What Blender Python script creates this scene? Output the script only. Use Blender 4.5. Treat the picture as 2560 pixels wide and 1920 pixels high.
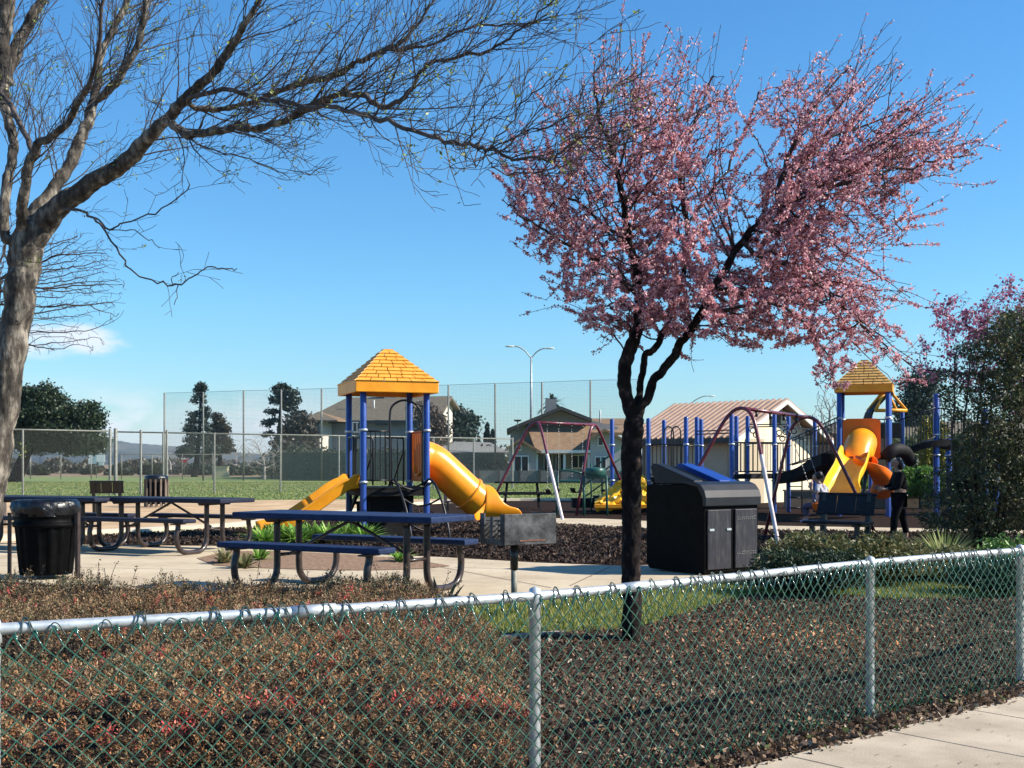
import bpy, bmesh, math, random
import numpy as np
from mathutils import Vector, Matrix
random.seed(7); R = np.random.RandomState(11)
S = bpy.context.scene; C = S.collection
for o in list(bpy.data.objects): bpy.data.objects.remove(o)

# ---------------------------------------------------------------- camera, sky, sun, exposure
F = 3000.0; CZ = 1.48; HOR = 1160.0      # focal length and horizon row in pixels of a 2560 px wide picture
cam = bpy.data.objects.new('camera', bpy.data.cameras.new('camera')); C.objects.link(cam)
cam.location = (0, 0, CZ); cam.rotation_euler = (math.radians(90), 0, 0)
cam.data.sensor_width = 36; cam.data.lens = 36 * F / 2560; cam.data.shift_y = (HOR - 960) / 2560
cam.data.clip_start = 0.1; cam.data.clip_end = 12000
S.camera = cam
SUN_AZ = Vector((1.0, -0.10)).normalized(); SUN_EL = math.radians(35)
W = bpy.data.worlds.new('World'); S.world = W; W.use_nodes = True
nt = W.node_tree; nt.nodes.clear(); N = nt.nodes; L = nt.links
sky = N.new('ShaderNodeTexSky'); sky.sky_type = 'NISHITA'; sky.sun_disc = False
sky.sun_elevation = SUN_EL; sky.sun_rotation = math.atan2(SUN_AZ.x, SUN_AZ.y)
sky.air_density = 1.0; sky.dust_density = 0.08; sky.ozone_density = 1.6; sky.altitude = 50
hs = N.new('ShaderNodeHueSaturation'); hs.inputs['Saturation'].default_value = 1.22; hs.inputs['Value'].default_value = 1.0
L.new(sky.outputs[0], hs.inputs['Color'])
tc = N.new('ShaderNodeTexCoord'); sep = N.new('ShaderNodeSeparateXYZ'); L.new(tc.outputs['Generated'], sep.inputs[0])
x_, y_, z_ = sep.outputs
mp = N.new('ShaderNodeMapping'); mp.inputs['Scale'].default_value = (1, 1, 3.0); L.new(tc.outputs['Generated'], mp.inputs[0])
nz = N.new('ShaderNodeTexNoise'); nz.inputs['Scale'].default_value = 9; nz.inputs['Detail'].default_value = 7; nz.inputs['Roughness'].default_value = .62
L.new(mp.outputs[0], nz.inputs[0])
def mth(op, a, b=None, clamp=False):
    n = N.new('ShaderNodeMath'); n.operation = op; n.use_clamp = clamp
    for i, v in enumerate((a, b)):
        if v is None: continue
        if hasattr(v, 'is_output'): L.new(v, n.inputs[i])
        else: n.inputs[i].default_value = v
    return n.outputs[0]
def smooth(v, lo, hi):
    n = N.new('ShaderNodeMapRange'); n.interpolation_type = 'SMOOTHSTEP'
    L.new(v, n.inputs[0]); n.inputs[1].default_value = lo; n.inputs[2].default_value = hi
    n.inputs[3].default_value = 0; n.inputs[4].default_value = 1; return n.outputs[0]
low = smooth(z_, .075, .022)                       # bank of low cloud near the horizon, thicker to the left
left = smooth(x_, -.08, -.20)
band = mth('MULTIPLY', mth('MULTIPLY', low, left), smooth(nz.outputs[0], .40, .56))
def blob(px, py, sx, sy, st):
    d = Vector(((px - 1280) / F, 1, (HOR - py) / F)).normalized()
    ex = mth('DIVIDE', mth('SUBTRACT', x_, d.x), sx); ez = mth('DIVIDE', mth('SUBTRACT', z_, d.z), sy)
    q = mth('ADD', mth('MULTIPLY', ex, ex), mth('MULTIPLY', ez, ez))
    q = mth('ADD', q, mth('MULTIPLY', mth('SUBTRACT', nz.outputs[0], .5), 3.2))
    return mth('MULTIPLY', smooth(q, 1.0, .2), st)
tot = band
for b in ((170, 845, .045, .016, .95), (60, 870, .05, .013, .8), (640, 1085, .035, .018, .6), (520, 1060, .05, .02, .35), (330, 1110, .08, .012, .5)):
    tot = mth('MAXIMUM', tot, blob(*b))
mx = N.new('ShaderNodeMixRGB'); L.new(mth('MULTIPLY', tot, .85, True), mx.inputs[0]); tn = N.new('ShaderNodeMixRGB'); tn.blend_type = 'MULTIPLY'; tn.inputs[0].default_value = 1; L.new(hs.outputs[0], tn.inputs[1]); cr = N.new('ShaderNodeValToRGB'); L.new(z_, cr.inputs[0]); cr.color_ramp.elements[0].position = 0.0; cr.color_ramp.elements[0].color = (.50, .62, .86, 1); cr.color_ramp.elements[1].position = .42; cr.color_ramp.elements[1].color = (.57, .93, 1.10, 1); c0_ = cr.color_ramp.elements.new(.045); c0_.color = (.50, .68, .84, 1); ce = cr.color_ramp.elements.new(.13); ce.color = (.54, .82, .96, 1); L.new(cr.outputs[0], tn.inputs[2]); L.new(tn.outputs[0], mx.inputs[1])
mx.inputs[2].default_value = (5.4, 5.6, 6.1, 1)
bg = N.new('ShaderNodeBackground'); bg.inputs['Strength'].default_value = .100; L.new(mx.outputs[0], bg.inputs[0])
ow = N.new('ShaderNodeOutputWorld'); L.new(bg.outputs[0], ow.inputs[0])
sl = bpy.data.lights.new('sun', 'SUN'); sl.energy = 5.0; sl.angle = math.radians(.53); sl.color = (1, .92, .79)
so = bpy.data.objects.new('sun', sl); C.objects.link(so)
sd = Vector((SUN_AZ.x * math.cos(SUN_EL), SUN_AZ.y * math.cos(SUN_EL), math.sin(SUN_EL)))
so.rotation_euler = sd.to_track_quat('Z', 'Y').to_euler(); so.location = (30, -5, 30)
S.view_settings.view_transform = 'Standard'; S.view_settings.look = 'None'; S.view_settings.exposure = 0.88
S.view_settings.gamma = 1; S.view_settings.use_curve_mapping = False
S.cycles.max_bounces = 6; S.cycles.transparent_max_bounces = 12

# ---------------------------------------------------------------- helpers
def P(px, py, D): return Vector(((px - 1280) / F * D, D, CZ + (HOR - py) / F * D))
ZG = 0.2
def G(px, py, zg=ZG):
    D = (CZ - zg) * F / (py - HOR); return Vector(((px - 1280) / F * D, D, zg))
def zg(x, y):
    t = min(1, max(0, (y - 8.3) / 3.0)); return ZG * t * t * (3 - 2 * t)
def tag(o, label=None, cat=None, group=None, kind=None):
    if label: o['label'] = label
    if cat: o['category'] = cat
    if group: o['group'] = group
    if kind: o['kind'] = kind
    return o
def thing(name, label, cat, loc=(0, 0, 0), rz=0, group=None):
    o = bpy.data.objects.new(name, None); C.objects.link(o); o.location = loc; o.rotation_euler = (0, 0, rz)
    o.empty_display_size = .2
    return tag(o, label, cat, group)
def kids(o): return [c for c in bpy.data.objects if c.parent == o]
def dup(o, loc=None, rz=None, parent=None, label=None):
    c = o.copy(); C.objects.link(c); c.parent = parent
    if loc is not None: c.location = loc
    if rz is not None: c.rotation_euler = (0, 0, rz)
    if label: c['label'] = label
    for k in kids(o): dup(k, parent=c)
    return c

def mat(name, c1, c2=None, scale=8, rough=.6, metal=0, bump=0, bscale=30, detail=5, coat=0, spec=.35, c3=None, trans=0, lo=.35, hi=.65, stretch=None):
    m = bpy.data.materials.new(name); m.use_nodes = True; t = m.node_tree; n = t.nodes; l = t.links
    b = n['Principled BSDF']; b.inputs['Roughness'].default_value = rough; b.inputs['Metallic'].default_value = metal
    b.inputs['Specular IOR Level'].default_value = spec
    if coat: b.inputs['Coat Weight'].default_value = coat; b.inputs['Coat Roughness'].default_value = .12
    co = n.new('ShaderNodeTexCoord'); src = co.outputs['Object']
    if stretch:
        q = n.new('ShaderNodeMapping'); q.inputs['Scale'].default_value = stretch; l.new(src, q.inputs[0]); src = q.outputs[0]
    if c2 is None: b.inputs['Base Color'].default_value = (*c1, 1)
    else:
        z = n.new('ShaderNodeTexNoise'); z.inputs['Scale'].default_value = scale; z.inputs['Detail'].default_value = detail; z.inputs['Roughness'].default_value = .65
        l.new(src, z.inputs[0]); r = n.new('ShaderNodeValToRGB'); l.new(z.outputs[0], r.inputs[0])
        r.color_ramp.elements[0].position = lo; r.color_ramp.elements[0].color = (*c1, 1)
        r.color_ramp.elements[1].position = hi; r.color_ramp.elements[1].color = (*c2, 1)
        if c3:
            e = r.color_ramp.elements.new((lo + hi) / 2); e.color = (*c3, 1)
        l.new(r.outputs[0], b.inputs['Base Color'])
    if bump:
        z = n.new('ShaderNodeTexNoise'); z.inputs['Scale'].default_value = bscale; z.inputs['Detail'].default_value = 5
        l.new(src, z.inputs[0]); u = n.new('ShaderNodeBump'); u.inputs['Strength'].default_value = bump; u.inputs['Distance'].default_value = .02
        l.new(z.outputs[0], u.inputs['Height']); l.new(u.outputs[0], b.inputs['Normal'])
    return m
def leafmat(name, rough=.5, tr=.25, spec=.4):
    m = bpy.data.materials.new(name); m.use_nodes = True; t = m.node_tree; n = t.nodes; l = t.links
    b = n['Principled BSDF']; b.inputs['Roughness'].default_value = rough; b.inputs['Specular IOR Level'].default_value = spec
    a = n.new('ShaderNodeAttribute'); a.attribute_name = 'col'; l.new(a.outputs['Color'], b.inputs['Base Color'])
    if tr:
        tl = n.new('ShaderNodeBsdfTranslucent'); l.new(a.outputs['Color'], tl.inputs[0])
        x = n.new('ShaderNodeMixShader'); x.inputs[0].default_value = tr
        l.new(b.outputs[0], x.inputs[1]); l.new(tl.outputs[0], x.inputs[2]); l.new(x.outputs[0], n['Material Output'].inputs[0])
    return m

class MB:
    def __init__(s): s.v = []; s.f = []; s.sm = []; s.n = 0
    def add(s, vs, fs, sm=False):
        k = s.n
        for v in vs: s.v.append((float(v[0]), float(v[1]), float(v[2])))
        s.n += len(vs)
        for f in fs: s.f.append(tuple(i + k for i in f)); s.sm.append(sm)
        return s
    def box(s, c, d, rz=0, M=None):
        hx, hy, hz = d[0] / 2, d[1] / 2, d[2] / 2
        vs = [Vector((x, y, z)) for z in (-hz, hz) for x, y in ((-hx, -hy), (hx, -hy), (hx, hy), (-hx, hy))]
        if M is None: M = Matrix.Rotation(rz, 4, 'Z')
        T = Matrix.Translation(Vector(c)) @ M
        return s.add([T @ v for v in vs], [(3, 2, 1, 0), (4, 5, 6, 7), (0, 1, 5, 4), (1, 2, 6, 5), (2, 3, 7, 6), (3, 0, 4, 7)])
    def beam(s, a, b, w, h, up=(0, 0, 1)):
        a = Vector(a); b = Vector(b); x = (b - a); ln = x.length; x.normalize(); y = Vector(up).cross(x).normalized(); z = x.cross(y)
        M = Matrix((x, y, z)).transposed().to_4x4(); return s.box((a + b) / 2, (ln, w, h), M=M)
    def tube(s, pts, r, n=8, cap=True, sm=True):
        pts = [Vector(p) for p in pts]; k = len(pts)
        if not hasattr(r, '__len__'): r = [r] * k
        vs = []; fr = None
        for i in range(k):
            t = (pts[min(i + 1, k - 1)] - pts[max(i - 1, 0)])
            if t.length < 1e-9: t = Vector((0, 0, 1))
            t.normalize()
            if fr is None:
                fr = t.orthogonal().normalized()
            else:
                fr = fr - t * fr.dot(t)
                fr = fr.normalized() if fr.length > 1e-6 else t.orthogonal().normalized()
            b = t.cross(fr)
            for j in range(n):
                a = 2 * math.pi * j / n; vs.append(pts[i] + (fr * math.cos(a) + b * math.sin(a)) * r[i])
        fs = [(i * n + j, i * n + (j + 1) % n, (i + 1) * n + (j + 1) % n, (i + 1) * n + j) for i in range(k - 1) for j in range(n)]
        s.add(vs, fs, sm)
        if cap: s.f.append(tuple(s.n - len(vs) + j for j in range(n - 1, -1, -1))); s.sm.append(False); s.f.append(tuple(s.n - n + j for j in range(n))); s.sm.append(False)
        return s
    def lathe(s, prof, c=(0, 0, 0), n=24, sm=True, rfun=None):
        c = Vector(c); vs = []
        for (r, z) in prof:
            for j in range(n):
                a = 2 * math.pi * j / n; q = r * (rfun(a, z) if rfun else 1); vs.append(c + Vector((q * math.cos(a), q * math.sin(a), z)))
        k = len(prof)
        return s.add(vs, [(i * n + j, i * n + (j + 1) % n, (i + 1) * n + (j + 1) % n, (i + 1) * n + j) for i in range(k - 1) for j in range(n)], sm)
    def prism(s, poly, y0, y1, T=None, sm=False):   # poly in local xz, extruded along y
        n = len(poly); vs = [Vector((x, y0, z)) for x, z in poly] + [Vector((x, y1, z)) for x, z in poly]
        if T is not None: vs = [T @ v for v in vs]
        fs = [tuple(range(n)), tuple(range(2 * n - 1, n - 1, -1))] + [(i, i + n, (i + 1) % n + n, (i + 1) % n) for i in range(n)]
        return s.add(vs, fs, sm)
    def quad(s, a, b, c, d): return s.add([a, b, c, d], [(0, 1, 2, 3)])
    def build(s, name, m, parent=None, origin=None, bevel=0, label=None):
        me = bpy.data.meshes.new(name); v = np.array(s.v, dtype=float).reshape(-1, 3)
        if origin is not None: v = v - np.array(origin)
        me.from_pydata(v.tolist(), [], s.f); me.polygons.foreach_set('use_smooth', s.sm)
        if isinstance(m, (list, tuple)):
            for q in m: me.materials.append(q)
        else: me.materials.append(m)
        me.update(); o = bpy.data.objects.new(name, me); C.objects.link(o); o.parent = parent
        if bevel:
            b = o.modifiers.new('bevel', 'BEVEL'); b.width = bevel; b.segments = 2; b.limit_method = 'ANGLE'; b.angle_limit = .7
        if label: o['label'] = label
        return o
def fixn(o):
    b = bmesh.new(); b.from_mesh(o.data); bmesh.ops.recalc_face_normals(b, faces=b.faces); b.to_mesh(o.data); b.free(); return o

def cloud(name, V, col, m, parent=None, origin=None, k=4):
    """many separate k-gons as one mesh; V (n*k,3), col (n,3)"""
    V = np.asarray(V, dtype=np.float32).reshape(-1, 3)
    if origin is not None: V = V - np.array(origin, dtype=np.float32)
    n = len(V) // k; me = bpy.data.meshes.new(name)
    me.vertices.add(n * k); me.vertices.foreach_set('co', V.ravel())
    me.loops.add(n * k); me.loops.foreach_set('vertex_index', np.arange(n * k, dtype=np.int32))
    me.polygons.add(n); me.polygons.foreach_set('loop_start', np.arange(0, n * k, k, dtype=np.int32))
    try: me.polygons.foreach_set('loop_total', np.full(n, k, dtype=np.int32))
    except Exception: pass
    ca = me.color_attributes.new('col', 'FLOAT_COLOR', 'POINT')
    cc = np.ones((n, k, 4), dtype=np.float32); cc[:, :, :3] = np.asarray(col, dtype=np.float32)[:, None, :]
    ca.data.foreach_set('color', cc.ravel()); me.materials.append(m); me.update(calc_edges=True); me.validate()
    o = bpy.data.objects.new(name, me); C.objects.link(o); o.parent = parent; return o
def leaves(cent, size, rs=R, up=0.0, asp=.55, jit=.35):
    """rhombic leaves with random orientation around centres"""
    n = len(cent); a = rs.normal(size=(n, 3)); a[:, 2] += up; a /= np.linalg.norm(a, axis=1)[:, None] + 1e-9
    b = rs.normal(size=(n, 3)); b -= a * (a * b).sum(1)[:, None]; b /= np.linalg.norm(b, axis=1)[:, None] + 1e-9
    s = (size * (1 + jit * rs.uniform(-1, 1, n)))[:, None]; c = np.asarray(cent)
    V = np.stack([c - a * s * .5, c + b * s * asp * .5, c + a * s * .5, c - b * s * asp * .5], 1)
    return V.reshape(-1, 3)
def sprigs(base, axis, L, nl, size, rs=R, asp=.4):
    """leaves set spirally along short stems; returns quads, nl per stem"""
    n = len(base); a = axis / np.linalg.norm(axis, axis=1)[:, None]; u = np.cross(a, rs.normal(size=(n, 3))); u /= np.linalg.norm(u, axis=1)[:, None] + 1e-9; v = np.cross(a, u); out = []
    for k in range(nl):
        ph = k * 2.4 + rs.uniform(0, .8, n); t = (k + .5) / nl; c = base + a * (L * t)[:, None]; rad_ = u * np.cos(ph)[:, None] + v * np.sin(ph)[:, None]
        el = (.25 + .7 * t) + rs.uniform(-.2, .2, n); d = rad_ * np.cos(el)[:, None] + a * np.sin(el)[:, None]; w = np.cross(d, a); w /= np.linalg.norm(w, axis=1)[:, None] + 1e-9
        w = w + rs.normal(size=(n, 3)) * .35; w /= np.linalg.norm(w, axis=1)[:, None]; s_ = (size * rs.uniform(.65, 1.25, n) * (1 - .25 * t))[:, None]
        out.append(np.stack([c, c + d * s_ * .5 + w * s_ * asp * .5, c + d * s_, c + d * s_ * .5 - w * s_ * asp * .5], 1))
    return np.stack(out, 1).reshape(-1, 3)
def pick(cols, n, rs=R, w=None, var=.25):
    c = np.array(cols)[rs.choice(len(cols), n, p=w)]; return np.clip(c * (1 + var * rs.uniform(-1, 1, (n, 1))), 0, 1)
def vnoise(p, sc, seed=0):
    """cheap smooth 3-D noise from summed sines, about -1..1"""
    r = np.random.RandomState(seed); p = np.asarray(p) * sc; o = 0
    for k in range(6):
        d = r.normal(size=3); o = o + np.sin(p @ d * (1 + .5 * k) + r.uniform(0, 6.28)) / (1 + .4 * k)
    return o / 3.2

def colonize(seeds, spar, att, di, dk, step, iters, bias=(0, 0, 0), rs=R, jit=.15, cap=9000):
    pos = np.zeros((cap, 3)); n = len(seeds); pos[:n] = seeds; par = list(spar); att = np.array(att); bias = np.array(bias, dtype=float)
    bd = np.full(len(att), 1e9); bi = np.zeros(len(att), int); new = np.arange(n)
    for it in range(iters):
        for s0 in range(0, len(new), 400):
            ch = new[s0:s0 + 400]; d = np.linalg.norm(att[:, None] - pos[ch][None], axis=2); j = d.argmin(1); dm = d[np.arange(len(att)), j]
            u = dm < bd; bd[u] = dm[u]; bi[u] = ch[j[u]]
        keep = bd > dk; att = att[keep]; bd = bd[keep]; bi = bi[keep]
        act = bd < di
        if not act.any() or n > cap - 800: break
        ids = np.unique(bi[act]); nn = []
        for i in ids:
            a = att[act][bi[act] == i] if False else att[(bi == i) & act]
            v = a - pos[i]; v /= np.linalg.norm(v, axis=1)[:, None] + 1e-9; v = v.mean(0)
            l0 = np.linalg.norm(v)
            if l0 < .05: v = rs.normal(size=3)
            v = v / (np.linalg.norm(v) + 1e-9) + bias + rs.normal(size=3) * jit; v /= np.linalg.norm(v)
            p = pos[i] + v * step
            if n >= cap: break
            pos[n] = p; par.append(int(i)); nn.append(n); n += 1
        new = np.array(nn)
        # an attractor whose nearest node did not improve is dropped now and then
        if it % 6 == 5: stuck = rs.uniform(size=len(att)) < .04; att = att[~stuck]; bd = bd[~stuck]; bi = bi[~stuck]
    return pos[:n], par
def limbs(mb, pos, par, rad, nmin=4):
    """chains of a branching skeleton as tapered tubes"""
    n = len(pos); ch = [[] for _ in range(n)]
    for i, p in enumerate(par):
        if p >= 0: ch[p].append(i)
    starts = [(i, None) for i, p in enumerate(par) if p < 0]
    while starts:
        i, p = starts.pop(); pts = []; rr = []
        if p is not None: pts.append(pos[p]); rr.append(min(rad[p], rad[i] * 1.25))
        while True:
            pts.append(pos[i]); rr.append(rad[i])
            if not ch[i]: break
            c = sorted(ch[i], key=lambda k: -rad[k])
            for o in c[1:]: starts.append((o, i))
            i = c[0]
        if len(pts) > 1:
            mr = max(rr); mb.tube(pts, rr, n=(12 if mr > .08 else 8 if mr > .03 else 6 if mr > .012 else nmin), cap=False)
def pipe(par, fixed, tip, p=2.4):
    n = len(par); r = np.zeros(n); acc = np.zeros(n)
    for i in range(n - 1, -1, -1):
        r[i] = max(tip, acc[i] ** (1 / p))
        if fixed.get(i) is not None: r[i] = fixed[i]
        if par[i] >= 0: acc[par[i]] += min(r[i], .05) ** p
    return r
def trace(seeds, spar, fixed, pts, at=None, sub=3, wob=.012, wmul=1.0):
    """add a traced limb: pts = (px, py, depth, width px); returns index list"""
    q = [(P(a, b, d), w / F * d / 2 * wmul) for a, b, d, w in pts]; idx = []
    last = -1
    if at is not None:
        last = min(range(len(seeds)), key=lambda k: (Vector(seeds[k]) - q[0][0]).length)
        if at == 'snap': q = [(Vector(seeds[last]), q[0][1])] + q[1:]
    for k in range(len(q)):
        if k == 0 and at == 'snap': continue
        a = q[max(k - 1, 0)]; b = q[k]; ns = 1 if k == 0 else sub
        for j in range(1, ns + 1):
            t = j / ns
            # Catmull-Rom through the traced points
            p0 = q[max(k - 2, 0)][0]; p1 = a[0]; p2 = b[0]; p3 = q[min(k + 1, len(q) - 1)][0]
            v = .5 * ((2 * p1) + (p2 - p0) * t + (2 * p0 - 5 * p1 + 4 * p2 - p3) * t * t + (3 * p1 - p0 - 3 * p2 + p3) * t ** 3) if k else b[0]
            v = Vector(v) + Vector(R.normal(size=3)) * wob * (1 if k else 0)
            seeds.append(tuple(v)); spar.append(last); last = len(seeds) - 1; fixed[last] = a[1] + (b[1] - a[1]) * t; idx.append(last)
    return idx

def bend(pts, n=6):
    """smooth a polyline (Catmull-Rom)"""
    pts = [Vector(p) for p in pts]; out = [pts[0]]
    for k in range(1, len(pts)):
        p0 = pts[max(k - 2, 0)]; p1 = pts[k - 1]; p2 = pts[k]; p3 = pts[min(k + 1, len(pts) - 1)]
        for j in range(1, n + 1):
            t = j / n; out.append(.5 * ((2 * p1) + (p2 - p0) * t + (2 * p0 - 5 * p1 + 4 * p2 - p3) * t * t + (3 * p1 - p0 - 3 * p2 + p3) * t ** 3))
    return out
def sheet(name, poly, m, dz, kind='structure', cuts=(8.3, 8.8, 9.3, 9.8, 10.3, 10.8, 11.3), th=0, parent=None):
    b = bmesh.new(); vs = [b.verts.new((x, y, 0)) for x, y in poly]; b.faces.new(vs)
    for y in cuts: bmesh.ops.bisect_plane(b, geom=b.verts[:] + b.edges[:] + b.faces[:], plane_co=(0, y, 0), plane_no=(0, 1, 0))
    bmesh.ops.triangulate(b, faces=[f for f in b.faces if len(f.verts) > 4])
    for v in b.verts: v.co.z = zg(v.co.x, v.co.y) + dz
    bmesh.ops.recalc_face_normals(b, faces=b.faces)
    if sum(f.normal.z for f in b.faces) < 0: bmesh.ops.reverse_faces(b, faces=b.faces)
    me = bpy.data.meshes.new(name); b.to_mesh(me); b.free(); me.materials.append(m)
    o = bpy.data.objects.new(name, me); C.objects.link(o); o.parent = parent
    if kind: o['kind'] = kind
    return o
def inpoly(p, poly):
    x, y = p[:, 0], p[:, 1]; c = np.zeros(len(p), bool); n = len(poly)
    for i in range(n):
        x1, y1 = poly[i]; x2, y2 = poly[(i + 1) % n]
        k = ((y1 > y) != (y2 > y)); c ^= k & (x < (x2 - x1) * (y - y1) / ((y2 - y1) if y2 != y1 else 1e-9) + x1)
    return c
def scatter(poly, n, rs=R):
    a = np.array(poly); lo = a.min(0); hi = a.max(0); out = []; c = 0
    while c < n:
        p = rs.uniform(lo, hi, (n, 2)); p = p[inpoly(p, poly)]; out.append(p); c += len(p)
    return np.concatenate(out)[:n]
def zgv(y): t = np.clip((y - 8.3) / 3.0, 0, 1); return ZG * t * t * (3 - 2 * t)
# ---------------------------------------------------------------- ground, paths, field, hills
M = {}
M['dirt'] = mat('field earth', (.16, .11, .065), (.24, .17, .10), scale=1.3, rough=.95, bump=.4, bscale=9)
M['sand'] = mat('sandy dirt', (.36, .24, .13), (.56, .41, .25), scale=1.1, rough=.95, bump=.5, bscale=6, c3=(.46, .32, .19), spec=.1)
M['fieldgrass'] = mat('field grass', (.11, .17, .035), (.23, .27, .08), scale=.8, rough=.9, bump=.6, bscale=5, c3=(.13, .175, .045), lo=.3, hi=.7, stretch=(1, .35, 1))
M['lawn'] = mat('lawn base', (.06, .09, .02), (.15, .15, .05), scale=6, rough=.9, bump=.6, bscale=50)
M['bark'] = mat('bark chips', (.006, .004, .003), (.075, .046, .032), scale=30, rough=1, spec=.05, bump=1.0, bscale=35, c3=(.022, .013, .010), detail=8, lo=.3, hi=.72)
M['mulch'] = mat('mulch base', (.012, .008, .006), (.075, .047, .031), scale=34, rough=.95, bump=.9, bscale=50, detail=8)
M['concrete'] = mat('patio concrete', (.40, .32, .22), (.55, .46, .33), scale=1.1, rough=.85, bump=.12, bscale=90, c3=(.485, .40, .28), detail=9, spec=.15)
M['kerb'] = mat('kerb concrete', (.52, .46, .33), (.66, .60, .45), scale=4, rough=.85, bump=.1)
M['walk'] = mat('sidewalk concrete', (.33, .27, .20), (.48, .40, .30), scale=2.0, rough=.85, bump=.2, bscale=120, detail=9)
M['bed'] = mat('planter soil', (.16, .095, .055), (.30, .19, .12), scale=14, rough=.95, bump=.8, bscale=25)
sheet('ground', [(-4000, -6), (4000, -6), (4000, 6000), (-4000, 6000)], M['dirt'], 0)
sheet('grass_field', [(-300, 46.5), (-19, 46), (-12, 41.5), (-6, 43), (-1.2, 44), (2, 42.5), (300, 42.5), (300, 118), (-300, 122)], M['fieldgrass'], .004)
sheet('sand_area', [(-40, 19), (-8, 18.9), (-7.9, 21.2), (-5.1, 24.6), (-4.5, 29.5), (-3.3, 36.5), (-1, 41), (-1.2, 43.99), (-6, 42.99), (-12, 41.49), (-19, 45.99), (-40, 46)], M['sand'], .008)
BARK = [(-7.8, 18.9), (-4.4, 18.5), (-3.2, 17.4), (-.94, 16.3), (.3, 15.4), (1.37, 14.9), (2.6, 15.4), (3.4, 16.4), (4.2, 16.5), (5.2, 14.9), (8, 14.0), (30, 13.5), (30, 41.5), (2, 41.8), (-1, 41), (-3.3, 36.4), (-4.5, 29.4), (-5.1, 24.4), (-7.8, 21.2)]
sheet('bark_ground', BARK, M['bark'], .012)
PATIO = [(-14, 13.2), (-6.2, 13.3), (-4.6, 12.4), (-2.0, 11.4), (-.15, 11.1), (.7, 11.7), (2.0, 12.9), (3.2, 13.8), (4.6, 14.4), (4.2, 16.45), (3.4, 16.35), (2.6, 15.35), (1.37, 14.85), (.3, 15.35), (-.94, 16.25), (-3.2, 17.35), (-4.4, 18.45), (-7.8, 18.85), (-14, 18.9)]
sheet('patio', PATIO, M['concrete'], .02)
# darker sawn joints in the patio, real grooves modelled as thin recessed-looking strips of dirt
mj = mat('joint dirt', (.16, .13, .10), rough=.95)
j = MB()
for (a, b) in (((-9, 15.4), (-2.9, 14.1)), ((-8, 17.2), (-4.4, 16.4)), ((-1.0, 14.9), (.4, 12.2)), ((-.7, 14.6), (2.3, 13.6)), ((-6.8, 18.6), (-5.6, 13.4)), ((1.2, 14.7), (.6, 12.4))):
    a = Vector((*a, .2245)); b = Vector((*b, .2245)); d = (b - a).normalized(); q = Vector((-d.y, d.x, 0)) * .008
    j.quad(a - q, b - q, b + q, a + q)
o = j.build('patio_joints', mj); o['kind'] = 'structure'
PATH = [(-1.2, 27.6), (-.6, 25.2), (1, 24.3), (2.6, 23.6), (5, 22.9), (7.8, 22.2), (11, 21.2), (30, 18), (30, 19.3), (11, 22.5), (8, 23.6), (5.2, 24.6), (3.4, 26.2), (2, 27.7), (0, 28.2)]
sheet('footpath', PATH, M['concrete'], .018)
# raised kerbs round the play area
def kerb(name, pts, w=.16, h=.09, mt=None, closed=False):
    m = MB(); pts = [Vector((x, y, 0)) for x, y in pts]
    pts = bend(pts, 4)
    L_ = []; Rr = []
    for i, p in enumerate(pts):
        t = (pts[min(i + 1, len(pts) - 1)] - pts[max(i - 1, 0)]).normalized(); q = Vector((-t.y, t.x, 0)) * w / 2; L_.append(p + q); Rr.append(p - q)
    vs = []
    for l, r in zip(L_, Rr):
        b = zg(l.x, l.y); vs += [Vector((l.x, l.y, b - .02)), Vector((l.x, l.y, b + h)), Vector((r.x, r.y, b + h)), Vector((r.x, r.y, b - .02))]
    n = len(L_); fs = [(i * 4 + k, i * 4 + (k + 1) % 4, (i + 1) * 4 + (k + 1) % 4, (i + 1) * 4 + k) for i in range(n - 1) for k in range(4)] + [(3, 2, 1, 0), tuple((n - 1) * 4 + k for k in range(4))]
    m.add(vs, fs); o = m.build(name, mt or M['kerb']); fixn(o); o['kind'] = 'structure'; return o
kerb('kerb', [(-14, 19.4), (-9, 19.6), (-7.9, 20.8), (-6.4, 22.6), (-5.1, 24.4), (-4.5, 29.4), (-3.3, 36.4), (-1, 41), (2, 41.7), (8, 41.6)], w=.3)
kerb('kerb', [(-14, 20.6), (-9.4, 20.8), (-7.6, 22.6), (-6.0, 24.6), (-5.3, 27)], w=.35, h=.05)
# sidewalk at the lower right with real joints between the slabs
e0 = Vector((1.22, 5.84, 0)); ed = Vector((1.99, 1.69, 0)).normalized(); en = Vector((ed.y, -ed.x, 0))
m = MB()
for k in range(-4, 14):
    a = e0 + ed * (k * .87 + .2 + .006); b = e0 + ed * ((k + 1) * .87 + .2 - .006)
    q = [a, b, b + en * 1.6, a + en * 1.6]
    vs = [Vector((v.x, v.y, zg(v.x, v.y) - .06)) for v in q] + [Vector((v.x, v.y, zg(v.x, v.y) + .03)) for v in q]
    m.add(vs, [(4, 5, 6, 7)[::-1], (0, 1, 5, 4)[::-1], (1, 2, 6, 5)[::-1], (2, 3, 7, 6)[::-1], (3, 0, 4, 7)[::-1]])
o = m.build('sidewalk', M['walk'], bevel=.004); fixn(o); o['kind'] = 'structure'
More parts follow.
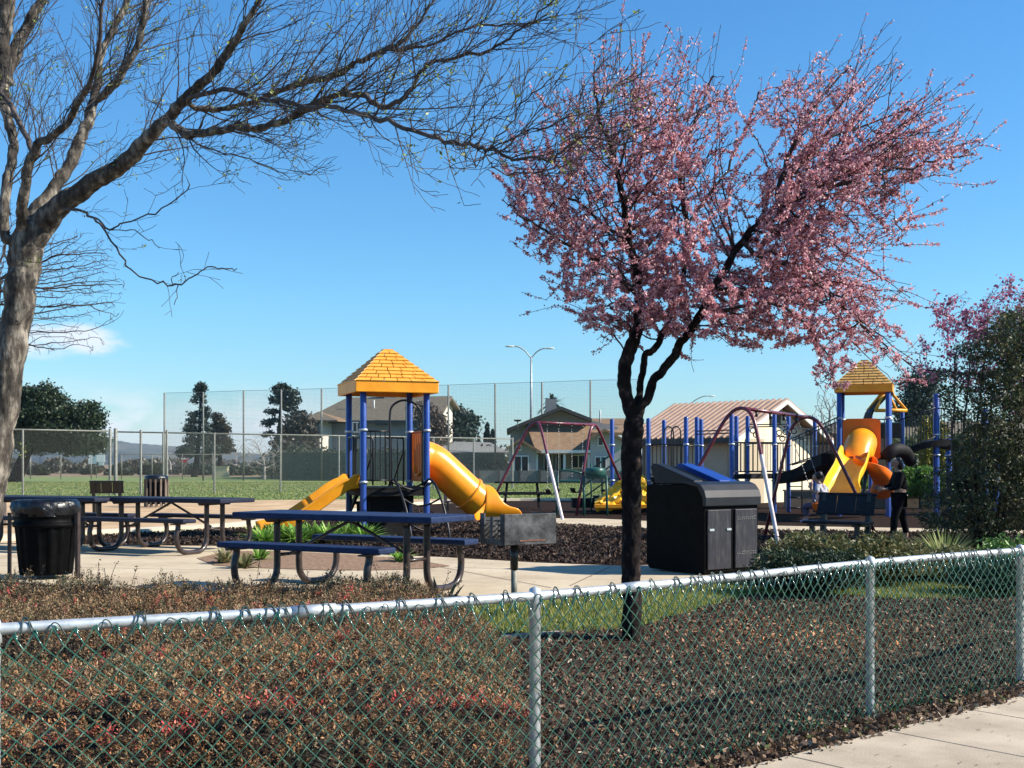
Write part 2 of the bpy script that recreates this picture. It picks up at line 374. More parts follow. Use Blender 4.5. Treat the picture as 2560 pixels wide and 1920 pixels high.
# lawn patch and mulch bed behind the near fence
LAWN = [(-.35, 9.6), (.3, 9.75), (1.0, 9.9), (1.7, 10.7), (2.3, 11.5), (3.0, 11.6), (3.6, 11.2), (4.4, 11.3), (5.4, 11.7), (7, 12.6), (8, 13.9), (5.2, 14.8), (4.6, 14.35), (3.2, 13.75), (2.0, 12.85), (.7, 11.65), (-.15, 11.05), (-.6, 10.9)]
sheet('lawn', LAWN, M['lawn'], .014)
MULCH = [(-.3, 4.6), (1.25, 5.86), (3.21, 7.53), (9, 12.4), (9, 14), (8, 13.9), (7, 12.6), (5.4, 11.7), (4.4, 11.3), (3.6, 11.2), (3.0, 11.6), (2.3, 11.5), (1.7, 10.7), (1.0, 9.9), (.3, 9.75), (-.35, 9.6), (-1.5, 9.5), (-1.5, 4.0)]
sheet('mulch_bed', MULCH, M['mulch'], .010)
kerb('kerb', [(-.5, 9.52), (.05, 9.62), (.42, 9.74)], w=.09, h=.03, mt=mat('old edging', (.22, .18, .15), (.34, .29, .24), scale=9, rough=.9))
BED = [(-3.7, 14.9), (-3.13, 14.55), (-2.24, 14.2), (-1.6, 14.2), (-1.05, 14.4), (-.76, 14.8), (-1.24, 15.7), (-2.15, 16.6), (-3.3, 17.3), (-4.1, 17.3), (-4.2, 16)]
sheet('planter_bed', BED, M['bed'], .026)

lm = leafmat('foliage', tr=.22); lmd = leafmat('dry leaf', rough=.7, tr=.15, spec=.25); gm = leafmat('grass blade', rough=.6, tr=.3, spec=.3)
# loose wood chips on the mulch bed
p = scatter(MULCH, 76000, R); p = p[(p[:, 0] > -.1) & (p[:, 1] < 12.8)]
keep = ~((p[:, 0] < .25) & (p[:, 1] > 5.4) & (R.uniform(size=len(p)) < .2)); p = p[keep]
c3 = np.column_stack([p, zgv(p[:, 1]) + .012 + R.uniform(0, .022, len(p))])
V = leaves(c3, R.uniform(.014, .058, len(c3)), R, asp=.42); V = V.reshape(-1, 4, 3); V[:, :, 2] = c3[:, None, 2] + (V[:, :, 2] - c3[:, None, 2]) * .85
col = pick([(.075, .046, .03), (.15, .095, .062), (.25, .165, .11), (.03, .018, .012), (.55, .45, .35), (.28, .16, .085)], len(c3), w=[.32, .28, .13, .21, .012, .048])
w_ = vnoise(c3, 1.1, 5)[:, None]; brown = np.exp(-((c3[:, 0:1] - 2.3) ** 2 / .9 + (c3[:, 1:2] - 9.6) ** 2 / .5)); col = np.clip(col * (1 + .25 * w_) * (1 + brown * np.array([1.3, .8, .4])), 0, 1)
o = cloud('wood_chips', V.reshape(-1, 3), col, lmd); o['kind'] = 'stuff'; o['label'] = 'loose brown wood chips covering the planting bed behind the near fence'
# strip of chips and dry leaves between fence and sidewalk
st = [tuple((e0 + ed * a - en * b).xy) for a, b in ((-3.5, -.06), (9, -.06), (9, .5), (-3.5, .5))]
p = scatter(st, 9000, R); c3 = np.column_stack([p, zgv(p[:, 1]) + .02 + R.uniform(0, .03, len(p))])
V = leaves(c3, R.uniform(.015, .05, len(c3)), R, asp=.6); col = pick([(.13, .08, .05), (.24, .15, .09), (.06, .04, .03), (.42, .34, .25), (.1, .13, .04)], len(c3), w=[.35, .25, .25, .07, .08])
o = cloud('dry_leaves', V, col, lmd); o['kind'] = 'stuff'; o['label'] = 'dry leaves and chips along the sidewalk edge under the near fence'
# coarse chips over the nearer part of the play area's bark
p = scatter([(-7.6, 19), (-4.4, 18.6), (-3.2, 17.5), (-.94, 16.4), (.3, 15.5), (1.37, 15), (2.6, 15.5), (3.4, 16.5), (4.2, 16.6), (5.2, 15), (9, 14.1), (11, 21), (7.8, 22.1), (2.6, 23.5), (-1.3, 27.5), (-2.5, 33), (-4.6, 27), (-5, 24.2), (-7.6, 21.1)], 60000, R)
c3 = np.column_stack([p, ZG + .016 + R.uniform(0, .03, len(p))]); V = leaves(c3, R.uniform(.03, .08, len(c3)), R, asp=.5)
o = cloud('bark_chips', V, pick([(.03, .018, .013), (.055, .034, .025), (.10, .065, .048), (.015, .010, .008), (.16, .11, .08)], len(c3), w=[.33, .28, .14, .20, .05]), lmd); o['kind'] = 'stuff'; o['label'] = 'coarse dark bark chips over the play area ground'
# stones and bits of litter-like pale chips: a few larger ones
def blades(name, poly, n, h, cols, label, lean=.35, rs=R, wd=.006, dz=.012, hp=None):
    p = scatter(poly, n, rs); z0 = zgv(p[:, 1]) + dz; b = np.column_stack([p, z0]); hh = h * rs.uniform(.5, 1.25, n)
    if hp is not None: hh = hh * hp(b)
    a = rs.uniform(0, 6.28, n); d = np.column_stack([np.cos(a), np.sin(a), np.zeros(n)]); e = np.column_stack([-np.sin(a), np.cos(a), np.zeros(n)])
    wv = (wd * rs.uniform(.6, 1.4, n))[:, None]; tip = b + np.array([0, 0, 1]) * hh[:, None] + d * (hh * lean * rs.uniform(0, 1.5, n))[:, None]
    V = np.stack([b - e * wv, b + e * wv, tip], 1).reshape(-1, 3)
    o = cloud(name, V, pick(cols, n, rs), gm, k=3); o['kind'] = 'stuff'; o['label'] = label; return o
blades('lawn_grass', LAWN, 90000, .045, [(.15, .22, .04), (.22, .28, .06), (.36, .35, .11), (.10, .15, .03), (.42, .38, .16)], 'short green and yellow grass of the lawn patch behind the pink tree')
fg = [(-17, 40.5), (-12, 38.5), (2, 41.8), (12, 42), (12, 60), (-24, 60)]
blades('field_grass', [(-22, 46.5), (-12, 42), (-6, 43.2), (2, 42.6), (14, 42.6), (26, 85), (-36, 85)], 60000, .05, [(.10, .16, .03), (.15, .21, .05), (.22, .24, .07), (.28, .25, .11)], 'green field grass beyond the tall fence', wd=.035, dz=.0)
# hills far away
def ridge(name, D, pts, m, thick=700):
    b = MB(); n = len(pts); top = [P(x, y, D) for x, y in pts]; vs = []
    rows = 7
    for r_ in range(rows):
        t = r_ / (rows - 1)
        for i, q in enumerate(top):
            z = ZG - 5 + (q.z - ZG + 5) * (1 - (1 - t) ** 2); jitter = math.sin(i * 1.7 + r_ * 2.1) * 30
            vs.append(Vector((q.x * (1 - (1 - t) * .12), q.y - (1 - t) * thick + jitter * (1 - t), z)))
    for i, q in enumerate(top): vs.append(Vector((q.x * 1.1, q.y + thick, ZG - 5)))
    b.add(vs, [(r_ * n + i, r_ * n + i + 1, (r_ + 1) * n + i + 1, (r_ + 1) * n + i) for r_ in range(rows) for i in range(n - 1)], True)
    o = b.build(name, m); fixn(o); o['kind'] = 'structure'; return o
mh = mat('hill scrub', (.035, .045, .035), (.10, .10, .06), scale=.004, rough=1, detail=8, lo=.42, hi=.6)
def interp(pts, k=12):
    out = []
    for (a, b), (c, d) in zip(pts, pts[1:]):
        for i in range(k): t = i / k; out.append((a + (c - a) * t, b + (d - b) * t + math.sin((a + i * 37) * .9) * .8))
    return out + [pts[-1]]
ridge('hills', 3400, interp([(-1500, 1112), (-300, 1104), (60, 1098), (180, 1086), (270, 1096), (330, 1108), (420, 1114), (520, 1126), (700, 1138), (1000, 1148), (1800, 1150), (3500, 1146)]), mh)
ridge('hills', 2600, interp([(-1500, 1135), (0, 1128), (120, 1122), (240, 1130), (330, 1126), (430, 1138), (560, 1144), (800, 1150), (1500, 1153), (3500, 1152)]), mh, 400)

# fallen leaves and grit blown over the paving
p = np.concatenate([scatter(PATIO, 900, R), scatter([tuple((e0 + ed * a + en * b).xy) for a, b in ((-1, .02), (7, .02), (7, 1.5), (-1, 1.5))], 260, R)])
c3 = np.column_stack([p, zgv(p[:, 1]) + .034]); c3[:900, 2] = ZG + .028
V = leaves(c3, R.uniform(.012, .045, len(c3)), R, asp=.5).reshape(-1, 4, 3); V[:, :, 2] = c3[:, None, 2] + np.abs(V[:, :, 2] - c3[:, None, 2]) * .25
o = cloud('fallen_leaves', V.reshape(-1, 3), pick([(.12, .07, .04), (.22, .14, .08), (.05, .035, .025), (.34, .26, .18)], len(c3)), lmd); o['kind'] = 'stuff'; o['label'] = 'sparse fallen leaves and grit on the patio and sidewalk'
# ---------------------------------------------------------------- materials for built things
M['blue'] = mat('blue post paint', (.012, .040, .21), (.020, .065, .30), scale=6, rough=.33, coat=.4, lo=.3, hi=.7)
M['bluetop'] = mat('blue table coating', (.010, .020, .060), (.016, .033, .092), scale=12, rough=.6, spec=.2, bump=.25, bscale=70)
M['navy'] = mat('navy table coating', (.012, .015, .030), (.020, .024, .044), scale=12, rough=.6, spec=.2, bump=.25, bscale=70)
M['yellow'] = mat('yellow plastic', (.74, .27, .012), (.86, .36, .02), scale=3.5, rough=.42, spec=.3, bump=.03, bscale=10)
M['yellowlit'] = mat('sunlit yellow plastic', (.82, .40, .012), (.90, .50, .02), scale=3, rough=.32, spec=.4)  # lighter yellow: sunlight on the plastic put into the colour
M['orange'] = mat('orange plastic', (.72, .14, .012), (.80, .19, .02), scale=2, rough=.5, spec=.2)
M['tube'] = mat('slide plastic', (.76, .25, .010), (.90, .34, .016), scale=3.0, rough=.30, coat=.12, bump=.02, bscale=8)
M['roofy'] = mat('roof plastic', (.66, .30, .04), (.75, .37, .06), scale=5, rough=.42, bump=.05, bscale=30)
M['black'] = mat('black coated steel', (.004, .0045, .006), (.009, .0095, .012), scale=20, rough=.4, coat=.1)
M['leg'] = mat('brown frame paint', (.022, .015, .015), (.05, .036, .034), scale=14, rough=.38, coat=.2, bump=.05)
M['galv'] = mat('galvanised steel', (.42, .46, .48), (.60, .64, .66), scale=25, rough=.42, metal=.55, bump=.04, bscale=60)
M['galvd'] = mat('weathered galvanised steel', (.13, .13, .115), (.24, .24, .21), scale=12, rough=.6, metal=.2)
M['maroon'] = mat('maroon swing paint', (.075, .007, .016), (.19, .03, .05), scale=9, rough=.32, coat=.4, lo=.3, hi=.75)
M['bin'] = mat('black bin plastic', (.0012, .0013, .0014), (.004, .0042, .0048), scale=12, rough=.55, spec=.05, bump=.08, bscale=40)
M['binp'] = mat('weathered grey bin panel', (.010, .0105, .012), (.040, .039, .039), scale=7, rough=.55, c3=(.018, .017, .028), stretch=(3, 3, .7), bump=.15, bscale=90)
M['bag'] = mat('black bin bag', (.003, .004, .006), (.010, .011, .015), scale=9, rough=.28, bump=.9, bscale=22, coat=.1)
M['bluelid'] = mat('blue bin lid', (.008, .04, .21), (.012, .055, .27), scale=6, rough=.5, spec=.2)
M['grill'] = mat('scorched grill steel', (.008, .008, .009), (.13, .13, .135), scale=4.5, rough=.5, metal=.2, c3=(.055, .055, .058), bump=.15)
M['rust'] = mat('rusty steel', (.13, .045, .022), (.24, .11, .07), scale=12, rough=.75, bump=.3)
M['deck'] = mat('dark deck coating', (.004, .004, .005), (.010, .009, .010), scale=15, rough=.7, spec=.2)
M['chain'] = mat('chain steel', (.25, .25, .26), rough=.4, metal=.7)
M['rubber'] = mat('black rubber', (.012, .012, .013), rough=.6)

# ---------------------------------------------------------------- small play tower with slides
def slope_roof(root, c, u, v, e, z0, z1, z2, flat=.09, rows=9):
    """pyramid roof with moulded shingles: c centre, u/v unit axes, e half size"""
    f = MB(); k = lambda a, b, z: Vector((c.x, c.y, 0)) + u * a + v * b + Vector((0, 0, z))
    ring = [(-e, -e), (e, -e), (e, e), (-e, e)]; ins = e - .05
    vs = [k(a, b, z0) for a, b in ring] + [k(a, b, z1) for a, b in ring] + [k(a * ins / e, b * ins / e, z0) for a, b in ring] + [k(a * ins / e, b * ins / e, z1 - .06) for a, b in ring]
    fs = []
    for i in range(4):
        j = (i + 1) % 4; fs += [(i, j, j + 4, i + 4), (i, i + 8, j + 8, j), (i + 8, i + 12, j + 12, j + 8)]
    fs.append((12, 13, 14, 15)); f.add(vs, fs); fo = f.build('fascia', M['yellow'], root, origin=root.location, bevel=.012); fixn(fo)
    s = MB()
    for side in range(4):
        A = [u, v, -u, -v][side]; B = [v, -u, -v, u][side]
        for r_ in range(rows):
            t0 = r_ / rows; t1 = (r_ + 1) / rows
            w0 = e * (1 - t0) + flat * t0; w1 = e * (1 - t1) + flat * t1
            h0 = z1 + (z2 - z1) * t0; h1 = z1 + (z2 - z1) * t1
            nb = max(2, int(round(2 * w0 / .235))); off = (r_ % 2) * .5
            cc = Vector((c.x, c.y, 0)); edges = [-1.0] + [((i + off) / nb) * 2 - 1 for i in range(0 if off else 1, nb)] + [1.0]
            nrm = (A * (z2 - z1) + Vector((0, 0, 1)) * (e - flat)).normalized()
            for a, b in zip(edges, edges[1:]):
                g = .008 / max(w0, .1); a2 = a + (g if a > -1 else 0); b2 = b - (g if b < 1 else 0); lift = nrm * .026
                q = [cc + A * w0 + B * (w0 * a2) + Vector((0, 0, h0)), cc + A * w0 + B * (w0 * b2) + Vector((0, 0, h0)), cc + A * w1 + B * (w1 * b2) + Vector((0, 0, h1)), cc + A * w1 + B * (w1 * a2) + Vector((0, 0, h1))]
                top = [q[0] + lift, q[1] + lift, q[2] + lift * .25, q[3] + lift * .25]
                s.add(q + top, [(4, 5, 6, 7), (0, 1, 5, 4), (1, 2, 6, 5), (3, 0, 4, 7), (2, 3, 7, 6)])
    s.box((c.x, c.y, z2 + .012), (flat * 2, flat * 2, .03), M=Matrix((u, v, Vector((0, 0, 1)))).transposed().to_4x4())
    so_ = s.build('shingles', M['roofy'], root, origin=root.location); fixn(so_)
def post(root, x, y, z0, z1, r=.055, mt=None, collars=(), cap=True):
    m = MB(); m.lathe([(r, z0), (r, z1 - .02), (r * .8, z1), (.002, z1 + .008)], (x, y, 0), 16)
    o = m.build('post', mt or M['blue'], root, origin=root.location)
    for z in collars:
        c = MB(); c.lathe([(r, z - .022), (r * 1.35, z - .018), (r * 1.4, z), (r * 1.35, z + .018), (r, z + .022)], (x, y, 0), 16)
        c.build('clamp', M['galv'] if mt is None else mt, o, origin=root.location)
    return o
def railing(root, a, b, zb, zt, n, m=None, name='railing', r=.014, mt=None):
    a = Vector(a); b = Vector(b); k = MB()
    for z in (zb, zt): k.tube([(a.x, a.y, z if not isinstance(z, tuple) else z[0]), (b.x, b.y, z if not isinstance(z, tuple) else z[1])], r * 1.15, 6)
    zb = zb if isinstance(zb, tuple) else (zb, zb); zt = zt if isinstance(zt, tuple) else (zt, zt)
    for i in range(1, n):
        t = i / n; p = a.lerp(b, t); k.tube([(p.x, p.y, zb[0] + (zb[1] - zb[0]) * t), (p.x, p.y, zt[0] + (zt[1] - zt[0]) * t)], r * .8, 6, cap=False)
    return k.build(name, mt or M['black'], root, origin=root.location)

TC = Vector((-2.20, 21.15, 0)); TU = Vector((.939, .344, 0)).normalized(); TV = Vector((-.344, .939, 0)).normalized()
T = thing('play_tower', 'small play tower with yellow shingled roof, blue posts and two slides', 'play tower', (TC.x, TC.y, ZG))
tw = lambda a, b, z: Vector((TC.x, TC.y, 0)) + TU * a + TV * b + Vector((0, 0, z))
hd = .56
for a, b in ((-hd, -hd), (hd, -hd), (-hd, hd), (hd, hd)):
    q = tw(a, b, 0); post(T, q.x, q.y, ZG - .1, 2.84, .056, collars=(1.17, 2.06))
slope_roof(T, TC, TU, TV, .73, 2.70, 2.88, 3.47)
TM = Matrix((TU, TV, Vector((0, 0, 1)))).transposed().to_4x4()
m = MB(); m.box(tw(0, 0, 1.06), (1.17, 1.17, .045), M=TM)
for s in (-1, 1): m.box(tw(0, s * .57, 1.0), (1.1, .03, .14), M=TM); m.box(tw(s * .57, 0, 1.0), (.03, 1.1, .14), M=TM)
m.build('deck', M['deck'], T, origin=T.location)
# transfer steps under and behind the deck
m = MB()
for k in range(4):
    m.box(tw(.05, .35 - .33 * 0 + .36 * k, .98 - .2 * k), (.95, .36, .05), M=TM); m.box(tw(.05, .17 + .36 * k, .88 - .2 * k), (.95, .03, .2), M=TM)
for s in (-1, 1): m.prism([(.2, 1.0), (1.75, .15), (1.75, .3), (.2, 1.1)], s * .5 - .02, s * .5 + .02, T=Matrix.Translation(tw(.05, 0, 0)) @ Matrix((TV, -TU, Vector((0, 0, 1)))).transposed().to_4x4())
m.box(tw(-.05, -.15, .62), (.62, .05, .75), M=TM); m.box(tw(-.05, .25, .55), (.62, .05, .6), M=TM)
m.build('steps', M['deck'], T, origin=T.location)
# front barrier left of the entry arch, entry arch, slide loops, back barriers
railing(T, tw(-.52, -.58, 0), tw(-.1, -.58, 0), 1.2, 2.04, 5)
def arch(root, pts, r=.019, name='arch', mt=None, n=5):
    m = MB(); m.tube(bend(pts, n), r, 8); return m.build(name, mt or M['black'], root, origin=root.location)
arch(T, [tw(-.1, -.58, 1.1), tw(-.1, -.58, 1.9), tw(-.1, -.58, 2.32), tw(-.05, -.58, 2.48), tw(.1, -.58, 2.57), tw(.25, -.58, 2.56), tw(.4, -.58, 2.47), tw(.47, -.58, 2.3), tw(.48, -.58, 1.9), tw(.48, -.58, 1.1)])
for bb in (-.45, .1):
    m = MB(); m.tube(bend([tw(-.585, bb, 1.1), tw(-.585, bb, 1.88), tw(-.585, bb + .05, 1.95), tw(-.585, bb + .3, 1.95), tw(-.585, bb + .35, 1.88), tw(-.585, bb + .35, 1.1)], 3), .017, 7)
    m.build('slide_loop', M['black'], T, origin=T.location)
for aa in (-.45, .12):
    m = MB(); m.tube(bend([tw(aa, .585, 1.1), tw(aa, .585, 1.88), tw(aa + .05, .585, 1.95), tw(aa + .28, .585, 1.95), tw(aa + .33, .585, 1.88), tw(aa + .33, .585, 1.1)], 3), .017, 7)
    for k in (.11, .22): m.tube([tw(aa + k, .585, 1.1), tw(aa + k, .585, 1.94)], .010, 6)
    m.tube(bend([tw(aa + .33, .585, 1.7), tw(aa + .33, .8, 1.55), tw(aa + .33, 1.5, .95), tw(aa + .33, 1.6, .3)], 4), .017, 7)
    m.build('stair_rail', M['black'], T, origin=T.location)
# orange slatted panel on the slide side
m = MB()
for k in range(8):
    m.box(tw(.60, -.5 + k * .143, 1.60), (.03, .108, .86), M=TM)
m.box(tw(.60, 0, 1.22), (.02, 1.12, .05), M=TM); m.tube([tw(.60, -.57, 2.05), tw(.60, .57, 2.05)], .02, 8)
m.build('slide_panel', M['orange'], T, origin=T.location, bevel=.01)
# double slide to the left
def double_slide(root):
    rows = []
    prof = [(-.50, .16), (-.46, .17), (-.42, .0), (-.24, -.03), (-.07, .0), (-.03, .10), (.03, .10), (.07, .0), (.24, -.03), (.42, .0), (.46, .17), (.50, .16)]
    path = [(0, 1.08), (.12, 1.07), (.3, .98), (.55, .80), (.85, .60), (1.12, .44), (1.35, .38), (1.62, .36)]
    pts = bend([Vector((a, 0, z)) for a, z in path], 3); m = MB(); vs = []
    for i, p in enumerate(pts):
        t = (pts[min(i + 1, len(pts) - 1)] - pts[max(i - 1, 0)]).normalized(); nrm = Vector((-t.z, 0, t.x)); tt = i / (len(pts) - 1)
        hs_ = 1.25 if tt < .12 else 1.0 - .35 * max(0, tt - .8) / .2
        for (y, h) in prof:
            vs.append(tw(-.60 - p.x - nrm.x * h * hs_, y * 1.02, p.z + nrm.z * h * hs_))
    n = len(prof); fs = [(i * n + j, i * n + j + 1, (i + 1) * n + j + 1, (i + 1) * n + j) for i in range(len(pts) - 1) for j in range(n - 1)]
    m.add(vs, fs, True); o = m.build('double_slide', M['yellow'], root, origin=root.location)
    s = o.modifiers.new('thickness', 'SOLIDIFY'); s.thickness = .035; s.offset = 0
    b = o.modifiers.new('bevel', 'BEVEL'); b.width = .01; b.segments = 2; b.limit_method = 'ANGLE'
    f = MB()
    f.tube([tw(-2.1, -.3, ZG - .05), tw(-2.1, -.3, .36), tw(-2.1, .3, .36), tw(-2.1, .3, ZG - .05)], .022, 8); f.build('slide_foot', M['black'], o, origin=root.location)
double_slide(T)
# big tube slide to the right
def tube_slide(root):
    ax = bend([tw(.60, .0, 1.60), tw(.85, .0, 1.52), tw(1.18, .0, 1.24), tw(1.47, .0, .98), tw(1.72, .0, .78)], 6)
    m = MB(); m.tube(ax, [.325] * 3 + [.30] * (len(ax) - 3), 28, cap=False)
    o = m.build('tube_slide', M['tube'], root, origin=root.location); s = o.modifiers.new('thickness', 'SOLIDIFY'); s.thickness = .02; s.offset = 0
    for k in (2, 19):
        c = MB(); a = ax[k]; t = (ax[k + 1] - ax[k - 1]).normalized(); c.tube([a - t * .022, a - t * .02, a + t * .02, a + t * .022], [.30, .338, .338, .30], 28, cap=False); c.build('flange', M['tube'], o, origin=root.location)
    # exit: full round at the flange, its side walls sweeping down to a rounded lip
    m = MB(); vs = []; nseg = 16; na = 25
    for i in range(nseg + 1):
        t = i / nseg; cx = 1.67 + t * .76; rr = .325 + .02 * t; cz_ = .77 - .07 * t
        ph = math.radians([180, 180, 176, 165, 148, 130, 115, 104, 97, 93, 90, 88, 87, 86, 84, 78, 66][i])
        for j in range(na):
            th = -ph + 2 * ph * j / (na - 1); vs.append(tw(cx + (.5 - .5 * math.cos(th)) * .10 * (1 - t), math.sin(th) * rr, cz_ - math.cos(th) * rr))
    n = na; m.add(vs, [(i * n + j, i * n + j + 1, (i + 1) * n + j + 1, (i + 1) * n + j) for i in range(nseg) for j in range(n - 1)], True)
    x = m.build('slide_exit', M['tube'], o, origin=root.location); s = x.modifiers.new('thickness', 'SOLIDIFY'); s.thickness = .035; s.offset = 0
    b = x.modifiers.new('bevel', 'BEVEL'); b.width = .012; b.segments = 2
    f = MB()
    f.tube([tw(2.1, -.2, ZG - .05), tw(2.1, -.2, .32), tw(2.1, .2, .32), tw(2.1, .2, ZG - .05)], .025, 8)
    f.build('slide_foot', M['black'], o, origin=root.location)
tube_slide(T)
# arched loop climber on the front
cl = MB(); e1 = bend([tw(-.12, -.62, 1.12), tw(-.10, -.8, 1.22), tw(-.06, -1.0, 1.10), tw(0, -1.25, .75), tw(.04, -1.42, .35), tw(.05, -1.46, .1)], 5)
e2 = bend([tw(.50, -.62, 1.12), tw(.54, -.8, 1.22), tw(.60, -1.0, 1.10), tw(.66, -1.25, .75), tw(.70, -1.42, .35), tw(.71, -1.46, .1)], 5)
cl.tube(e1, .02, 8); cl.tube(e2, .02, 8)
for k in (3, 8, 13, 18, 22):
    a = e1[k]; b = e2[k]; mid = (a + b) / 2 + Vector((0, 0, -.13)) + TV * .1; cl.tube(bend([a, a.lerp(mid, .55) + Vector((0, 0, -.03)), mid, b.lerp(mid, .55) + Vector((0, 0, -.03)), b], 4), .016, 7)
cl.build('loop_climber', M['black'], T, origin=T.location)

# ---------------------------------------------------------------- picnic tables
def make_table(name, label, topm, loc, ang):
    t = thing(name, label, 'picnic table', loc, ang, 'picnic tables on the patio')
    m = MB()
    m.box((0, 0, .742), (2.44, .76, .062)); m.build('tabletop', topm, t, bevel=.014)
    for s in (-1, 1):
        m = MB(); m.box((0, s * .72, .475), (1.95, .27, .055)); m.build('bench_seat', topm, t, bevel=.014)
    for e in (-.80, .80):
        m = MB(); m.prism([(-.34, .72), (.34, .72), (.30, .675), (-.30, .675)], e - .03, e + .03, T=Matrix.Rotation(math.radians(90), 4, 'Z') @ Matrix.Identity(4)); m.build('top_bracket', M['leg'], t)
        for s in (-1, 1):
            pts = [(e, s * .17, .70), (e, s * .17, .45), (e, s * .17, .22), (e, s * .20, .12), (e, s * .29, .045), (e, s * .42, .03), (e, s * .56, .03), (e, s * .69, .06), (e, s * .77, .15), (e, s * .79, .28), (e, s * .76, .38), (e, s * .76, .45)]
            m = MB(); m.tube(bend(pts, 3), .035, 10); m.box((e, s * .76, .436), (.09, .22, .016)); m.build('leg', M['leg'], t)
        m = MB(); m.tube([(e, -.17, .34), (e, .17, .34)], .018, 8); m.tube([(e * .98, 0, .34), (0, 0, .70)], .017, 8); m.build('brace', M['leg'], t)
    return t
ang = math.atan2(-.5, .865)
cA = Vector((-.74, 10.98)) + Vector((-.865, .5)) * 1.22 + Vector((.5, .865)) * .38
tabN = make_table('picnic_table', 'picnic table with bright blue top and benches, nearest the camera', M['bluetop'], (cA.x, cA.y, ZG + .02), ang)
cB = Vector((-4.10, 16.55)) + Vector((-.865, .5)) * 1.22 + Vector((.5, .865)) * .38
tabA = make_table('picnic_table', 'dark navy picnic table on the patio, right of the black litter bin', M['navy'], (cB.x, cB.y, ZG + .02), math.atan2(-.44, .9))
cC = P(148, 1245, 18.3)
tabB = dup(tabA, loc=(cC.x - .05, 18.05, ZG + .02), rz=math.atan2(-.40, .92), label='dark navy picnic table furthest left, half hidden by the litter bin and tree trunk')

# ---------------------------------------------------------------- litter bins
def make_bin(label, loc, h=.80, r=.27, rz=0, slatm=None, nsl=14):
    t = thing('litter_bin', label, 'litter bin', loc, rz, 'litter bins')
    rib = lambda a, z: 1 + .025 * (1 if math.sin(a * 16) > 0 else -1)
    m = MB(); m.lathe([(.001, .06), (r * .82, .06), (r * .84, .10), (r * .97, h * .66)], n=96, rfun=rib); m.build('barrel', M['bin'], t)
    m = MB(); m.lathe([(r * 1.0, h * .66), (r * 1.06, h * .67), (r * 1.06, h * .71), (r * 1.0, h * .715), (r * 1.01, h * .80), (r * 1.04, h * .81), (r * 1.02, h * .84), (r * .8, h * .84), (r * .7, h * .5)], n=48); m.build('rim', M['bin'], t)
    rs = np.random.RandomState(5); ph = rs.uniform(0, 6, 6)
    wr = lambda a, z: 1 + .035 * math.sin(a * 5 + ph[0] + z * 9) + .025 * math.sin(a * 11 + ph[1] + z * 30) + .015 * math.sin(a * 23 + ph[2] - z * 50)
    m = MB(); m.lathe([(r * 1.03, h * .80), (r * 1.05, h * .84), (r * 1.09, h * .88), (r * 1.10, h * .92), (r * 1.05, h * .97), (r * .98, h * 1.0), (r * .88, h * .99), (r * .75, h * .90), (.02, h * .7)], n=64, rfun=wr); m.build('bin_bag', M['bag'], t)
    for k in range(3):
        a = math.radians((-12, 192, 80)[k]); m = MB(); m.box((math.cos(a) * r * 1.16, math.sin(a) * r * 1.16, h * .42), (.035, .055, h * .84), rz=a); m.build('stake', M['leg'], t)
    return t
b1 = G(116, 1449); binN = make_bin('black ribbed litter bin with a bulging black bag, beside the left tree trunk', (b1.x, b1.y, ZG + .005), .88, .33)
b2 = P(391, 1200, 35.5)
t = thing('litter_bin', 'distant black litter bin with vertical wooden slats, in front of the tall fence', 'litter bin', (b2.x, b2.y, ZG), 0, 'litter bins')
m = MB(); m.lathe([(.001, .1), (.26, .1), (.29, .78), (.001, .78)], n=20); m.build('barrel', M['bin'], t)
m = MB(); m.lathe([(.30, .74), (.34, .80), (.34, .92), (.26, .95), (.001, .90)], n=24); m.build('lid', M['bag'], t)
for k in range(14):
    a = k / 14 * 6.283; m = MB(); m.box((math.cos(a) * .34, math.sin(a) * .34, .43), (.03, .045, .80), rz=a); m.build('slat', mat('slat wood', (.12, .09, .07), (.20, .15, .12), rough=.7) if k == 0 else bpy.data.materials['slat wood'], t)

# ---------------------------------------------------------------- barbecue grill on a post
g0 = Vector((.03, 11.15)); zb = zg(*g0)
t = thing('barbecue_grill', 'park barbecue grill, dark steel box on a single post with rust at the lower edge', 'grill', (g0.x, g0.y, zb))
gr = math.radians(32); GM = Matrix.Rotation(gr, 4, 'Z'); fz = P(1285, 1358, 11.15).z - zb
m = MB(); m.tube([(-.01, 0, -.1), (-.01, 0, fz * .62)], .03, 12); o = m.build('post', M['galvd'], t)
m = MB(); m.tube([(-.01, 0, fz * .55), (-.01, 0, fz)], .038, 12); m.build('collar', M['leg'], t)
m = MB(); th = .012; w_, d_, h_ = .56, .42, .28; zc = fz + h_ / 2
def gb(c, s): m.box(GM @ Vector(c), s, M=GM)
gb((.03, -d_ / 2, zc), (w_, th, h_)); m.build('firebox_front', M['grill'], t, bevel=.002)
m = MB(); gb((.03, d_ / 2, zc - .02), (w_, th, h_ - .04)); gb((.03 + w_ / 2, 0, zc), (th, d_, h_)); gb((.03, 0, fz + .006), (w_, d_ - .02, th))
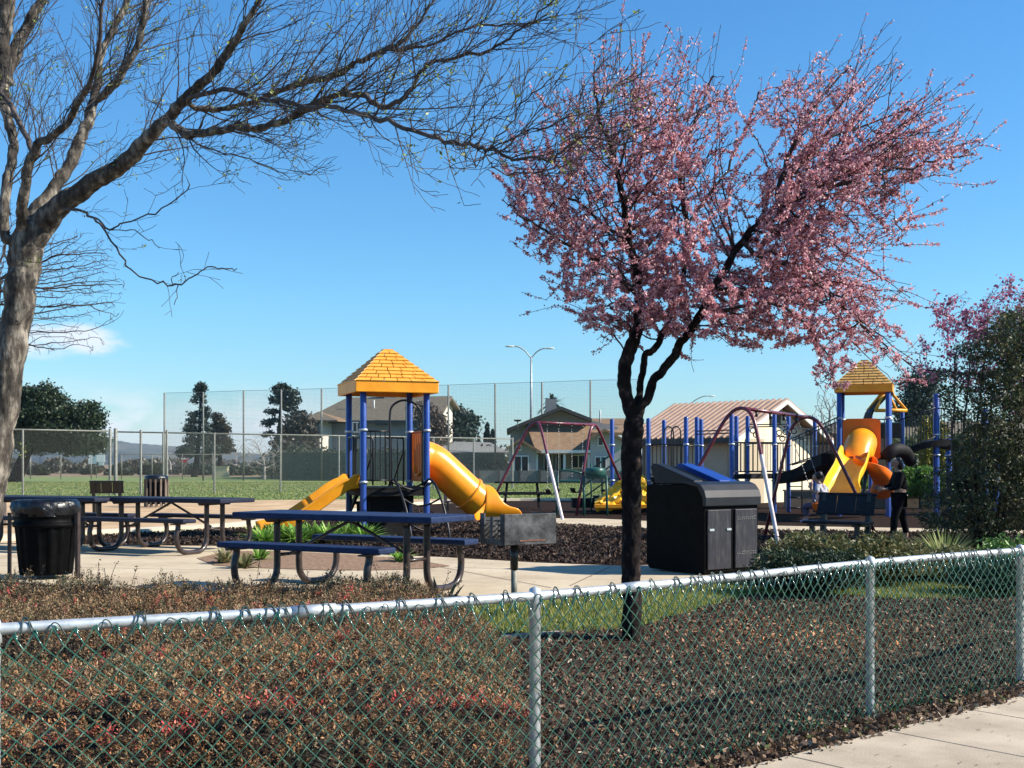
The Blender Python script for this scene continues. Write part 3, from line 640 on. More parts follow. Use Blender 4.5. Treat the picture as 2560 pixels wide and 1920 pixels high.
# left side plate with curved cut-outs: built from bars round the opening
for (y0, y1, a, b) in ((-.21, -.15, 0, h_), (.13, .21, 0, h_), (-.15, .13, 0, .05), (-.02, .03, .05, h_ - .03)): gb((.03 - w_ / 2, (y0 + y1) / 2, fz + (a + b) / 2), (th, y1 - y0 - .001, b - a))
for z in (.08, .13, .18): gb((.03 - w_ / 2 - .002, -.13, fz + z), (th, .05, .02))
m.build('firebox', M['grill'], t)
m = MB(); gb((.05, -d_ / 2 - .009, fz + .035), (w_ * .5, .004, .012)); m.build('rust_patch', M['rust'], t, bevel=.0015)
m = MB()
for k in range(9): gb((-.2 + k * .055, 0, fz + h_ - .07), (.008, d_ - .04, .008))
gb((.36, -.05, fz + h_ - .07), (.12, .012, .012)); gb((.36, .05, fz + h_ - .07), (.12, .012, .012)); m.build('grate', M['leg'], t)

# ---------------------------------------------------------------- twin lid recycling container
t = thing('recycling_container', 'large black waste container with one black and one blue lid, behind the pink tree trunk', 'waste container', (2.17, 13.55, ZG + .02))
fx = Vector((.80, .60, 0)).normalized(); fy = Vector((-.60, .80, 0)).normalized(); DM = Matrix((fx, fy, Vector((0, 0, 1)))).transposed().to_4x4()
Wd, Dd, Hd = .90, .95, 1.03
def prof_y(pts, x0, x1, mb):   # polygon in (depth, height), extruded along the front
    n = len(pts); vs = [DM @ Vector((x, y, z)) for x in (x0, x1) for y, z in pts]
    mb.add(vs, [tuple(range(n)), tuple(range(2 * n - 1, n - 1, -1))] + [(i, i + n, (i + 1) % n + n, (i + 1) % n) for i in range(n)]); return mb
body = [(0.0, .02), (Dd * .94, .02), (Dd, .08), (Dd, Hd - .02), (.16, Hd)] + [(.16 - .16 * math.sin(a), Hd - .16 + .16 * math.cos(a)) for a in (.3, .6, .9, 1.2, 1.57)] + [(-.0, Hd - .26)]
o = prof_y(body, 0, Wd, MB()).build('body', M['bin'], t, bevel=.012); fixn(o)
cap = [(-.035, Hd - .25), (.01, Hd - .25), (.02, Hd - .15), (.10, Hd - .03), (.30, Hd + .005), (.30, Hd + .03), (.14, Hd + .025), (.05, Hd - .005), (-.01, Hd - .07), (-.035, Hd - .15)]
o = prof_y(cap, -.015, Wd + .015, MB()).build('hood', mat('satin grey plastic', (.010, .011, .015), (.018, .020, .026), scale=5, rough=.42, spec=.25), t, bevel=.01); fixn(o)
for k, (x0, x1) in enumerate(((.04, .42), (.49, .86))):
    m = MB(); prof_y([(-.022, .06), (.004, .06), (.004, Hd - .29), (-.022, Hd - .29)], x0, x1, m); o = m.build('door_panel', M['binp'], t, bevel=.008); fixn(o)
    q = MB()
    if k == 0:
        for xx in (.06, .34): prof_y([(-.034, .50), (-.02, .50), (-.02, .525), (-.034, .525)], xx, xx + .07, q)
        fixn(q.build('latch', M['galv'], o))
    else:
        # embossed, worn and mostly unreadable lettering bands
        rs = np.random.RandomState(3)
        for z in (.62, .22):
            x = x0 + .03
            while x < x1 - .04:
                w = rs.uniform(.018, .03); h = rs.uniform(.02, .035)
                prof_y([(-.027, z), (-.0225, z), (-.0225, z + .006), (-.027, z + .006)], x, x + w, q)
                if rs.uniform() < .7: prof_y([(-.027, z + h), (-.0225, z + h), (-.0225, z + h + .006), (-.027, z + h + .006)], x, x + w, q)
                prof_y([(-.027, z + .006), (-.0225, z + .006), (-.0225, z + h), (-.027, z + h)], x, x + .005, q)
                x += w + .012
        fixn(q.build('worn_marking', mat('worn grey mark', (.22, .22, .22), (.10, .10, .10), scale=60, rough=.7), o))
for k, (x0, x1, mm) in enumerate(((.02, .17, mat('grey black lid', (.008, .009, .012), (.014, .016, .02), scale=6, rough=.5, spec=.2)), (.44, .62, M['bluelid']))):
    m = MB(); prof_y([(.18, Hd + .0), (.82, Hd + .0), (.90, Hd + .20), (.86, Hd + .235), (.80, Hd + .235), (.18, Hd + .04)], x0, x1, m); o = m.build('lid', mm, t, bevel=.01, label=('black sloping lid', 'bright blue sloping lid')[k]); fixn(o)
    # the lid's own hollow dark side skirt
    m = MB(); prof_y([(.20, Hd - .01), (.88, Hd - .01), (.84, Hd + .19), (.78, Hd + .20), (.20, Hd + .02)], x0 + .02, x1 + .16, m); fixn(m.build('lid_skirt', M['bin'] if k == 0 else M['bluelid'], o))

# ---------------------------------------------------------------- swing sets
def swing_set(name, label, A, B, hang, r=.045, n=14):
    """A, B: (foot1, apex, foot2) of each end frame as world points"""
    base = (A[1] + B[1]) / 2; t = thing(name, label, 'swing set', (base.x, base.y, ZG), 0, 'swing sets')
    for (f1, ap, f2) in (A, B):
        pts = []
        for f_, rev in ((f1, False), (f2, True)):
            hv = Vector((f_.x - ap.x, f_.y - ap.y, 0)); hn = hv.normalized(); q = ap + hn * .34 - Vector((0, 0, .34)); ln = (q - f_).normalized(); c_ = q + ln * ((ap.z - q.z) / ln.z)
            seg = [f_, f_.lerp(q, .5)] + [q * (1 - t) ** 2 + c_ * 2 * t * (1 - t) + ap * t * t for t in (0, .2, .4, .6, .8)]
            pts = seg + [ap] if not rev else pts + seg[::-1]
        m = MB(); m.tube(pts, r, 12); m.build('end_frame', M['maroon'], t, origin=t.location)
    m = MB(); m.tube([A[1], B[1]], r, 10); beam = m.build('top_beam', M['maroon'], t, origin=t.location)
    for h in hang:
        p = A[1].lerp(B[1], h); m = MB(); m.tube([p + Vector((0, 0, -.03)), p + Vector((0, 0, -.11))], .022, 8); m.lathe([(r * 1.0, -.03), (r * 1.2, -.02), (r * 1.2, .02), (r, .03)], p, 10); m.build('hanger', M['black'], beam, origin=t.location)
    return t
def belt_swing(label, p1, p2, bot, seatm, w=.42, split=.7):
    t = thing('belt_swing', label, 'swing', tuple(bot), 0, 'swing seats')
    d = (p2 - p1).normalized(); s1 = bot - d * w / 2 + Vector((0, 0, .12)); s2 = bot + d * w / 2 + Vector((0, 0, .12))
    for p, s in ((p1, s1), (p2, s2)):
        m = MB(); ln = (s - p).length; k = int(ln / .06)
        for i in range(k):
            a = p.lerp(s, i / k); b = p.lerp(s, (i + .85) / k); m.tube([a, b], .009 if i % 2 else .005, 4)
        m.build('chain', M['chain'], t, origin=bot)
    m = MB(); fwd = d.cross(Vector((0, 0, 1))).normalized() * .07; pts = bend([s1, bot - d * w * .3 + Vector((0, 0, .02)), bot, bot + d * w * .3 + Vector((0, 0, .02)), s2], 4); vs = []
    for q in pts: vs += [q - fwd, q + fwd]
    m.add(vs, [(2 * i, 2 * i + 1, 2 * i + 3, 2 * i + 2) for i in range(len(pts) - 1)], True); o = m.build('seat', seatm, t, origin=bot); s = o.modifiers.new('thickness', 'SOLIDIFY'); s.thickness = .015
    return t
# far set (left in the picture): near leg white from fading and sunlit gloss
def gp(px, py): return G(px, py)
A1 = (G(1407, 1301), P(1343, 1056, 28.6), G(1212, 1293)); B1 = (G(1441, 1290), P(1487, 1062, 30.4), G(1585, 1281))
s1 = swing_set('swing_set', 'maroon arched swing set behind the tube slide, its near leg faded and lit white', A1, B1, (.16, .36, .58, .78), r=.034)
A2 = (G(1948, 1371), P(1852, 1020, 18.9), G(1640, 1362)); B2 = (G(1911, 1343), P(2019, 1043, 20.6), G(2196, 1350))
s2 = swing_set('swing_set', 'large maroon arched swing set behind the waste container, nearer right', A2, B2, (.22, .42, .62, .82), r=.029)
mw = mat('faded sunlit swing paint', (.60, .52, .52), (.76, .70, .70), scale=7, rough=.35, c3=(.68, .6, .61))  # fading and sunlit gloss of the leg put into the colour
for st_, (f, ap) in ((s1, (A1[0], A1[1])), (s2, (A2[0], A2[1]))):
    q_ = ap + Vector((f.x - ap.x, f.y - ap.y, 0)).normalized() * .34 - Vector((0, 0, .34)); ap = q_; d = (f - ap); m = MB(); r_ = (.034 if st_ is s1 else .029) + .003
    m.tube([ap + d * .22, ap + d * .5, ap + d * .75, f], r_, 10, cap=False); m.build('faded_lit_sleeve', mw, st_, origin=st_.location, label='sun-bleached and sunlit lower leg sleeve')
be = lambda AB, h: AB[0][1].lerp(AB[1][1], h)
belt_swing('black belt swing hanging from the far swing set, left seat', be((A1, B1), .16), be((A1, B1), .36), be((A1, B1), .26) + Vector((0, 0, -1.72)), M['rubber'])
belt_swing('black belt swing hanging from the far swing set, right seat', be((A1, B1), .58), be((A1, B1), .78), be((A1, B1), .68) + Vector((0, 0, -1.70)), M['rubber'])
# ---------------------------------------------------------------- large play structure at the right
PG = thing('play_structure', 'large blue-posted play structure with decks, bridges, slides and a yellow shingled roof', 'play structure', (8.8, 30, ZG))
def gpost(px, D, top_px_y, r=.058, collars=(1.05, 1.98), botz=ZG - .1):
    q = P(px, 1200, D); return post(PG, q.x, q.y, botz, P(px, top_px_y, D).z, r, collars=collars)
def at(px, D, z=0): q = P(px, 1200, D); return Vector((q.x, q.y, z))
dk = [(1621, 31, 1046), (1660, 32.2, 1050), (1715, 30.6, 1042), (1742, 31.6, 1043), (1753, 32.8, 1048), (1829, 30.2, 1035), (1841, 31.4, 1040), (1869, 33, 1040), (1936, 31.2, 1032), (1971, 31.8, 1038), (2037, 34, 1045), (1530, 31.5, 1048)]
for px, D, ty in dk: gpost(px, D, ty)
def deckp(pts, z, th=.12, name='deck'):
    m = MB(); n = len(pts); vs = [Vector((p.x, p.y, z - th)) for p in pts] + [Vector((p.x, p.y, z)) for p in pts]
    m.add(vs, [tuple(range(n))[::-1], tuple(range(n, 2 * n))] + [(i, (i + 1) % n, (i + 1) % n + n, i + n) for i in range(n)]); o = m.build(name, M['deck'], PG, origin=PG.location); return fixn(o)
deckp([at(1621, 31), at(1715, 30.6), at(1753, 32.8), at(1660, 32.6)], 1.14)
deckp([at(1829, 30.2), at(1936, 31.2), at(1971, 33), at(1869, 33.2)], 1.22)
deckp([at(1530, 31.5), at(1621, 31), at(1650, 32.6), at(1560, 33)], .95)
railing(PG, at(1621, 31), at(1715, 30.6), 1.2, 1.98, 9)
railing(PG, at(1660, 32.4), at(1752, 32.6), 1.2, 1.98, 9)
railing(PG, at(1742, 31.5), at(1829, 30.3), 2.26, 2.34, 1)
railing(PG, at(1829, 30.2), at(1869, 33), 1.28, 2.04, 8)
railing(PG, at(1841, 31.2), at(1936, 31.2), 1.28, 2.04, 9)
railing(PG, at(1936, 31.2), at(1971, 32), 1.28, 2.04, 5)
railing(PG, at(1869, 33), at(1971, 32.6), 1.28, 2.04, 8)
railing(PG, at(1560, 32.8), at(1621, 31), 1.1, 1.98, 6)
railing(PG, at(1869, 33), at(1971, 32.6), 2.5, 2.56, 1); railing(PG, at(1936, 31.2), at(2037, 34), 2.2, 2.45, 1)
for px, D in ((1672, 31.2), (1690, 30.9)):
    arch(PG, [at(px - 12, D, 1.1), at(px - 12, D, 2.2), at(px - 6, D, 2.42), at(px + 6, D, 2.42), at(px + 12, D, 2.2), at(px + 12, D, 1.1)], .018)
# shape play panels: small rings between posts
m = MB()
for k, (px, pz) in enumerate(((1948, 2.3), (1956, 2.15), (1964, 2.32), (1882, 2.36), (1890, 2.25), (1985, 2.35), (2003, 2.2), (2020, 2.3))):
    c = at(px, 31.6, pz); m.tube([c + Vector((math.cos(a) * .07, 0, math.sin(a) * .07)) for a in np.linspace(0, 6.283, 11)], .016, 6, cap=False)
m.build('ring_panel', M['black'], PG, origin=PG.location)
# ladder left of the bridge, hanging under the deck
m = MB()
for px in (1973, 2005): m.tube([at(px, 31.0, .1), at(px, 31.0, 1.25)], .018, 6)
for z in (.35, .62, .9, 1.15): m.tube([at(1973, 31.0, z), at(2005, 31.0, z)], .014, 6)
m.build('ladder', M['black'], PG, origin=PG.location)
# climbing bridge rising to the roofed tower
def bridge(pts, w, th, name='bridge'):
    m = MB(); pts = bend(pts, 5); vs = []
    for i, p in enumerate(pts):
        t = (pts[min(i + 1, len(pts) - 1)] - pts[max(i - 1, 0)]); q = Vector((-t.y, t.x, 0)).normalized() * w / 2
        vs += [p - q, p + q, p + q - Vector((0, 0, th)), p - q - Vector((0, 0, th))]
    n = len(pts); m.add(vs, [(i * 4 + k, i * 4 + (k + 1) % 4, (i + 1) * 4 + (k + 1) % 4, (i + 1) * 4 + k) for i in range(n - 1) for k in range(4)] + [(3, 2, 1, 0), tuple((n - 1) * 4 + k for k in range(4))])
    return fixn(m.build(name, M['deck'], PG, origin=PG.location))
bridge([at(1945, 31.2, 1.24), at(1985, 31, 1.30), at(2030, 30.6, 1.44), at(2065, 30, 1.62), at(2092, 29.4, 1.74)], .8, .28)
railing(PG, at(1971, 31.2), at(2096, 29.0), (1.45, 1.85), (2.1, 2.62), 13)
railing(PG, at(1980, 32.0), at(2110, 30.4), (1.45, 1.85), (2.1, 2.62), 13)
# roofed tower
U2 = Vector((.945, -.326, 0)).normalized(); V2 = Vector((.326, .945, 0)).normalized()
F1 = at(2098, 29.3); C2 = F1 + U2 * .57 + V2 * .57
t2 = lambda a, b, z: Vector((C2.x, C2.y, 0)) + U2 * a + V2 * b + Vector((0, 0, z))
for a, b in ((-.57, -.57), (.57, -.57), (-.57, .57), (.57, .57)):
    q = t2(a, b, 0); post(PG, q.x, q.y, ZG - .1, 3.3, .06, collars=(1.66, 2.6))
M['roofy'] = mat('faded roof plastic', (.50, .27, .075), (.62, .36, .12), scale=5, rough=.55, spec=.2, bump=.05)
slope_roof(PG, C2, U2, V2, .68, 3.22, 3.40, 4.02)
M2 = Matrix((U2, V2, Vector((0, 0, 1)))).transposed().to_4x4()
m = MB(); m.box(t2(0, 0, 1.64), (1.2, 1.2, .10), M=M2); m.build('deck', M['deck'], PG, origin=PG.location)
# orange panel with round opening and hooded slide coming towards the path
m = MB(); hole = .36; cz = 2.02; vs = []; n = 32; W2 = .44; H2 = .50
for s in (-.62, -.66):
    for j in range(n):
        a = 2 * math.pi * j / n; ca, sa = math.cos(a), math.sin(a); vs.append(t2(-.04 + ca * hole * .9, s, cz - .05 + sa * hole * .9))
    for j in range(n):
        a = 2 * math.pi * j / n; ca, sa = math.cos(a), math.sin(a); k = 1 / max(abs(ca) / W2, abs(sa) / H2); vs.append(t2(-.04 + ca * k, s, cz + sa * k + .06))
fs = []
for j in range(n):
    i = (j + 1) % n; fs += [(j, i, n + i, n + j), (2 * n + j, 3 * n + j, 3 * n + i, 2 * n + i), (n + j, n + i, 3 * n + i, 3 * n + j), (j, 2 * n + j, 2 * n + i, i)]
m.add(vs, fs); fixn(m.build('slide_panel', M['orange'], PG, origin=PG.location))
ax = bend([t2(-.04, -.60, 2.00), t2(-.05, -.92, 1.93), t2(-.10, -1.22, 1.70), t2(-.13, -1.40, 1.46)], 5)
m = MB(); m.tube(ax, .355, 24, cap=False); o = m.build('slide_hood', M['tube'], PG, origin=PG.location); s = o.modifiers.new('thickness', 'SOLIDIFY'); s.thickness = .025; s.offset = 0
def trough(name, path, w, h, mt, parent, flare=1.25, th=.03):
    pts = bend(path, 6); m = MB(); vs = []; na = 13; k = len(pts)
    for i, p in enumerate(pts):
        t = (pts[min(i + 1, k - 1)] - pts[max(i - 1, 0)]).normalized(); sd_ = t.cross(Vector((0, 0, 1))).normalized(); up = sd_.cross(t).normalized(); f = 1 + (flare - 1) * (i / (k - 1)) ** 2
        for j in range(na):
            a = math.pi * j / (na - 1); vs.append(p + sd_ * math.cos(a) * w / 2 * f + up * (h - math.sin(a) ** .6 * h))
    m.add(vs, [(i * na + j, i * na + j + 1, (i + 1) * na + j + 1, (i + 1) * na + j) for i in range(k - 1) for j in range(na - 1)], True)
    o = m.build(name, mt, parent, origin=PG.location); s = o.modifiers.new('thickness', 'SOLIDIFY'); s.thickness = th; s.offset = 0
    b = o.modifiers.new('bevel', 'BEVEL'); b.width = .01; b.segments = 2; return o
trough('wave_slide', [t2(-.10, -1.15, 1.42), P(2140, 1150, 27.6), P(2128, 1190, 27.0), P(2112, 1222, 26.6), P(2104, 1246, 26.3), P(2101, 1256, 25.9)], .66, .34, M['yellowlit'], PG)
trough('spiral_slide', [t2(.05, -1.3, 1.45), P(2160, 1165, 27.4), P(2182, 1185, 27.2), P(2202, 1205, 27.5), P(2210, 1228, 28.0), P(2205, 1246, 28.5)], .42, .22, M['orange'], PG)  # orange puts the shade on this slide into its colour
m = MB(); m.tube(bend([t2(.1, -1.1, 1.3), P(2166, 1175, 27.5), P(2160, 1230, 27.3), P(2160, 1290, 27.3)], 4), .04, 8); m.build('slide_support', M['black'], PG, origin=PG.location)
railing(PG, t2(-.6, .6, 0), t2(.6, .6, 0), 1.75, 2.6, 8); railing(PG, t2(-.6, -.6, 0), t2(-.6, .6, 0), 1.75, 2.6, 6); railing(PG, t2(.55, -.6, 0), t2(.6, .6, 0), 1.75, 2.6, 6)
# crawl tube, arched bridge and posts further right
m = MB(); m.tube(bend([at(2212, 28.8, 1.62), at(2235, 28.8, 1.82), at(2262, 29.2, 1.78), at(2275, 29.6, 1.55)], 4), .155, 18); m.build('crawl_tube', M['deck'], PG, origin=PG.location)
for px, D, ty, bz in ((2341, 29.5, 985, 0), (2372, 31, 1096, 0), (2462, 29.5, 1020, 0), (2491, 31, 1110, 0), (2580, 29.5, 1000, 0)): gpost(px, D, ty, .075, collars=(1.7, 2.2))
bridge([at(2250, 30, 1.70), at(2295, 29.8, 1.98), at(2345, 29.8, 2.08), at(2400, 30, 1.98), at(2470, 30, 1.80), at(2560, 30, 1.8)], .9, .16)
railing(PG, at(2245, 29.6), at(2338, 29.4), (1.75, 2.15), (2.55, 2.86), 13)
railing(PG, at(2345, 29.4), at(2462, 29.4), (2.1, 1.9), (2.85, 2.7), 14)
# second small roof frame behind
C3 = at(2216, 34); m = MB()
for a, b in ((-.42, -.4), (.42, -.4), (-.42, .4), (.42, .4)): m.tube([C3 + Vector((a, b, 3.0)), C3 + Vector((0, b * .2, 3.62))], .045, 8)
m.tube([C3 + Vector((-.45, -.4, 2.98)), C3 + Vector((.45, -.4, 2.98))], .05, 8); m.build('roof_frame', M['yellow'], PG, origin=PG.location)
m = MB(); m.add([C3 + Vector((x, y, z)) for x, y, z in ((-.5, -.35, 2.95), (.0, -.35, 3.5), (.0, .35, 3.5), (-.5, .35, 2.95), (-.75, -.35, 2.2), (-.75, .35, 2.2))], [(0, 1, 2, 3), (4, 0, 3, 5)]); m.add([C3 + Vector((x, -.42, z)) for x, z in ((-.5, 2.2), (.3, 2.2), (.3, 2.6), (-.5, 2.6))], [(0, 1, 2, 3)])
o = m.build('canopy', M['deck'], PG, origin=PG.location); s = o.modifiers.new('thickness', 'SOLIDIFY'); s.thickness = .04
for a in (-.45, .45): post(PG, C3.x + a, C3.y, ZG, 3.0, .06)
# yellow rock climber at the left end with green handrails
rs = np.random.RandomState(21); m = MB(); gx, gz = 15, 11; vs = []
for j in range(gz):
    for i in range(gx):
        u = i / (gx - 1); w = j / (gz - 1); px = 1488 + u * 128; lim = min(1, .15 + 1.15 * u) if u < .75 else 1 - (u - .75) * .9
        z = .42 + w * lim * .92 + .03 * rs.uniform(-1, 1); D = 30.2 + w * .75 + .09 * (((i // 2) + (j // 2)) % 2) + .05 * rs.uniform(-1, 1)
        vs.append(at(px + rs.uniform(-2, 2), D, z))
m.add(vs, [(j * gx + i, j * gx + i + 1, (j + 1) * gx + i + 1, (j + 1) * gx + i) for j in range(gz - 1) for i in range(gx - 1)]); o = m.build('rock_climber', M['yellowlit'], PG, origin=PG.location); s = o.modifiers.new('thickness', 'SOLIDIFY'); s.thickness = .12
m = MB(); m.beam(at(1486, 30.2, .42), at(1616, 30.2, .42), .25, .08); m.build('climber_base', M['yellow'], PG, origin=PG.location)
mg = mat('dark green paint', (.012, .06, .05), (.02, .09, .07), scale=5, rough=.4)
m = MB()
for dz in (0, .32, .6): m.tube([at(1462, 31.5, .62 + dz), at(1570, 31.5, 1.45 + dz)], .022, 6)
for px in (1478, 1505, 1532): m.tube([at(px, 31.5, .2), at(px, 31.5, 1.5 + (px - 1478) * .006)], .022, 6)
m.build('stair_rail', mg, PG, origin=PG.location)
m = MB()
for k in range(5): m.box(at(1478 + k * 20, 32, .45 + k * .16), (.3, .8, .05))
m.box(at(1500, 31.9, .45), (1.5, .7, .25)); m.box(at(1590, 31.6, .33), (1.6, .8, .2)); m.build('steps', M['deck'], PG, origin=PG.location)
# little green seat / ride beside it
t = thing('playground_chair', 'dark green metal play chair with tube legs beside the yellow rock climber', 'play chair', (at(1455, 29.5, 0).x, 29.5, ZG))
m = MB()
for x in (-.62, .05, .62): m.tube([(x, 0, -.05), (x * .97, 0, 1.0)], .03, 8)
m.tube(bend([(-.62, 0, .95), (-.55, 0, 1.1), (-.3, 0, 1.12), (.0, 0, 1.05)], 3), .025, 8); m.build('leg', mg, t)
m = MB(); m.box((-.3, 0, .86), (.5, .3, .06)); m.box((.35, .1, .98), (.5, .3, .12)); m.lathe([(.001, 1.2), (.24, 1.18), (.27, 1.08), (.24, 1.0)], (.33, .12, 0), 16); m.build('seat', mg, t, bevel=.02)

# ---------------------------------------------------------------- benches
def bench(name, label, loc, rz, w, mt, legm, group=None, back=True):
    t = thing(name, label, 'bench', loc, rz, group)
    m = MB(); m.box((0, 0, .44), (w, .42, .04)); m.build('seat', mt, t, bevel=.012)
    if back:
        m = MB(); BM = Matrix.Rotation(math.radians(-16), 4, 'X')
        for k in range(3): m.box(Vector((w * (k - 1) / 3 * .98, .27, .70)), (w / 3 * .94, .03, .26), M=BM)
        for z in (.56, .84): m.box((0, .265 + (z - .7) * .28, z), (w, .045, .035), M=BM)
        m.build('backrest', mt, t, bevel=.008)
    for s in (-1, 1):
        m = MB(); m.beam((s * w * .38, -.1, .42), (s * w * .38, -.12, -.02), .06, .06); m.beam((s * w * .38, .18, -.02), (s * w * .38, .32, .86), .07, .07); m.beam((s * w * .38, -.2, .41), (s * w * .38, .22, .41), .06, .05); m.build('leg', legm, t)
    return t
q = P(272, 1287, 30.5); bench('park_bench', 'small black park bench seen from behind, in front of the tall fence at the left', (q.x, q.y, ZG), math.radians(188), 1.05 * .8, M['black'], M['black'], 'park benches')
q = P(2090, 1375, 17.2); bench('park_bench', 'black and blue bench in front of the person pushing the swing', (q.x + .05, 17.3, ZG), math.radians(-42), .92, mat('blue black bench coating', (.004, .005, .009), (.010, .012, .020), scale=6, rough=.5, spec=.2), M['black'], 'park benches')
q = G(1140, 1303); bench('park_bench', 'small dark backless bench behind the play tower, partly hidden by the tube slide', (q.x, q.y, ZG), math.radians(10), .55, M['leg'], M['leg'], 'park benches', back=False)
q = P(1305, 1270, 34); t = thing('picnic_table', 'long dark picnic table standing far back beside the swing set', 'picnic table', (q.x, q.y, ZG), 0, None)
m = MB(); m.box((0, 0, .76), (1.55, .7, .05)); m.build('tabletop', M['deck'], t, bevel=.01)
for s in (-1, 1): m = MB(); m.box((0, s * .65, .45), (1.55, .25, .05)); m.build('bench_seat', M['deck'], t, bevel=.01)
for s in (-1, 1):
    m = MB(); m.beam((s * .5, -.75, 0), (s * .42, -.1, .74), .06, .06); m.beam((s * .5, .75, 0), (s * .42, .1, .74), .06, .06); m.beam((s * .48, -.7, .42), (s * .48, .7, .42), .05, .05); m.build('leg', M['deck'], t)

# ---------------------------------------------------------------- people
def skin(name, V, E, Rr, m, parent, sub=1, root=0):
    me = bpy.data.meshes.new(name); b = bmesh.new(); sk = b.verts.layers.skin.verify(); vs = [b.verts.new(v) for v in V]
    for i, k in E: b.edges.new((vs[i], vs[k]))
    for i, v in enumerate(vs): r = Rr[i]; v[sk].radius = r if isinstance(r, tuple) else (r, r); v[sk].use_root = (i == root)
    b.to_mesh(me); b.free(); me.materials.append(m); o = bpy.data.objects.new(name, me); C.objects.link(o); o.parent = parent
    k = o.modifiers.new('skin', 'SKIN'); k.use_smooth_shade = True
    s = o.modifiers.new('subdivision', 'SUBSURF'); s.levels = sub; s.render_levels = 2; return o
def hand(V, E, Rr, wrist, d, side, curl):
    """palm and five fingers grown from a wrist index; d = pointing direction, side = thumb side, curl = bend direction"""
    w = Vector(V[wrist]); d = Vector(d).normalized(); side = Vector(side).normalized(); curl = Vector(curl).normalized()
    p = len(V); V.append(tuple(w + d * .045)); E.append((wrist, p)); Rr.append((.030, .016))
    for k, (o, l) in enumerate(((.026, .060), (.009, .068), (-.009, .064), (-.026, .050))):
        a = w + d * .075 + side * o; i = len(V); V.append(tuple(a)); E.append((p, i)); Rr.append(.0095)
        V.append(tuple(a + d * l * .5 + curl * .008)); E.append((i, i + 1)); Rr.append(.008); V.append(tuple(a + d * l * .85 + curl * .026)); E.append((i + 1, i + 2)); Rr.append(.0065)
    i = len(V); V.append(tuple(w + d * .035 + side * .036)); E.append((p, i)); Rr.append(.010); V.append(tuple(w + d * .07 + side * .056 + curl * .012)); E.append((i, i + 1)); Rr.append(.008)
skinm = mat('skin', (.36, .20, .13), (.42, .25, .17), scale=8, rough=.5)
clothd = mat('black clothing', (.004, .004, .005), (.009, .009, .011), scale=18, rough=.9, spec=.1, bump=.5, bscale=30)
hairm = mat('dark hair', (.008, .006, .005), (.02, .014, .01), scale=30, rough=.45, stretch=(3, 3, .6))
white = mat('white cloth', (.62, .60, .66), (.72, .70, .74), scale=10, rough=.8)
q = G(2246, 1352); k_ = 1.0
t = thing('person', 'adult in black clothes with dark hair, standing and reaching out to push the swing', 'person', (q.x, q.y, ZG), 0)
# facing -x ; lateral axis y
pel = (.02, 0, .74); V = [pel, (.03, 0, .90), (.02, 0, 1.05), (-.005, 0, 1.155), (-.02, 0, 1.215), (-.045, 0, 1.285), (-.04, 0, 1.375)]
E = [(0, 1), (1, 2), (2, 3), (3, 4), (4, 5), (5, 6)]; Rr = [(.10, .12), (.095, .115), (.105, .135), (.05, .055), (.042, .042), (.078, .072), (.062, .06)]
def limb(V, E, Rr, root, pts, rad):
    p = root
    for a, r in zip(pts, rad): V.append(a); Rr.append(r); E.append((p, len(V) - 1)); p = len(V) - 1
    return p
V.append((-.128, 0, 1.30)); E.append((5, 7)); Rr.append(.014)      # nose
for s in (-1, 1): V.append((-.035, s * .082, 1.30)); E.append((5, len(V) - 1)); Rr.append(.014)   # ears
legL = [[(-.00, -.075, .70), (-.09, -.085, .40), (-.115, -.085, .075), (-.20, -.09, .03)], [(.03, .075, .70), (.10, .085, .41), (.165, .085, .075), (.085, .09, .03)]]
for pts in legL: limb(V, E, Rr, 0, pts, [.078, .055, .035, .03])
w1 = limb(V, E, Rr, 2, [(-.0, -.15, 1.10), (-.06, -.19, .90), (-.27, -.17, .86)], [.045, .034, .024]); hand(V, E, Rr, w1, (-1, .05, .03), (0, .4, .9), (.1, .1, -1))
w2 = limb(V, E, Rr, 2, [(-.0, .15, 1.10), (-.07, .19, .90), (-.25, .14, .88)], [.045, .034, .024]); hand(V, E, Rr, w2, (-1, -.05, .08), (0, -.4, .9), (.1, -.1, -1))
skin('body', V, E, Rr, skinm, t)
Vj = [(.03, 0, .80), (.035, 0, .92), (.02, 0, 1.06), (-.0, 0, 1.15), (-.0, -.155, 1.10), (-.06, -.195, .90), (-.24, -.172, .862), (-.0, .155, 1.10), (-.07, .195, .90), (-.22, .147, .877)]
skin('jacket', Vj, [(0, 1), (1, 2), (2, 3), (2, 4), (4, 5), (5, 6), (2, 7), (7, 8), (8, 9)], [(.135, .15), (.12, .135), (.13, .155), (.065, .075), .062, .05, .036, .062, .05, .036], clothd, t)
skin('shirt_hem', [(.03, 0, .735), (.035, 0, .80)], [(0, 1)], [(.142, .15), (.13, .14)], white, t)
Vp = [(.025, 0, .73)]; Ep = []; Rp = [(.118, .135)]
for pts in legL: limb(Vp, Ep, Rp, 0, [pts[0], pts[1], (pts[2][0], pts[2][1], .11)], [.098, .072, .055])
skin('trousers', Vp, Ep, Rp, clothd, t)
for pts in legL:
    a = pts[2]; skin('shoe', [(a[0] + .03, a[1], .05), (a[0] - .05, a[1], .04), (a[0] - .14, a[1], .032)], [(0, 1), (1, 2)], [(.048, .05), (.045, .042), (.035, .03)], M['rubber'], t)
skin('hair', [(-.045, 0, 1.375), (-.018, 0, 1.33), (.015, 0, 1.25), (.03, 0, 1.16)], [(0, 1), (1, 2), (2, 3)], [(.082, .082), (.088, .092), (.075, .085), .05], hairm, t)
for s in (-1, 1):
    m = MB(); m.lathe([(.001, -.008), (.007, -.004), (.008, 0), (.007, .004), (.001, .008)], (-.112, s * .03, 1.315), 8); m.build('eye', hairm, t)
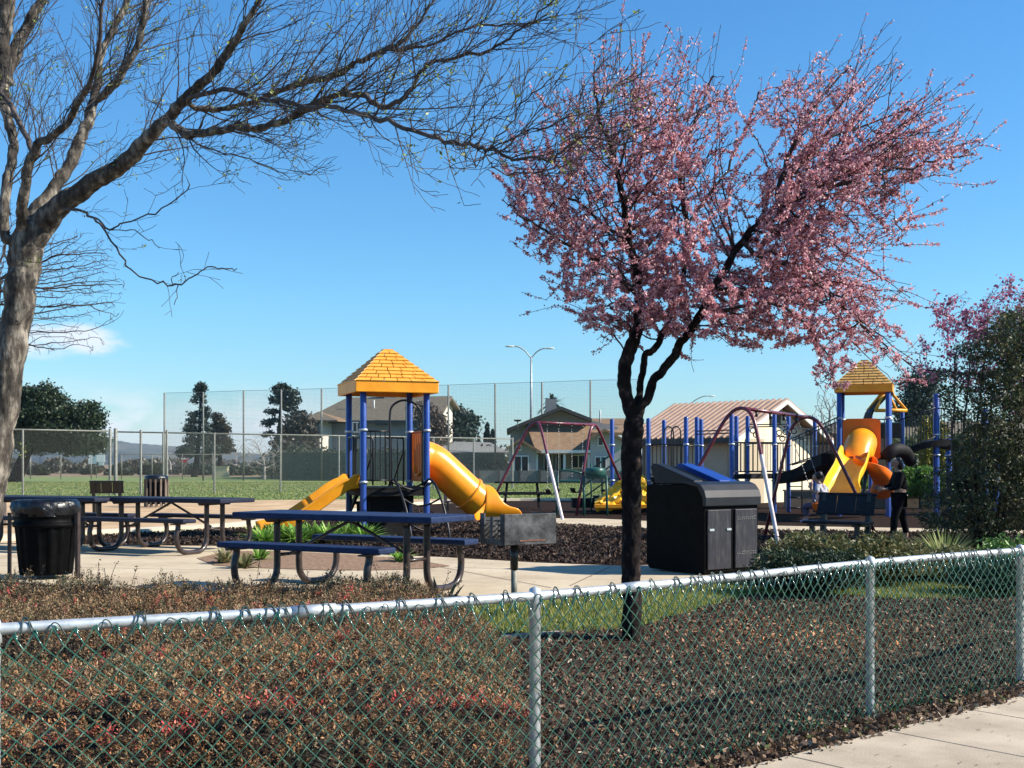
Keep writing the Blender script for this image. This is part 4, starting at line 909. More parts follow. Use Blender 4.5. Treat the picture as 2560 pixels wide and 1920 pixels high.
m = MB(); m.box((-.118, 0, 1.262), (.006, .035, .007)); m.build('mouth', mat('lips', (.25, .09, .08), rough=.5), t)
# child on the near swing
ba = be((A2, B2), .62); bb = be((A2, B2), .82); sp = P(2052, 1276, 19.55)
sw = belt_swing('orange belt swing carrying the child, right of the near swing set', ba, bb, sp, M['orange'], w=.36)
t = thing('person', 'small child with dark hair and pale top sitting on the orange swing', 'person', (sp.x, sp.y, sp.z + .03), math.radians(0)); C0 = Vector(t.location)
lat = (bb - ba).normalized(); fw = Vector((lat.y, -lat.x, 0)) * -1      # child faces away from the adult (towards -x)
if fw.x > 0: fw = -fw
def cl_(f, s, z): v = fw * f + lat * s; return (v.x, v.y, z)
V = [cl_(0, 0, .07), cl_(-.02, 0, .20), cl_(-.01, 0, .32), cl_(.03, 0, .40), cl_(.06, 0, .445), cl_(.08, 0, .50), cl_(.075, 0, .57), cl_(.15, 0, .50)]
E = [(0, 1), (1, 2), (2, 3), (3, 4), (4, 5), (5, 6), (5, 7)]; Rr = [(.085, .095), (.078, .088), (.08, .095), (.035, .04), (.033, .033), (.068, .065), (.05, .05), .012]
for s in (-1, 1): V.append(cl_(.07, s * .07, .505)); E.append((5, len(V) - 1)); Rr.append(.012)
for s in (-1, 1):
    limb(V, E, Rr, 0, [cl_(.06, s * .06, .05), cl_(.27, s * .065, .04), cl_(.25 + .03 * s, s * .065, -.17), cl_(.32 + .03 * s, s * .065, -.21)], [.05, .038, .026, .024])
    hp = ((ba if s < 0 else bb) - C0); hb = Vector(cl_(0, s * .18, .09)); hh = hb.lerp(hp, .15)
    w_ = limb(V, E, Rr, 2, [cl_(0, s * .12, .35), cl_(-.03, s * .19, .25), tuple(hh)], [.032, .026, .018]); hand(V, E, Rr, w_, (0, 0, 1), tuple(fw), tuple(-lat * s))
skin('body', V, E, Rr, skinm, t)
skin('shirt', [cl_(-.0, 0, .12), cl_(-.02, 0, .20), cl_(-.01, 0, .32), cl_(.02, 0, .385), cl_(0, -.125, .35), cl_(-.03, -.19, .26), cl_(0, .125, .35), cl_(-.03, .19, .26)], [(0, 1), (1, 2), (2, 3), (2, 4), (4, 5), (2, 6), (6, 7)], [(.10, .11), (.095, .105), (.10, .115), (.05, .055), .045, .038, .045, .038], mat('pale grey shirt', (.30, .30, .34), (.5, .5, .54), scale=8, rough=.8), t)
Vp = [cl_(0, 0, .06)]; Ep = []; Rp = [(.10, .11)]
for s in (-1, 1): limb(Vp, Ep, Rp, 0, [cl_(.06, s * .06, .05), cl_(.27, s * .065, .04), cl_(.25 + .03 * s, s * .065, -.14)], [.062, .05, .038])
skin('trousers', Vp, Ep, Rp, mat('purple grey trousers', (.06, .055, .09), (.10, .09, .14), scale=10, rough=.8), t)
for s in (-1, 1): skin('shoe', [cl_(.23 + .03 * s, s * .065, -.19), cl_(.30 + .03 * s, s * .065, -.215), cl_(.36 + .03 * s, s * .065, -.22)], [(0, 1), (1, 2)], [.034, .032, .024], mat('pink shoe', (.4, .3, .42), rough=.6) if s < 0 else bpy.data.materials['pink shoe'], t)
skin('hair', [cl_(.06, 0, .60), cl_(.03, 0, .54), cl_(.0, 0, .47)], [(0, 1), (1, 2)], [(.068, .072), (.075, .08), (.055, .06)], hairm, t)
# ---------------------------------------------------------------- buildings
M['roofbrown'] = mat('asphalt shingle roof', (.10, .085, .06), (.165, .14, .10), scale=3, rough=.9, bump=.2, bscale=12, stretch=(1, 1, 5))
M['rooftan'] = mat('tan tile roof', (.17, .105, .06), (.25, .165, .095), scale=2.5, rough=.9, bump=.2, bscale=10)
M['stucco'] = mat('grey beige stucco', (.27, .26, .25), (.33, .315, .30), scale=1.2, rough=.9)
M['stucco_lit'] = mat('sunlit stucco', (.56, .52, .44), (.64, .60, .52), scale=1.2, rough=.9)  # for sun-facing walls: sunlight put into a lighter stucco colour
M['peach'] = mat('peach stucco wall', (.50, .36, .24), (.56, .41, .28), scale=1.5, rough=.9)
M['wall_lit'] = mat('sunlit wall paint', (.70, .60, .42), (.76, .66, .48), scale=1.5, rough=.85)  # peach wall of the lit gable, sunlight put into its colour
M['trim'] = mat('white trim', (.6, .6, .58), rough=.7)
M['glass'] = mat('dark window glass', (.02, .025, .03), rough=.08)
M['trimd'] = mat('dark trim', (.06, .055, .05), rough=.7)
def win(par, org, a, b, z0, z1, nrm, mull=1, fr=None, name='window'):
    a = Vector(a); b = Vector(b); n = Vector(nrm).normalized(); fr = fr or M['trim']
    q = MB(); pr = lambda p, z, o_: Vector((p.x, p.y, z)) + n * o_
    q.add([pr(a, z0, .03), pr(b, z0, .03), pr(b, z1, .03), pr(a, z1, .03), pr(a, z0, .0), pr(b, z0, .0), pr(b, z1, .0), pr(a, z1, .0)], [(0, 1, 2, 3), (0, 4, 5, 1), (1, 5, 6, 2), (2, 6, 7, 3), (3, 7, 4, 0)])
    o = q.build(name, M['glass'], par, origin=org)
    f = MB(); d = (b - a).normalized()
    for (u, v, z, zz) in ((a, b, z0 - .04, z0 + .04), (a, b, z1 - .04, z1 + .04)): f.beam(pr(u - d * .04, (z + zz) / 2, .04), pr(v + d * .04, (z + zz) / 2, .04), .06, zz - z)
    for k in range(mull + 2):
        p = a.lerp(b, k / (mull + 1)); f.beam(pr(p, z0 + .04, .04), pr(p, z1 - .04, .04), .06, .07, up=tuple(d))
    f.build('window_frame', fr, o, origin=org); return o
def vwall(par, org, pts, th, n, m, name='wall'):
    """vertical wall polygon (world points) given thickness inward"""
    q = MB(); k = len(pts); n = Vector(n).normalized(); vs = [Vector(p) for p in pts] + [Vector(p) - n * th for p in pts]
    q.add(vs, [tuple(range(k)), tuple(range(2 * k - 1, k - 1, -1))] + [(i, i + k, (i + 1) % k + k, (i + 1) % k) for i in range(k)]); return fixn(q.build(name, m, par, origin=org))
def rslab(par, org, pts, th, m, name='roof'):
    q = MB(); k = len(pts); vs = [Vector(p) for p in pts] + [Vector(p) - Vector((0, 0, th)) for p in pts]
    q.add(vs, [tuple(range(k)), tuple(range(2 * k - 1, k - 1, -1))] + [(i, i + k, (i + 1) % k + k, (i + 1) % k) for i in range(k)]); return fixn(q.build(name, m, par, origin=org))
# two-storey house
o1 = Vector((-12, 108, ZG)); H1 = thing('house', 'two-storey grey house with brown roof and gable coloured as sunlit, behind the play tower', 'house', tuple(o1), 0, 'houses beyond the field')
def pz(px, py, D): return P(px, py, D)
c = pz(1082, 1100, 107); FR = Vector((c.x, 107, 0)); FL = Vector((pz(775, 1100, 108).x, 108, 0)); BR = Vector((pz(1131, 1100, 116).x, 116, 0)); BL = FL + (BR - FR)
ez = P(0, 1050, 107.5).z; rz_ = P(0, 992, 112).z
nf = Vector((-.02, -1, 0)); ng = Vector(((BR - FR).y, -(BR - FR).x, 0)).normalized()
Z = lambda p, z: Vector((p.x, p.y, z))
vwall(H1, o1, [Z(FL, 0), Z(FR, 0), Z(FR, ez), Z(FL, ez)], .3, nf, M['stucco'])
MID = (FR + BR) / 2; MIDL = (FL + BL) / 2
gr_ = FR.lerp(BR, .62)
vwall(H1, o1, [Z(FR, 0), Z(BR, 0), Z(BR, rz_ - .75), Z(gr_, rz_ - .05), Z(FR, ez)], .3, ng, M['stucco_lit'])
dx = (FR - FL).normalized(); hipL = MIDL + dx * 3.0 - dx * 1.2
RP = gr_ + dx * .6
rslab(H1, o1, [Z(FL - dx * .6 + nf * .7, ez - .05), Z(FR + dx * .6 + nf * .7, ez - .05), Z(RP, rz_ + .08), Z(hipL + (gr_ - MID), rz_)], .22, M['roofbrown'])
rslab(H1, o1, [Z(RP, rz_ + .1), Z(BR + dx * .6 + (BR - FR).normalized() * .7, rz_ - .85), Z(BL, ez), Z(hipL + (gr_ - MID), rz_ + .02)], .22, M['roofbrown'])
rslab(H1, o1, [Z(FL - dx * .6 + nf * .7, ez - .05), Z(hipL + (gr_ - MID), rz_), Z(BL - dx * .6, ez - .05)], .22, M['roofbrown'])
m = MB(); m.beam(Z(FL - dx * .6 + nf * .75, ez - .2), Z(FR + dx * .6 + nf * .75, ez - .2), .12, .22); m.build('gutter', M['trimd'], H1, origin=o1)
m = MB(); q = Z(gr_ - dx * 5.2, rz_); m.box(q + Vector((0, 0, .35)), (1.1, .8, 1.3)); m.build('chimney', M['stucco'], H1, origin=o1)
for px in (872, 935): q = P(px, 1010, 110); m = MB(); m.tube([q - Vector((0, 0, .8)), q + Vector((0, 0, .35))], .07, 6); m.build('vent_pipe', M['trim'], H1, origin=o1)
yf = 107.5
def wf(px0, px1, py0, py1, D=107.4, par=H1, org=o1, mull=1, fr=None): return win(par, org, Vector((P(px0, 0, D).x, D, 0)), Vector((P(px1, 0, D).x, D, 0)), P(0, py1, D).z, P(0, py0, D).z, (0, -1, 0), mull, fr)
wf(882, 903, 1056, 1080, 107.0 - .15); wf(940, 976, 1051, 1062, 106.9 - .1, fr=M['trimd']); wf(1032, 1060, 1052, 1072, 106.85)
# small front bay with its own hip roof and a side coloured as sunlit
bx0 = Vector((P(772, 0, 106).x, 105.6, 0)); bx1 = Vector((P(797, 0, 105).x, 105.6, 0)); bz = P(0, 1050, 105).z
vwall(H1, o1, [Z(bx0, 0), Z(bx1, 0), Z(bx1, bz), Z(bx0, bz)], .2, (0, -1, 0), M['stucco']); vwall(H1, o1, [Z(bx1, 0), Z(bx1 + Vector((.75, 2.0, 0)), 0), Z(bx1 + Vector((.75, 2.0, 0)), bz), Z(bx1, bz)], .2, (1, -.35, 0), M['stucco_lit'])
ap = Vector((P(793, 0, 107).x, 107.6, P(0, 1028, 107).z))
rslab(H1, o1, [Z(bx0 + Vector((-.5, -.4, 0)), bz), Z(bx1 + Vector((1.6, -.4, 0)), bz), ap], .12, M['roofbrown']); rslab(H1, o1, [Z(bx1 + Vector((1.6, -.4, 0)), bz + .01), Z(bx1 + Vector((2.6, 2.3, 0)), bz + .01), ap], .12, M['rooftan'])  # sun-facing slope in lighter tan: sunlight put into the roof colour
wf(1108, 1119, 1062, 1080, 111, mull=0)
# lower neighbour roofs between the houses
o_ = Vector((-6, 95, ZG)); Hs = thing('house', 'low house with a pale grey roof, right of the two-storey house', 'house', tuple(o_), 0, 'houses beyond the field')
a0, a1 = P(1085, 1140, 96), P(1262, 1140, 97)
vwall(Hs, o_, [(a0.x, 96, 0), (a1.x, 97, 0), (a1.x, 97, 2.2), (a0.x, 96, 2.2)], .3, (0, -1, 0), M['stucco'])
rslab(Hs, o_, [P(1075, 1130, 95), P(1275, 1130, 96), P(1225, 1106, 99), P(1130, 1104, 99)], .15, mat('pale grey roof', (.16, .16, .15), (.24, .24, .22), scale=4, rough=.9))
for q0, q1 in ((1100, 1125), (1215, 1235)): win(Hs, o_, Vector((P(q0, 0, 96).x, 96.05, 0)), Vector((P(q1, 0, 96).x, 96.1, 0)), 1.0, 1.9, (0, -1, 0))
# gabled house in the middle distance
o2 = Vector((5, 84, ZG)); H2 = thing('house', 'single-storey beige gabled house with tan roof and dark patio doors, behind the far swing set', 'house', tuple(o2), 0, 'houses beyond the field')
D2 = 86.0
X = lambda px, D=D2: P(px, 0, D).x
Zp = lambda py, D=D2: P(0, py, D).z
vwall(H2, o2, [(X(1276), D2, 0), (X(1545), D2, 0), (X(1545), D2, Zp(1068)), (X(1474), D2, Zp(1050)), (X(1403), D2, Zp(1022)), (X(1276), D2, Zp(1074))], .3, (0, -1, 0), M['stucco'])
rslab(H2, o2, [(X(1267, 84.6), 84.6, Zp(1073)), (X(1403, 84.6), 84.6, Zp(1018)), (X(1403, 95), 95, Zp(1018)), (X(1267, 84.6), 95, Zp(1073))], .25, M['trimd'])
rslab(H2, o2, [(X(1403, 84.6), 84.6, Zp(1018)), (X(1480, 84.6), 84.6, Zp(1048)), (X(1480, 84.6), 95, Zp(1048)), (X(1403, 84.6), 95, Zp(1018))], .25, M['trimd'])
rslab(H2, o2, [(X(1468, 85), 85, Zp(1082)), (X(1600, 85), 85, Zp(1082)), (X(1600, 88), 90, Zp(1046, 90)), (X(1470, 88), 90, Zp(1046, 90))], .2, M['rooftan'])
# wide tan lean-to roof over the patio
rslab(H2, o2, [(X(1340, 82), 82, Zp(1128, 82)), (X(1475, 82), 82, Zp(1128, 82)), (X(1475, 85.9), 85.9, Zp(1062, 85.9)), (X(1316, 85.9), 85.9, Zp(1062, 85.9))], .2, M['rooftan'])
m = MB(); m.beam((X(1340, 82), 81.9, Zp(1129, 82)), (X(1476, 82), 81.9, Zp(1129, 82)), .12, .2); m.build('gutter', M['trim'], H2, origin=o2)
for px in (1342, 1411, 1472): m = MB(); m.box((X(px, 82.2), 82.2, 1.25), (.16, .16, 2.3)); m.build('patio_post', M['trim'], H2, origin=o2)
# left front gable wing
vwall(H2, o2, [(X(1272, 82), 82, 0), (X(1340, 82), 82, 0), (X(1340, 82), 82, Zp(1128, 82)), (X(1300, 82), 82, Zp(1100, 82)), (X(1272, 82), 82, Zp(1118, 82))], .3, (0, -1, 0), M['stucco'])
rslab(H2, o2, [(X(1266, 81.4), 81.4, Zp(1119, 82)), (X(1300, 81.4), 81.4, Zp(1096, 82)), (X(1300, 81.4), 85.9, Zp(1096, 82)), (X(1266, 81.4), 85.9, Zp(1119, 82))], .18, M['rooftan'])
rslab(H2, o2, [(X(1300, 81.4), 81.4, Zp(1096, 82)), (X(1354, 81.4), 81.4, Zp(1129, 82)), (X(1354, 81.4), 85.9, Zp(1129, 82)), (X(1300, 81.4), 85.9, Zp(1096, 82))], .18, M['rooftan'])
wf(1286, 1321, 1140, 1186, 81.97, H2, o2); wf(1292, 1303, 1114, 1125, 81.97, H2, o2, mull=0)
# right front gable wing with a window
vwall(H2, o2, [(X(1476, 82), 82, 0), (X(1560, 82), 82, 0), (X(1560, 82), 82, Zp(1100, 82)), (X(1512, 82), 82, Zp(1076, 82)), (X(1476, 82), 82, Zp(1096, 82))], .3, (0, -1, 0), mat('pale stucco', (.36, .34, .33), (.42, .40, .38), scale=1, rough=.9))
rslab(H2, o2, [(X(1470, 81.4), 81.4, Zp(1097, 82)), (X(1512, 81.4), 81.4, Zp(1072, 82)), (X(1512, 81.4), 85.9, Zp(1072, 82)), (X(1470, 81.4), 85.9, Zp(1097, 82))], .18, M['rooftan'])
rslab(H2, o2, [(X(1512, 81.4), 81.4, Zp(1072, 82)), (X(1572, 81.4), 81.4, Zp(1104, 82)), (X(1572, 81.4), 85.9, Zp(1104, 82)), (X(1512, 81.4), 85.9, Zp(1072, 82))], .18, M['rooftan'])
wf(1495, 1508, 1092, 1114, 81.97, H2, o2, mull=0); wf(1488, 1515, 1142, 1172, 81.97, H2, o2)
wf(1360, 1380, 1136, 1192, D2 - .03, H2, o2); wf(1390, 1398, 1134, 1194, D2 - .03, H2, o2, mull=0); wf(1400, 1409, 1134, 1194, D2 - .03, H2, o2, mull=0); wf(1430, 1462, 1138, 1170, D2 - .03, H2, o2)
q = MB(); q.box((X(1377, 90), 90, Zp(1018, 90)), (.8, .7, 1.2)); q.build('chimney', M['stucco'], H2, origin=o2)
q = MB(); c_ = P(1294, 1055, 84.5); q.lathe([(.001, 0), (.22, .06), (.3, .16)], c_, 12); q.tube([c_, c_ - Vector((0, 0, .7))], .03, 6); o = q.build('satellite_dish', M['trimd'], H2, origin=o2)
for px in (1432, 1500): q = P(px, 1036, 88); m = MB(); m.tube([q - Vector((0, 0, .7)), q + Vector((0, 0, .3))], .06, 6); m.build('vent_pipe', M['trim'], H2, origin=o2)
# long low brown board fence in front of the houses
yf_ = thing('garden_fence', 'low grey-brown board fence along the houses behind the field', 'fence', (X(1400, 80), 79.5, ZG))
m = MB(); m.box((0, 0, .42), (11.5, .05, .85)); m.build('fence_boards', mat('weathered boards', (.10, .10, .10), (.20, .19, .18), scale=3, rough=.9, stretch=(6, 1, 1)), yf_)
for k in range(9):
    m = MB(); m.box((-5.4 + k * 1.35, -.06, .48), (.1, .1, .98)); m.build('post', M['trimd'], yf_)
# restroom building with ribbed metal roof
A_ = Vector((P(1830, 0, 38).x, 38, 0)); gd = Vector((.72, .69, 0)).normalized(); ld = Vector((-.69, .72, 0)).normalized()
o3 = Vector((A_.x, A_.y, ZG)); H3 = thing('restroom_building', 'small park building with peach walls, one coloured as sunlit, and a ribbed reddish metal roof', 'park building', tuple(o3))
Wg, Ll = 4.75, 3.7; e3 = P(0, 1086, 38).z; apz = e3 + 1.08
Bc = A_ + gd * Wg; Lc = A_ + ld * Ll; mid = A_ + gd * Wg / 2
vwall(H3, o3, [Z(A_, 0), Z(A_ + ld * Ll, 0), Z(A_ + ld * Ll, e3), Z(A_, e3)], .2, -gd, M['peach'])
vwall(H3, o3, [Z(A_, 0), Z(Bc, 0), Z(Bc, e3), Z(mid, apz), Z(A_, e3)], .2, -ld, M['wall_lit'])
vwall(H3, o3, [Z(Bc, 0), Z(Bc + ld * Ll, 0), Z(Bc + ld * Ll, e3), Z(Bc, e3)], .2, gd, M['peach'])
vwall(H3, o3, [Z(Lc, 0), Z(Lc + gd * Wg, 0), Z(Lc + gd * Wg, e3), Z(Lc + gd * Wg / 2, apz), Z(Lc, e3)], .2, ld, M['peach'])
mroof = mat('ribbed metal roof', (.20, .115, .08), (.27, .165, .12), scale=2, rough=.6)
sl_ = (apz - e3) / (Wg / 2); ov = .45
for s in (0, 1):
    E0 = (A_ - gd * ov) if s == 0 else (Bc + gd * ov); ze = e3 - sl_ * ov
    p0 = Z(E0 - ld * ov, ze + .08); p1 = Z(E0 + ld * (Ll + ov), ze + .08); p2 = Z(mid + ld * (Ll + ov), apz + .08); p3 = Z(mid - ld * ov, apz + .08)
    rslab(H3, o3, [p0, p1, p2, p3], .07, mroof)
    m = MB(); nr = 19
    for k in range(nr + 1):
        a = p0.lerp(p1, k / nr) + Vector((0, 0, .03)); b = p3.lerp(p2, k / nr) + Vector((0, 0, .03)); m.beam(a, b, .07, .07)
    m.build('roof_rib', mat('pale rib metal', (.34, .235, .18), (.42, .30, .235), scale=4, rough=.6) if s == 0 else bpy.data.materials['pale rib metal'], H3, origin=o3)
    m = MB(); m.beam(p0 - Vector((0, 0, .07)), p1 - Vector((0, 0, .07)), .06, .16); m.build('gutter', M['trimd'], H3, origin=o3)
m = MB(); p3 = Z(mid - ld * (ov + .03), apz + .02)
for Eg in (A_ - gd * ov, Bc + gd * ov): m.beam(Z(Eg - ld * (ov + .03), e3 - sl_ * ov - .02), p3, .05, .13)
m.build('barge_board', M['trim'], H3, origin=o3)
m = MB(); c_ = Z(mid - ld * .03, apz - .55); m.box(c_, (.55, .05, .35), M=Matrix((gd, ld, Vector((0, 0, 1)))).transposed().to_4x4())
for k in range(4): m.box(c_ + Vector((0, 0, -.14 + k * .09)) - ld * .03, (.5, .03, .03), M=Matrix((gd, ld, Vector((0, 0, 1)))).transposed().to_4x4())
m.build('gable_vent', M['trimd'], H3, origin=o3)
m = MB(); GM_ = Matrix((gd, ld, Vector((0, 0, 1)))).transposed().to_4x4(); m.box(Z(A_ + gd * 1.2, 1.25) - ld * .03, (.95, .06, 2.1), M=GM_); o = m.build('door', mat('tan door paint', (.45, .36, .24), rough=.6), H3, origin=o3)
m = MB(); m.box(Z(A_ + gd * 1.55, 1.2) - ld * .08, (.06, .05, .14), M=GM_); m.build('door_handle', M['galv'], o, origin=o3)
# low planter wall and bright shrubs to the right of it
o4 = Vector((11, 34.5, ZG)); pw = thing('planter_wall', 'low brown planter wall behind the large play structure', 'wall', tuple(o4))
m = MB(); m.box((P(2330, 0, 34.5).x, 34.7, .45), (P(2700, 0, 34.5).x - P(1972, 0, 34.5).x, .25, .5)); m.build('wall', mat('brown block wall', (.15, .11, .08), (.21, .16, .12), scale=5, rough=.9), pw, origin=o4)
m = MB(); m.box((P(2330, 0, 34.5).x, 34.7, .715), (P(2700, 0, 34.5).x - P(1972, 0, 34.5).x + .05, .31, .045)); m.build('coping', mat('coping block', (.26, .21, .16), rough=.9), pw, origin=o4)
# houses beyond on the right (glimpsed through the structure)
o5 = Vector((22, 70, ZG)); H5 = thing('house', 'grey house glimpsed behind the play structure at the far right', 'house', tuple(o5), 0, 'houses beyond the field')
vwall(H5, o5, [(X(2020, 72), 72, 0), (X(2660, 72), 72, 0), (X(2660, 72), 72, Zp(1090, 72)), (X(2020, 72), 72, Zp(1090, 72))], .3, (0, -1, 0), M['stucco'])
rslab(H5, o5, [(X(2005, 71), 71, Zp(1095, 71)), (X(2680, 71), 71, Zp(1095, 71)), (X(2600, 76), 76, Zp(1050, 76)), (X(2080, 76), 76, Zp(1058, 76))], .2, M['roofbrown'])
wf(2300, 2350, 1140, 1175, 71.95, H5, o5); wf(2050, 2080, 1130, 1170, 71.95, H5, o5)
# plank fence behind the bridge
o6 = Vector((P(2030, 0, 48).x, 48, ZG)); pf = thing('plank_fence', 'dark brown plank fence right of the park building', 'fence', tuple(o6))
m = MB()
for k in range(24): m.box((.15 * k - 0.4, 0, 1.25 + .01 * (k % 3)), (.138, .03, 2.5))
m.build('planks', mat('dark planks', (.07, .045, .035), (.12, .08, .06), scale=4, rough=.9), pf); m = MB(); m.box((1.4, .04, 2.3), (3.6, .05, .1)); m.box((1.4, .04, .6), (3.6, .05, .1)); m.build('rail', M['trimd'], pf)

# ---------------------------------------------------------------- chain-link near fence
M['vinyl'] = mat('green vinyl wire', (.010, .065, .045), (.26, .34, .27), scale=22, rough=.25, coat=.7, spec=.7, c3=(.018, .125, .085), lo=.38, hi=.72)  # pale patches: dusty wear, with sun highlights put into the colour too
M['knuckle'] = mat('dark green wire tie', (.012, .03, .03), (.02, .055, .05), scale=20, rough=.4)
fp = bend([(-3.4, 3.3, 0), (-1.80, 4.17, 0), (.10, 5.23, 0), (2.08, 6.97, 0), (3.38, 7.98, 0), (4.9, 9.3, 0)], 16)
clen = [0]
for a, b in zip(fp, fp[1:]): clen.append(clen[-1] + (b - a).length)
TOT = clen[-1]
def fpos(s):
    s = min(max(s, 0), TOT - 1e-6); i = max(k for k in range(len(clen)) if clen[k] <= s); i = min(i, len(fp) - 2)
    t = (s - clen[i]) / (clen[i + 1] - clen[i]); p = fp[i].lerp(fp[i + 1], t); d = (fp[i + 1] - fp[i]).normalized(); return p, d, Vector((d.y, -d.x, 0))
o7 = Vector((0.1, 5.23, 0)); NF = thing('chain_link_fence', 'low green chain-link fence with galvanised top rail along the sidewalk, in the foreground', 'fence', tuple(o7))
RZ = .905
ztop = lambda p: zg(p.x, p.y) + RZ
m = MB(); rp = [Vector((p.x, p.y, ztop(p))) for p in fp]; m.tube(rp, .0215, 14); m.build('top_rail', M['galv'], NF, origin=o7)
for s, r in ((clen[16], .022), (clen[32], .025), (clen[48], .025), (clen[64], .025)):
    p, d, n_ = fpos(s); m = MB(); zt = ztop(p); m.lathe([(r, zg(p.x, p.y) - .1), (r, zt - .05), (r * 1.18, zt - .045), (r * 1.18, zt + .01), (r * .95, zt + .032), (.002, zt + .042)], (p.x, p.y, 0), 16); m.build('post', M['galv'], NF, origin=o7)
for s0 in (clen[16], clen[32]):
    m = MB(); p, d, n_ = fpos(s0 + .62 if s0 > clen[17] else s0 + 1.15); zt = ztop(p); m.tube([Vector((p.x, p.y, zt)) - d * .09, Vector((p.x, p.y, zt + .002)) + d * .09], .0245, 14); m.build('rail_sleeve', M['galv'], NF, origin=o7)
rs = np.random.RandomState(8); m = MB(); w_ = .070; h_ = .070; wr = .0035; nw = int(TOT / (w_ / 2)); off = .034
rows = 26
def sag(s, i):   # the mesh is loose: sheared and bulging in places
    return .012 * math.sin(s * 2.3 + i * .25) + .010 * math.sin(s * 5.1 - i * .4), .012 * math.sin(s * 1.7 + i * .3), .010 * math.sin(s * 3.1)
for k in range(nw):
    s_l = k * w_ / 2; pts = []; tops = rs.uniform(-.3, 1.0)
    for i in range(rows + 1):
        ext = ((i + k) % 2) * w_ / 2; s = s_l + ext; ds, dn, dz_ = sag(s, i)
        s2 = s + ds * (1 - i / rows * .2); p, d, n_ = fpos(s2)
        zz = zg(p.x, p.y) + RZ - .035 - i * h_ / 2 + dz_
        if i == 0: zz += .012 + .022 * max(0, tops)
        if zz < zg(p.x, p.y) - .02: break
        wv = .0026 * (1 if (i % 2) else -1)
        pts.append(Vector((p.x, p.y, zz)) + n_ * (off + wv + dn * .5 * math.sin(math.pi * i / rows)))
    # knuckle at the top: a short hook folding over
    t0 = pts[0]; p, d, n_ = fpos(s_l + .02)
    pre = [t0 + Vector((0, 0, -.012)) + d * .016, t0 + Vector((0, 0, .006)) + d * .009]
    pts = pre + pts
    if -2.3 < pts[0].x < 4.6: m.tube(pts, wr, 5, cap=False)
m.build('wire_mesh', M['vinyl'], NF, origin=o7)
# ties and loose hooks of wire round the top rail
k = 0; s = clen[14]
while s < clen[66]:
    p, d, n_ = fpos(s); zt = ztop(p); c_ = Vector((p.x, p.y, zt)); m = MB(); r = .0225; up = Vector((0, 0, 1)); big_ = rs.uniform() < .62
    for q in range(2 if big_ else 1):
        wl = rs.uniform(.022, .045); wr_ = rs.uniform(.02, .05); sh = d * rs.uniform(-.006, .012) * q; hz_ = (r + rs.uniform(.003, .012)) if big_ else rs.uniform(-.004, .014)
        pts = [c_ - d * wl + n_ * off - up * rs.uniform(.035, .055), c_ - d * wl * .55 + n_ * (r + .006) - up * .008, c_ - d * .006 + n_ * (.012 if big_ else r + .006) + up * hz_, c_ + d * .010 + n_ * (.014 if big_ else r + .006) + up * (hz_ - .003), c_ + d * wr_ * .6 + n_ * (r + .006) - up * .006, c_ + d * wr_ + n_ * off - up * rs.uniform(.03, .05)]
        m.tube(bend([v + sh for v in pts], 4), .0024, 5)
    m.build('wire_tie', M['knuckle'], NF, origin=o7); k += 1; s += rs.choice([.035, .07, .10, .15]) + rs.uniform(0, .03)

# ---------------------------------------------------------------- tall chain-link fence across the field
o8 = Vector((-10, 55, ZG)); TF = thing('chain_link_fence', 'tall grey chain-link fence crossing the field behind the play tower', 'fence', tuple(o8))
fa = Vector((P(-60, 0, 45.5).x, 45.5, 0)); fb = Vector((P(1283, 0, 64).x, 64, 0))
def tfat(px):
    # point of the fence line seen in column px
    k = (px - 1280) / F; d = fb - fa; t = (k * fa.y - fa.x) / (d.x - k * d.y); return fa + d * t
H_ = 2.62
for px, r, hh in ((57, .04, 0), (275, .055, .1), (289, .075, .12), (352, .05, .08), (408, .04, .0), (417, .045, .1), (536, .04, 0), (701, .04, 0), (847, .04, 0), (978, .04, 0), (1084, .04, 0), (1184, .04, 0), (1281, .055, .06)):
    p = tfat(px); post(TF, p.x, p.y, ZG, ZG + H_ + hh, r, mt=M['galvd'])
rail = MB(); g1 = tfat(270); g2 = tfat(292); rail.tube([fa + Vector((0, 0, ZG + H_)), g1 + Vector((0, 0, ZG + H_))], .032, 8); rail.tube([g2 + Vector((0, 0, ZG + H_ - .02)), fb + Vector((0, 0, ZG + H_))], .032, 8); rail.build('top_rail', M['galvd'], TF, origin=o8)
q = MB(); dd = (fb - fa).normalized(); LL = (fb - fa).length; w_ = .11; nn = fb - fa
V = []; 
for k in range(int(LL / (w_ / 2))):
    pts = []; 
    for i in range(int(H_ / (w_ / 2)) + 1):
        s = k * w_ / 2 + ((i + k) % 2) * w_ / 2; p = fa + dd * s; pts.append(Vector((p.x, p.y - .02, ZG + H_ - i * w_ / 2)))
    for a, b in zip(pts, pts[1:]):
        o_2 = Vector((dd.x, dd.y, 0)) * .0022; V += [a - o_2, a + o_2, b + o_2, b - o_2]
cloud('wire_mesh', [tuple(v) for v in V], np.tile([.17, .18, .16], (len(V) // 4, 1)), leafmat('grey wire', tr=0, rough=.5), TF, origin=o8)
# second thinner fence line far behind
o9 = Vector((-30, 105, ZG)); LF = thing('boundary_fence', 'thin far boundary fence of steel posts and one rail beyond the green field', 'fence', tuple(o9))
m = MB(); m.tube([P(-100, 1136, 100), P(700, 1136, 100)], .03, 6); m.build('top_rail', M['galvd'], LF, origin=o9)
for px in range(0, 700, 76): p = P(px, 0, 100); m = MB(); m.tube([Vector((p.x, 100, ZG)), Vector((p.x, 100, P(0, 1134, 100).z))], .045, 6); m.build('post', M['galvd'], LF, origin=o9)
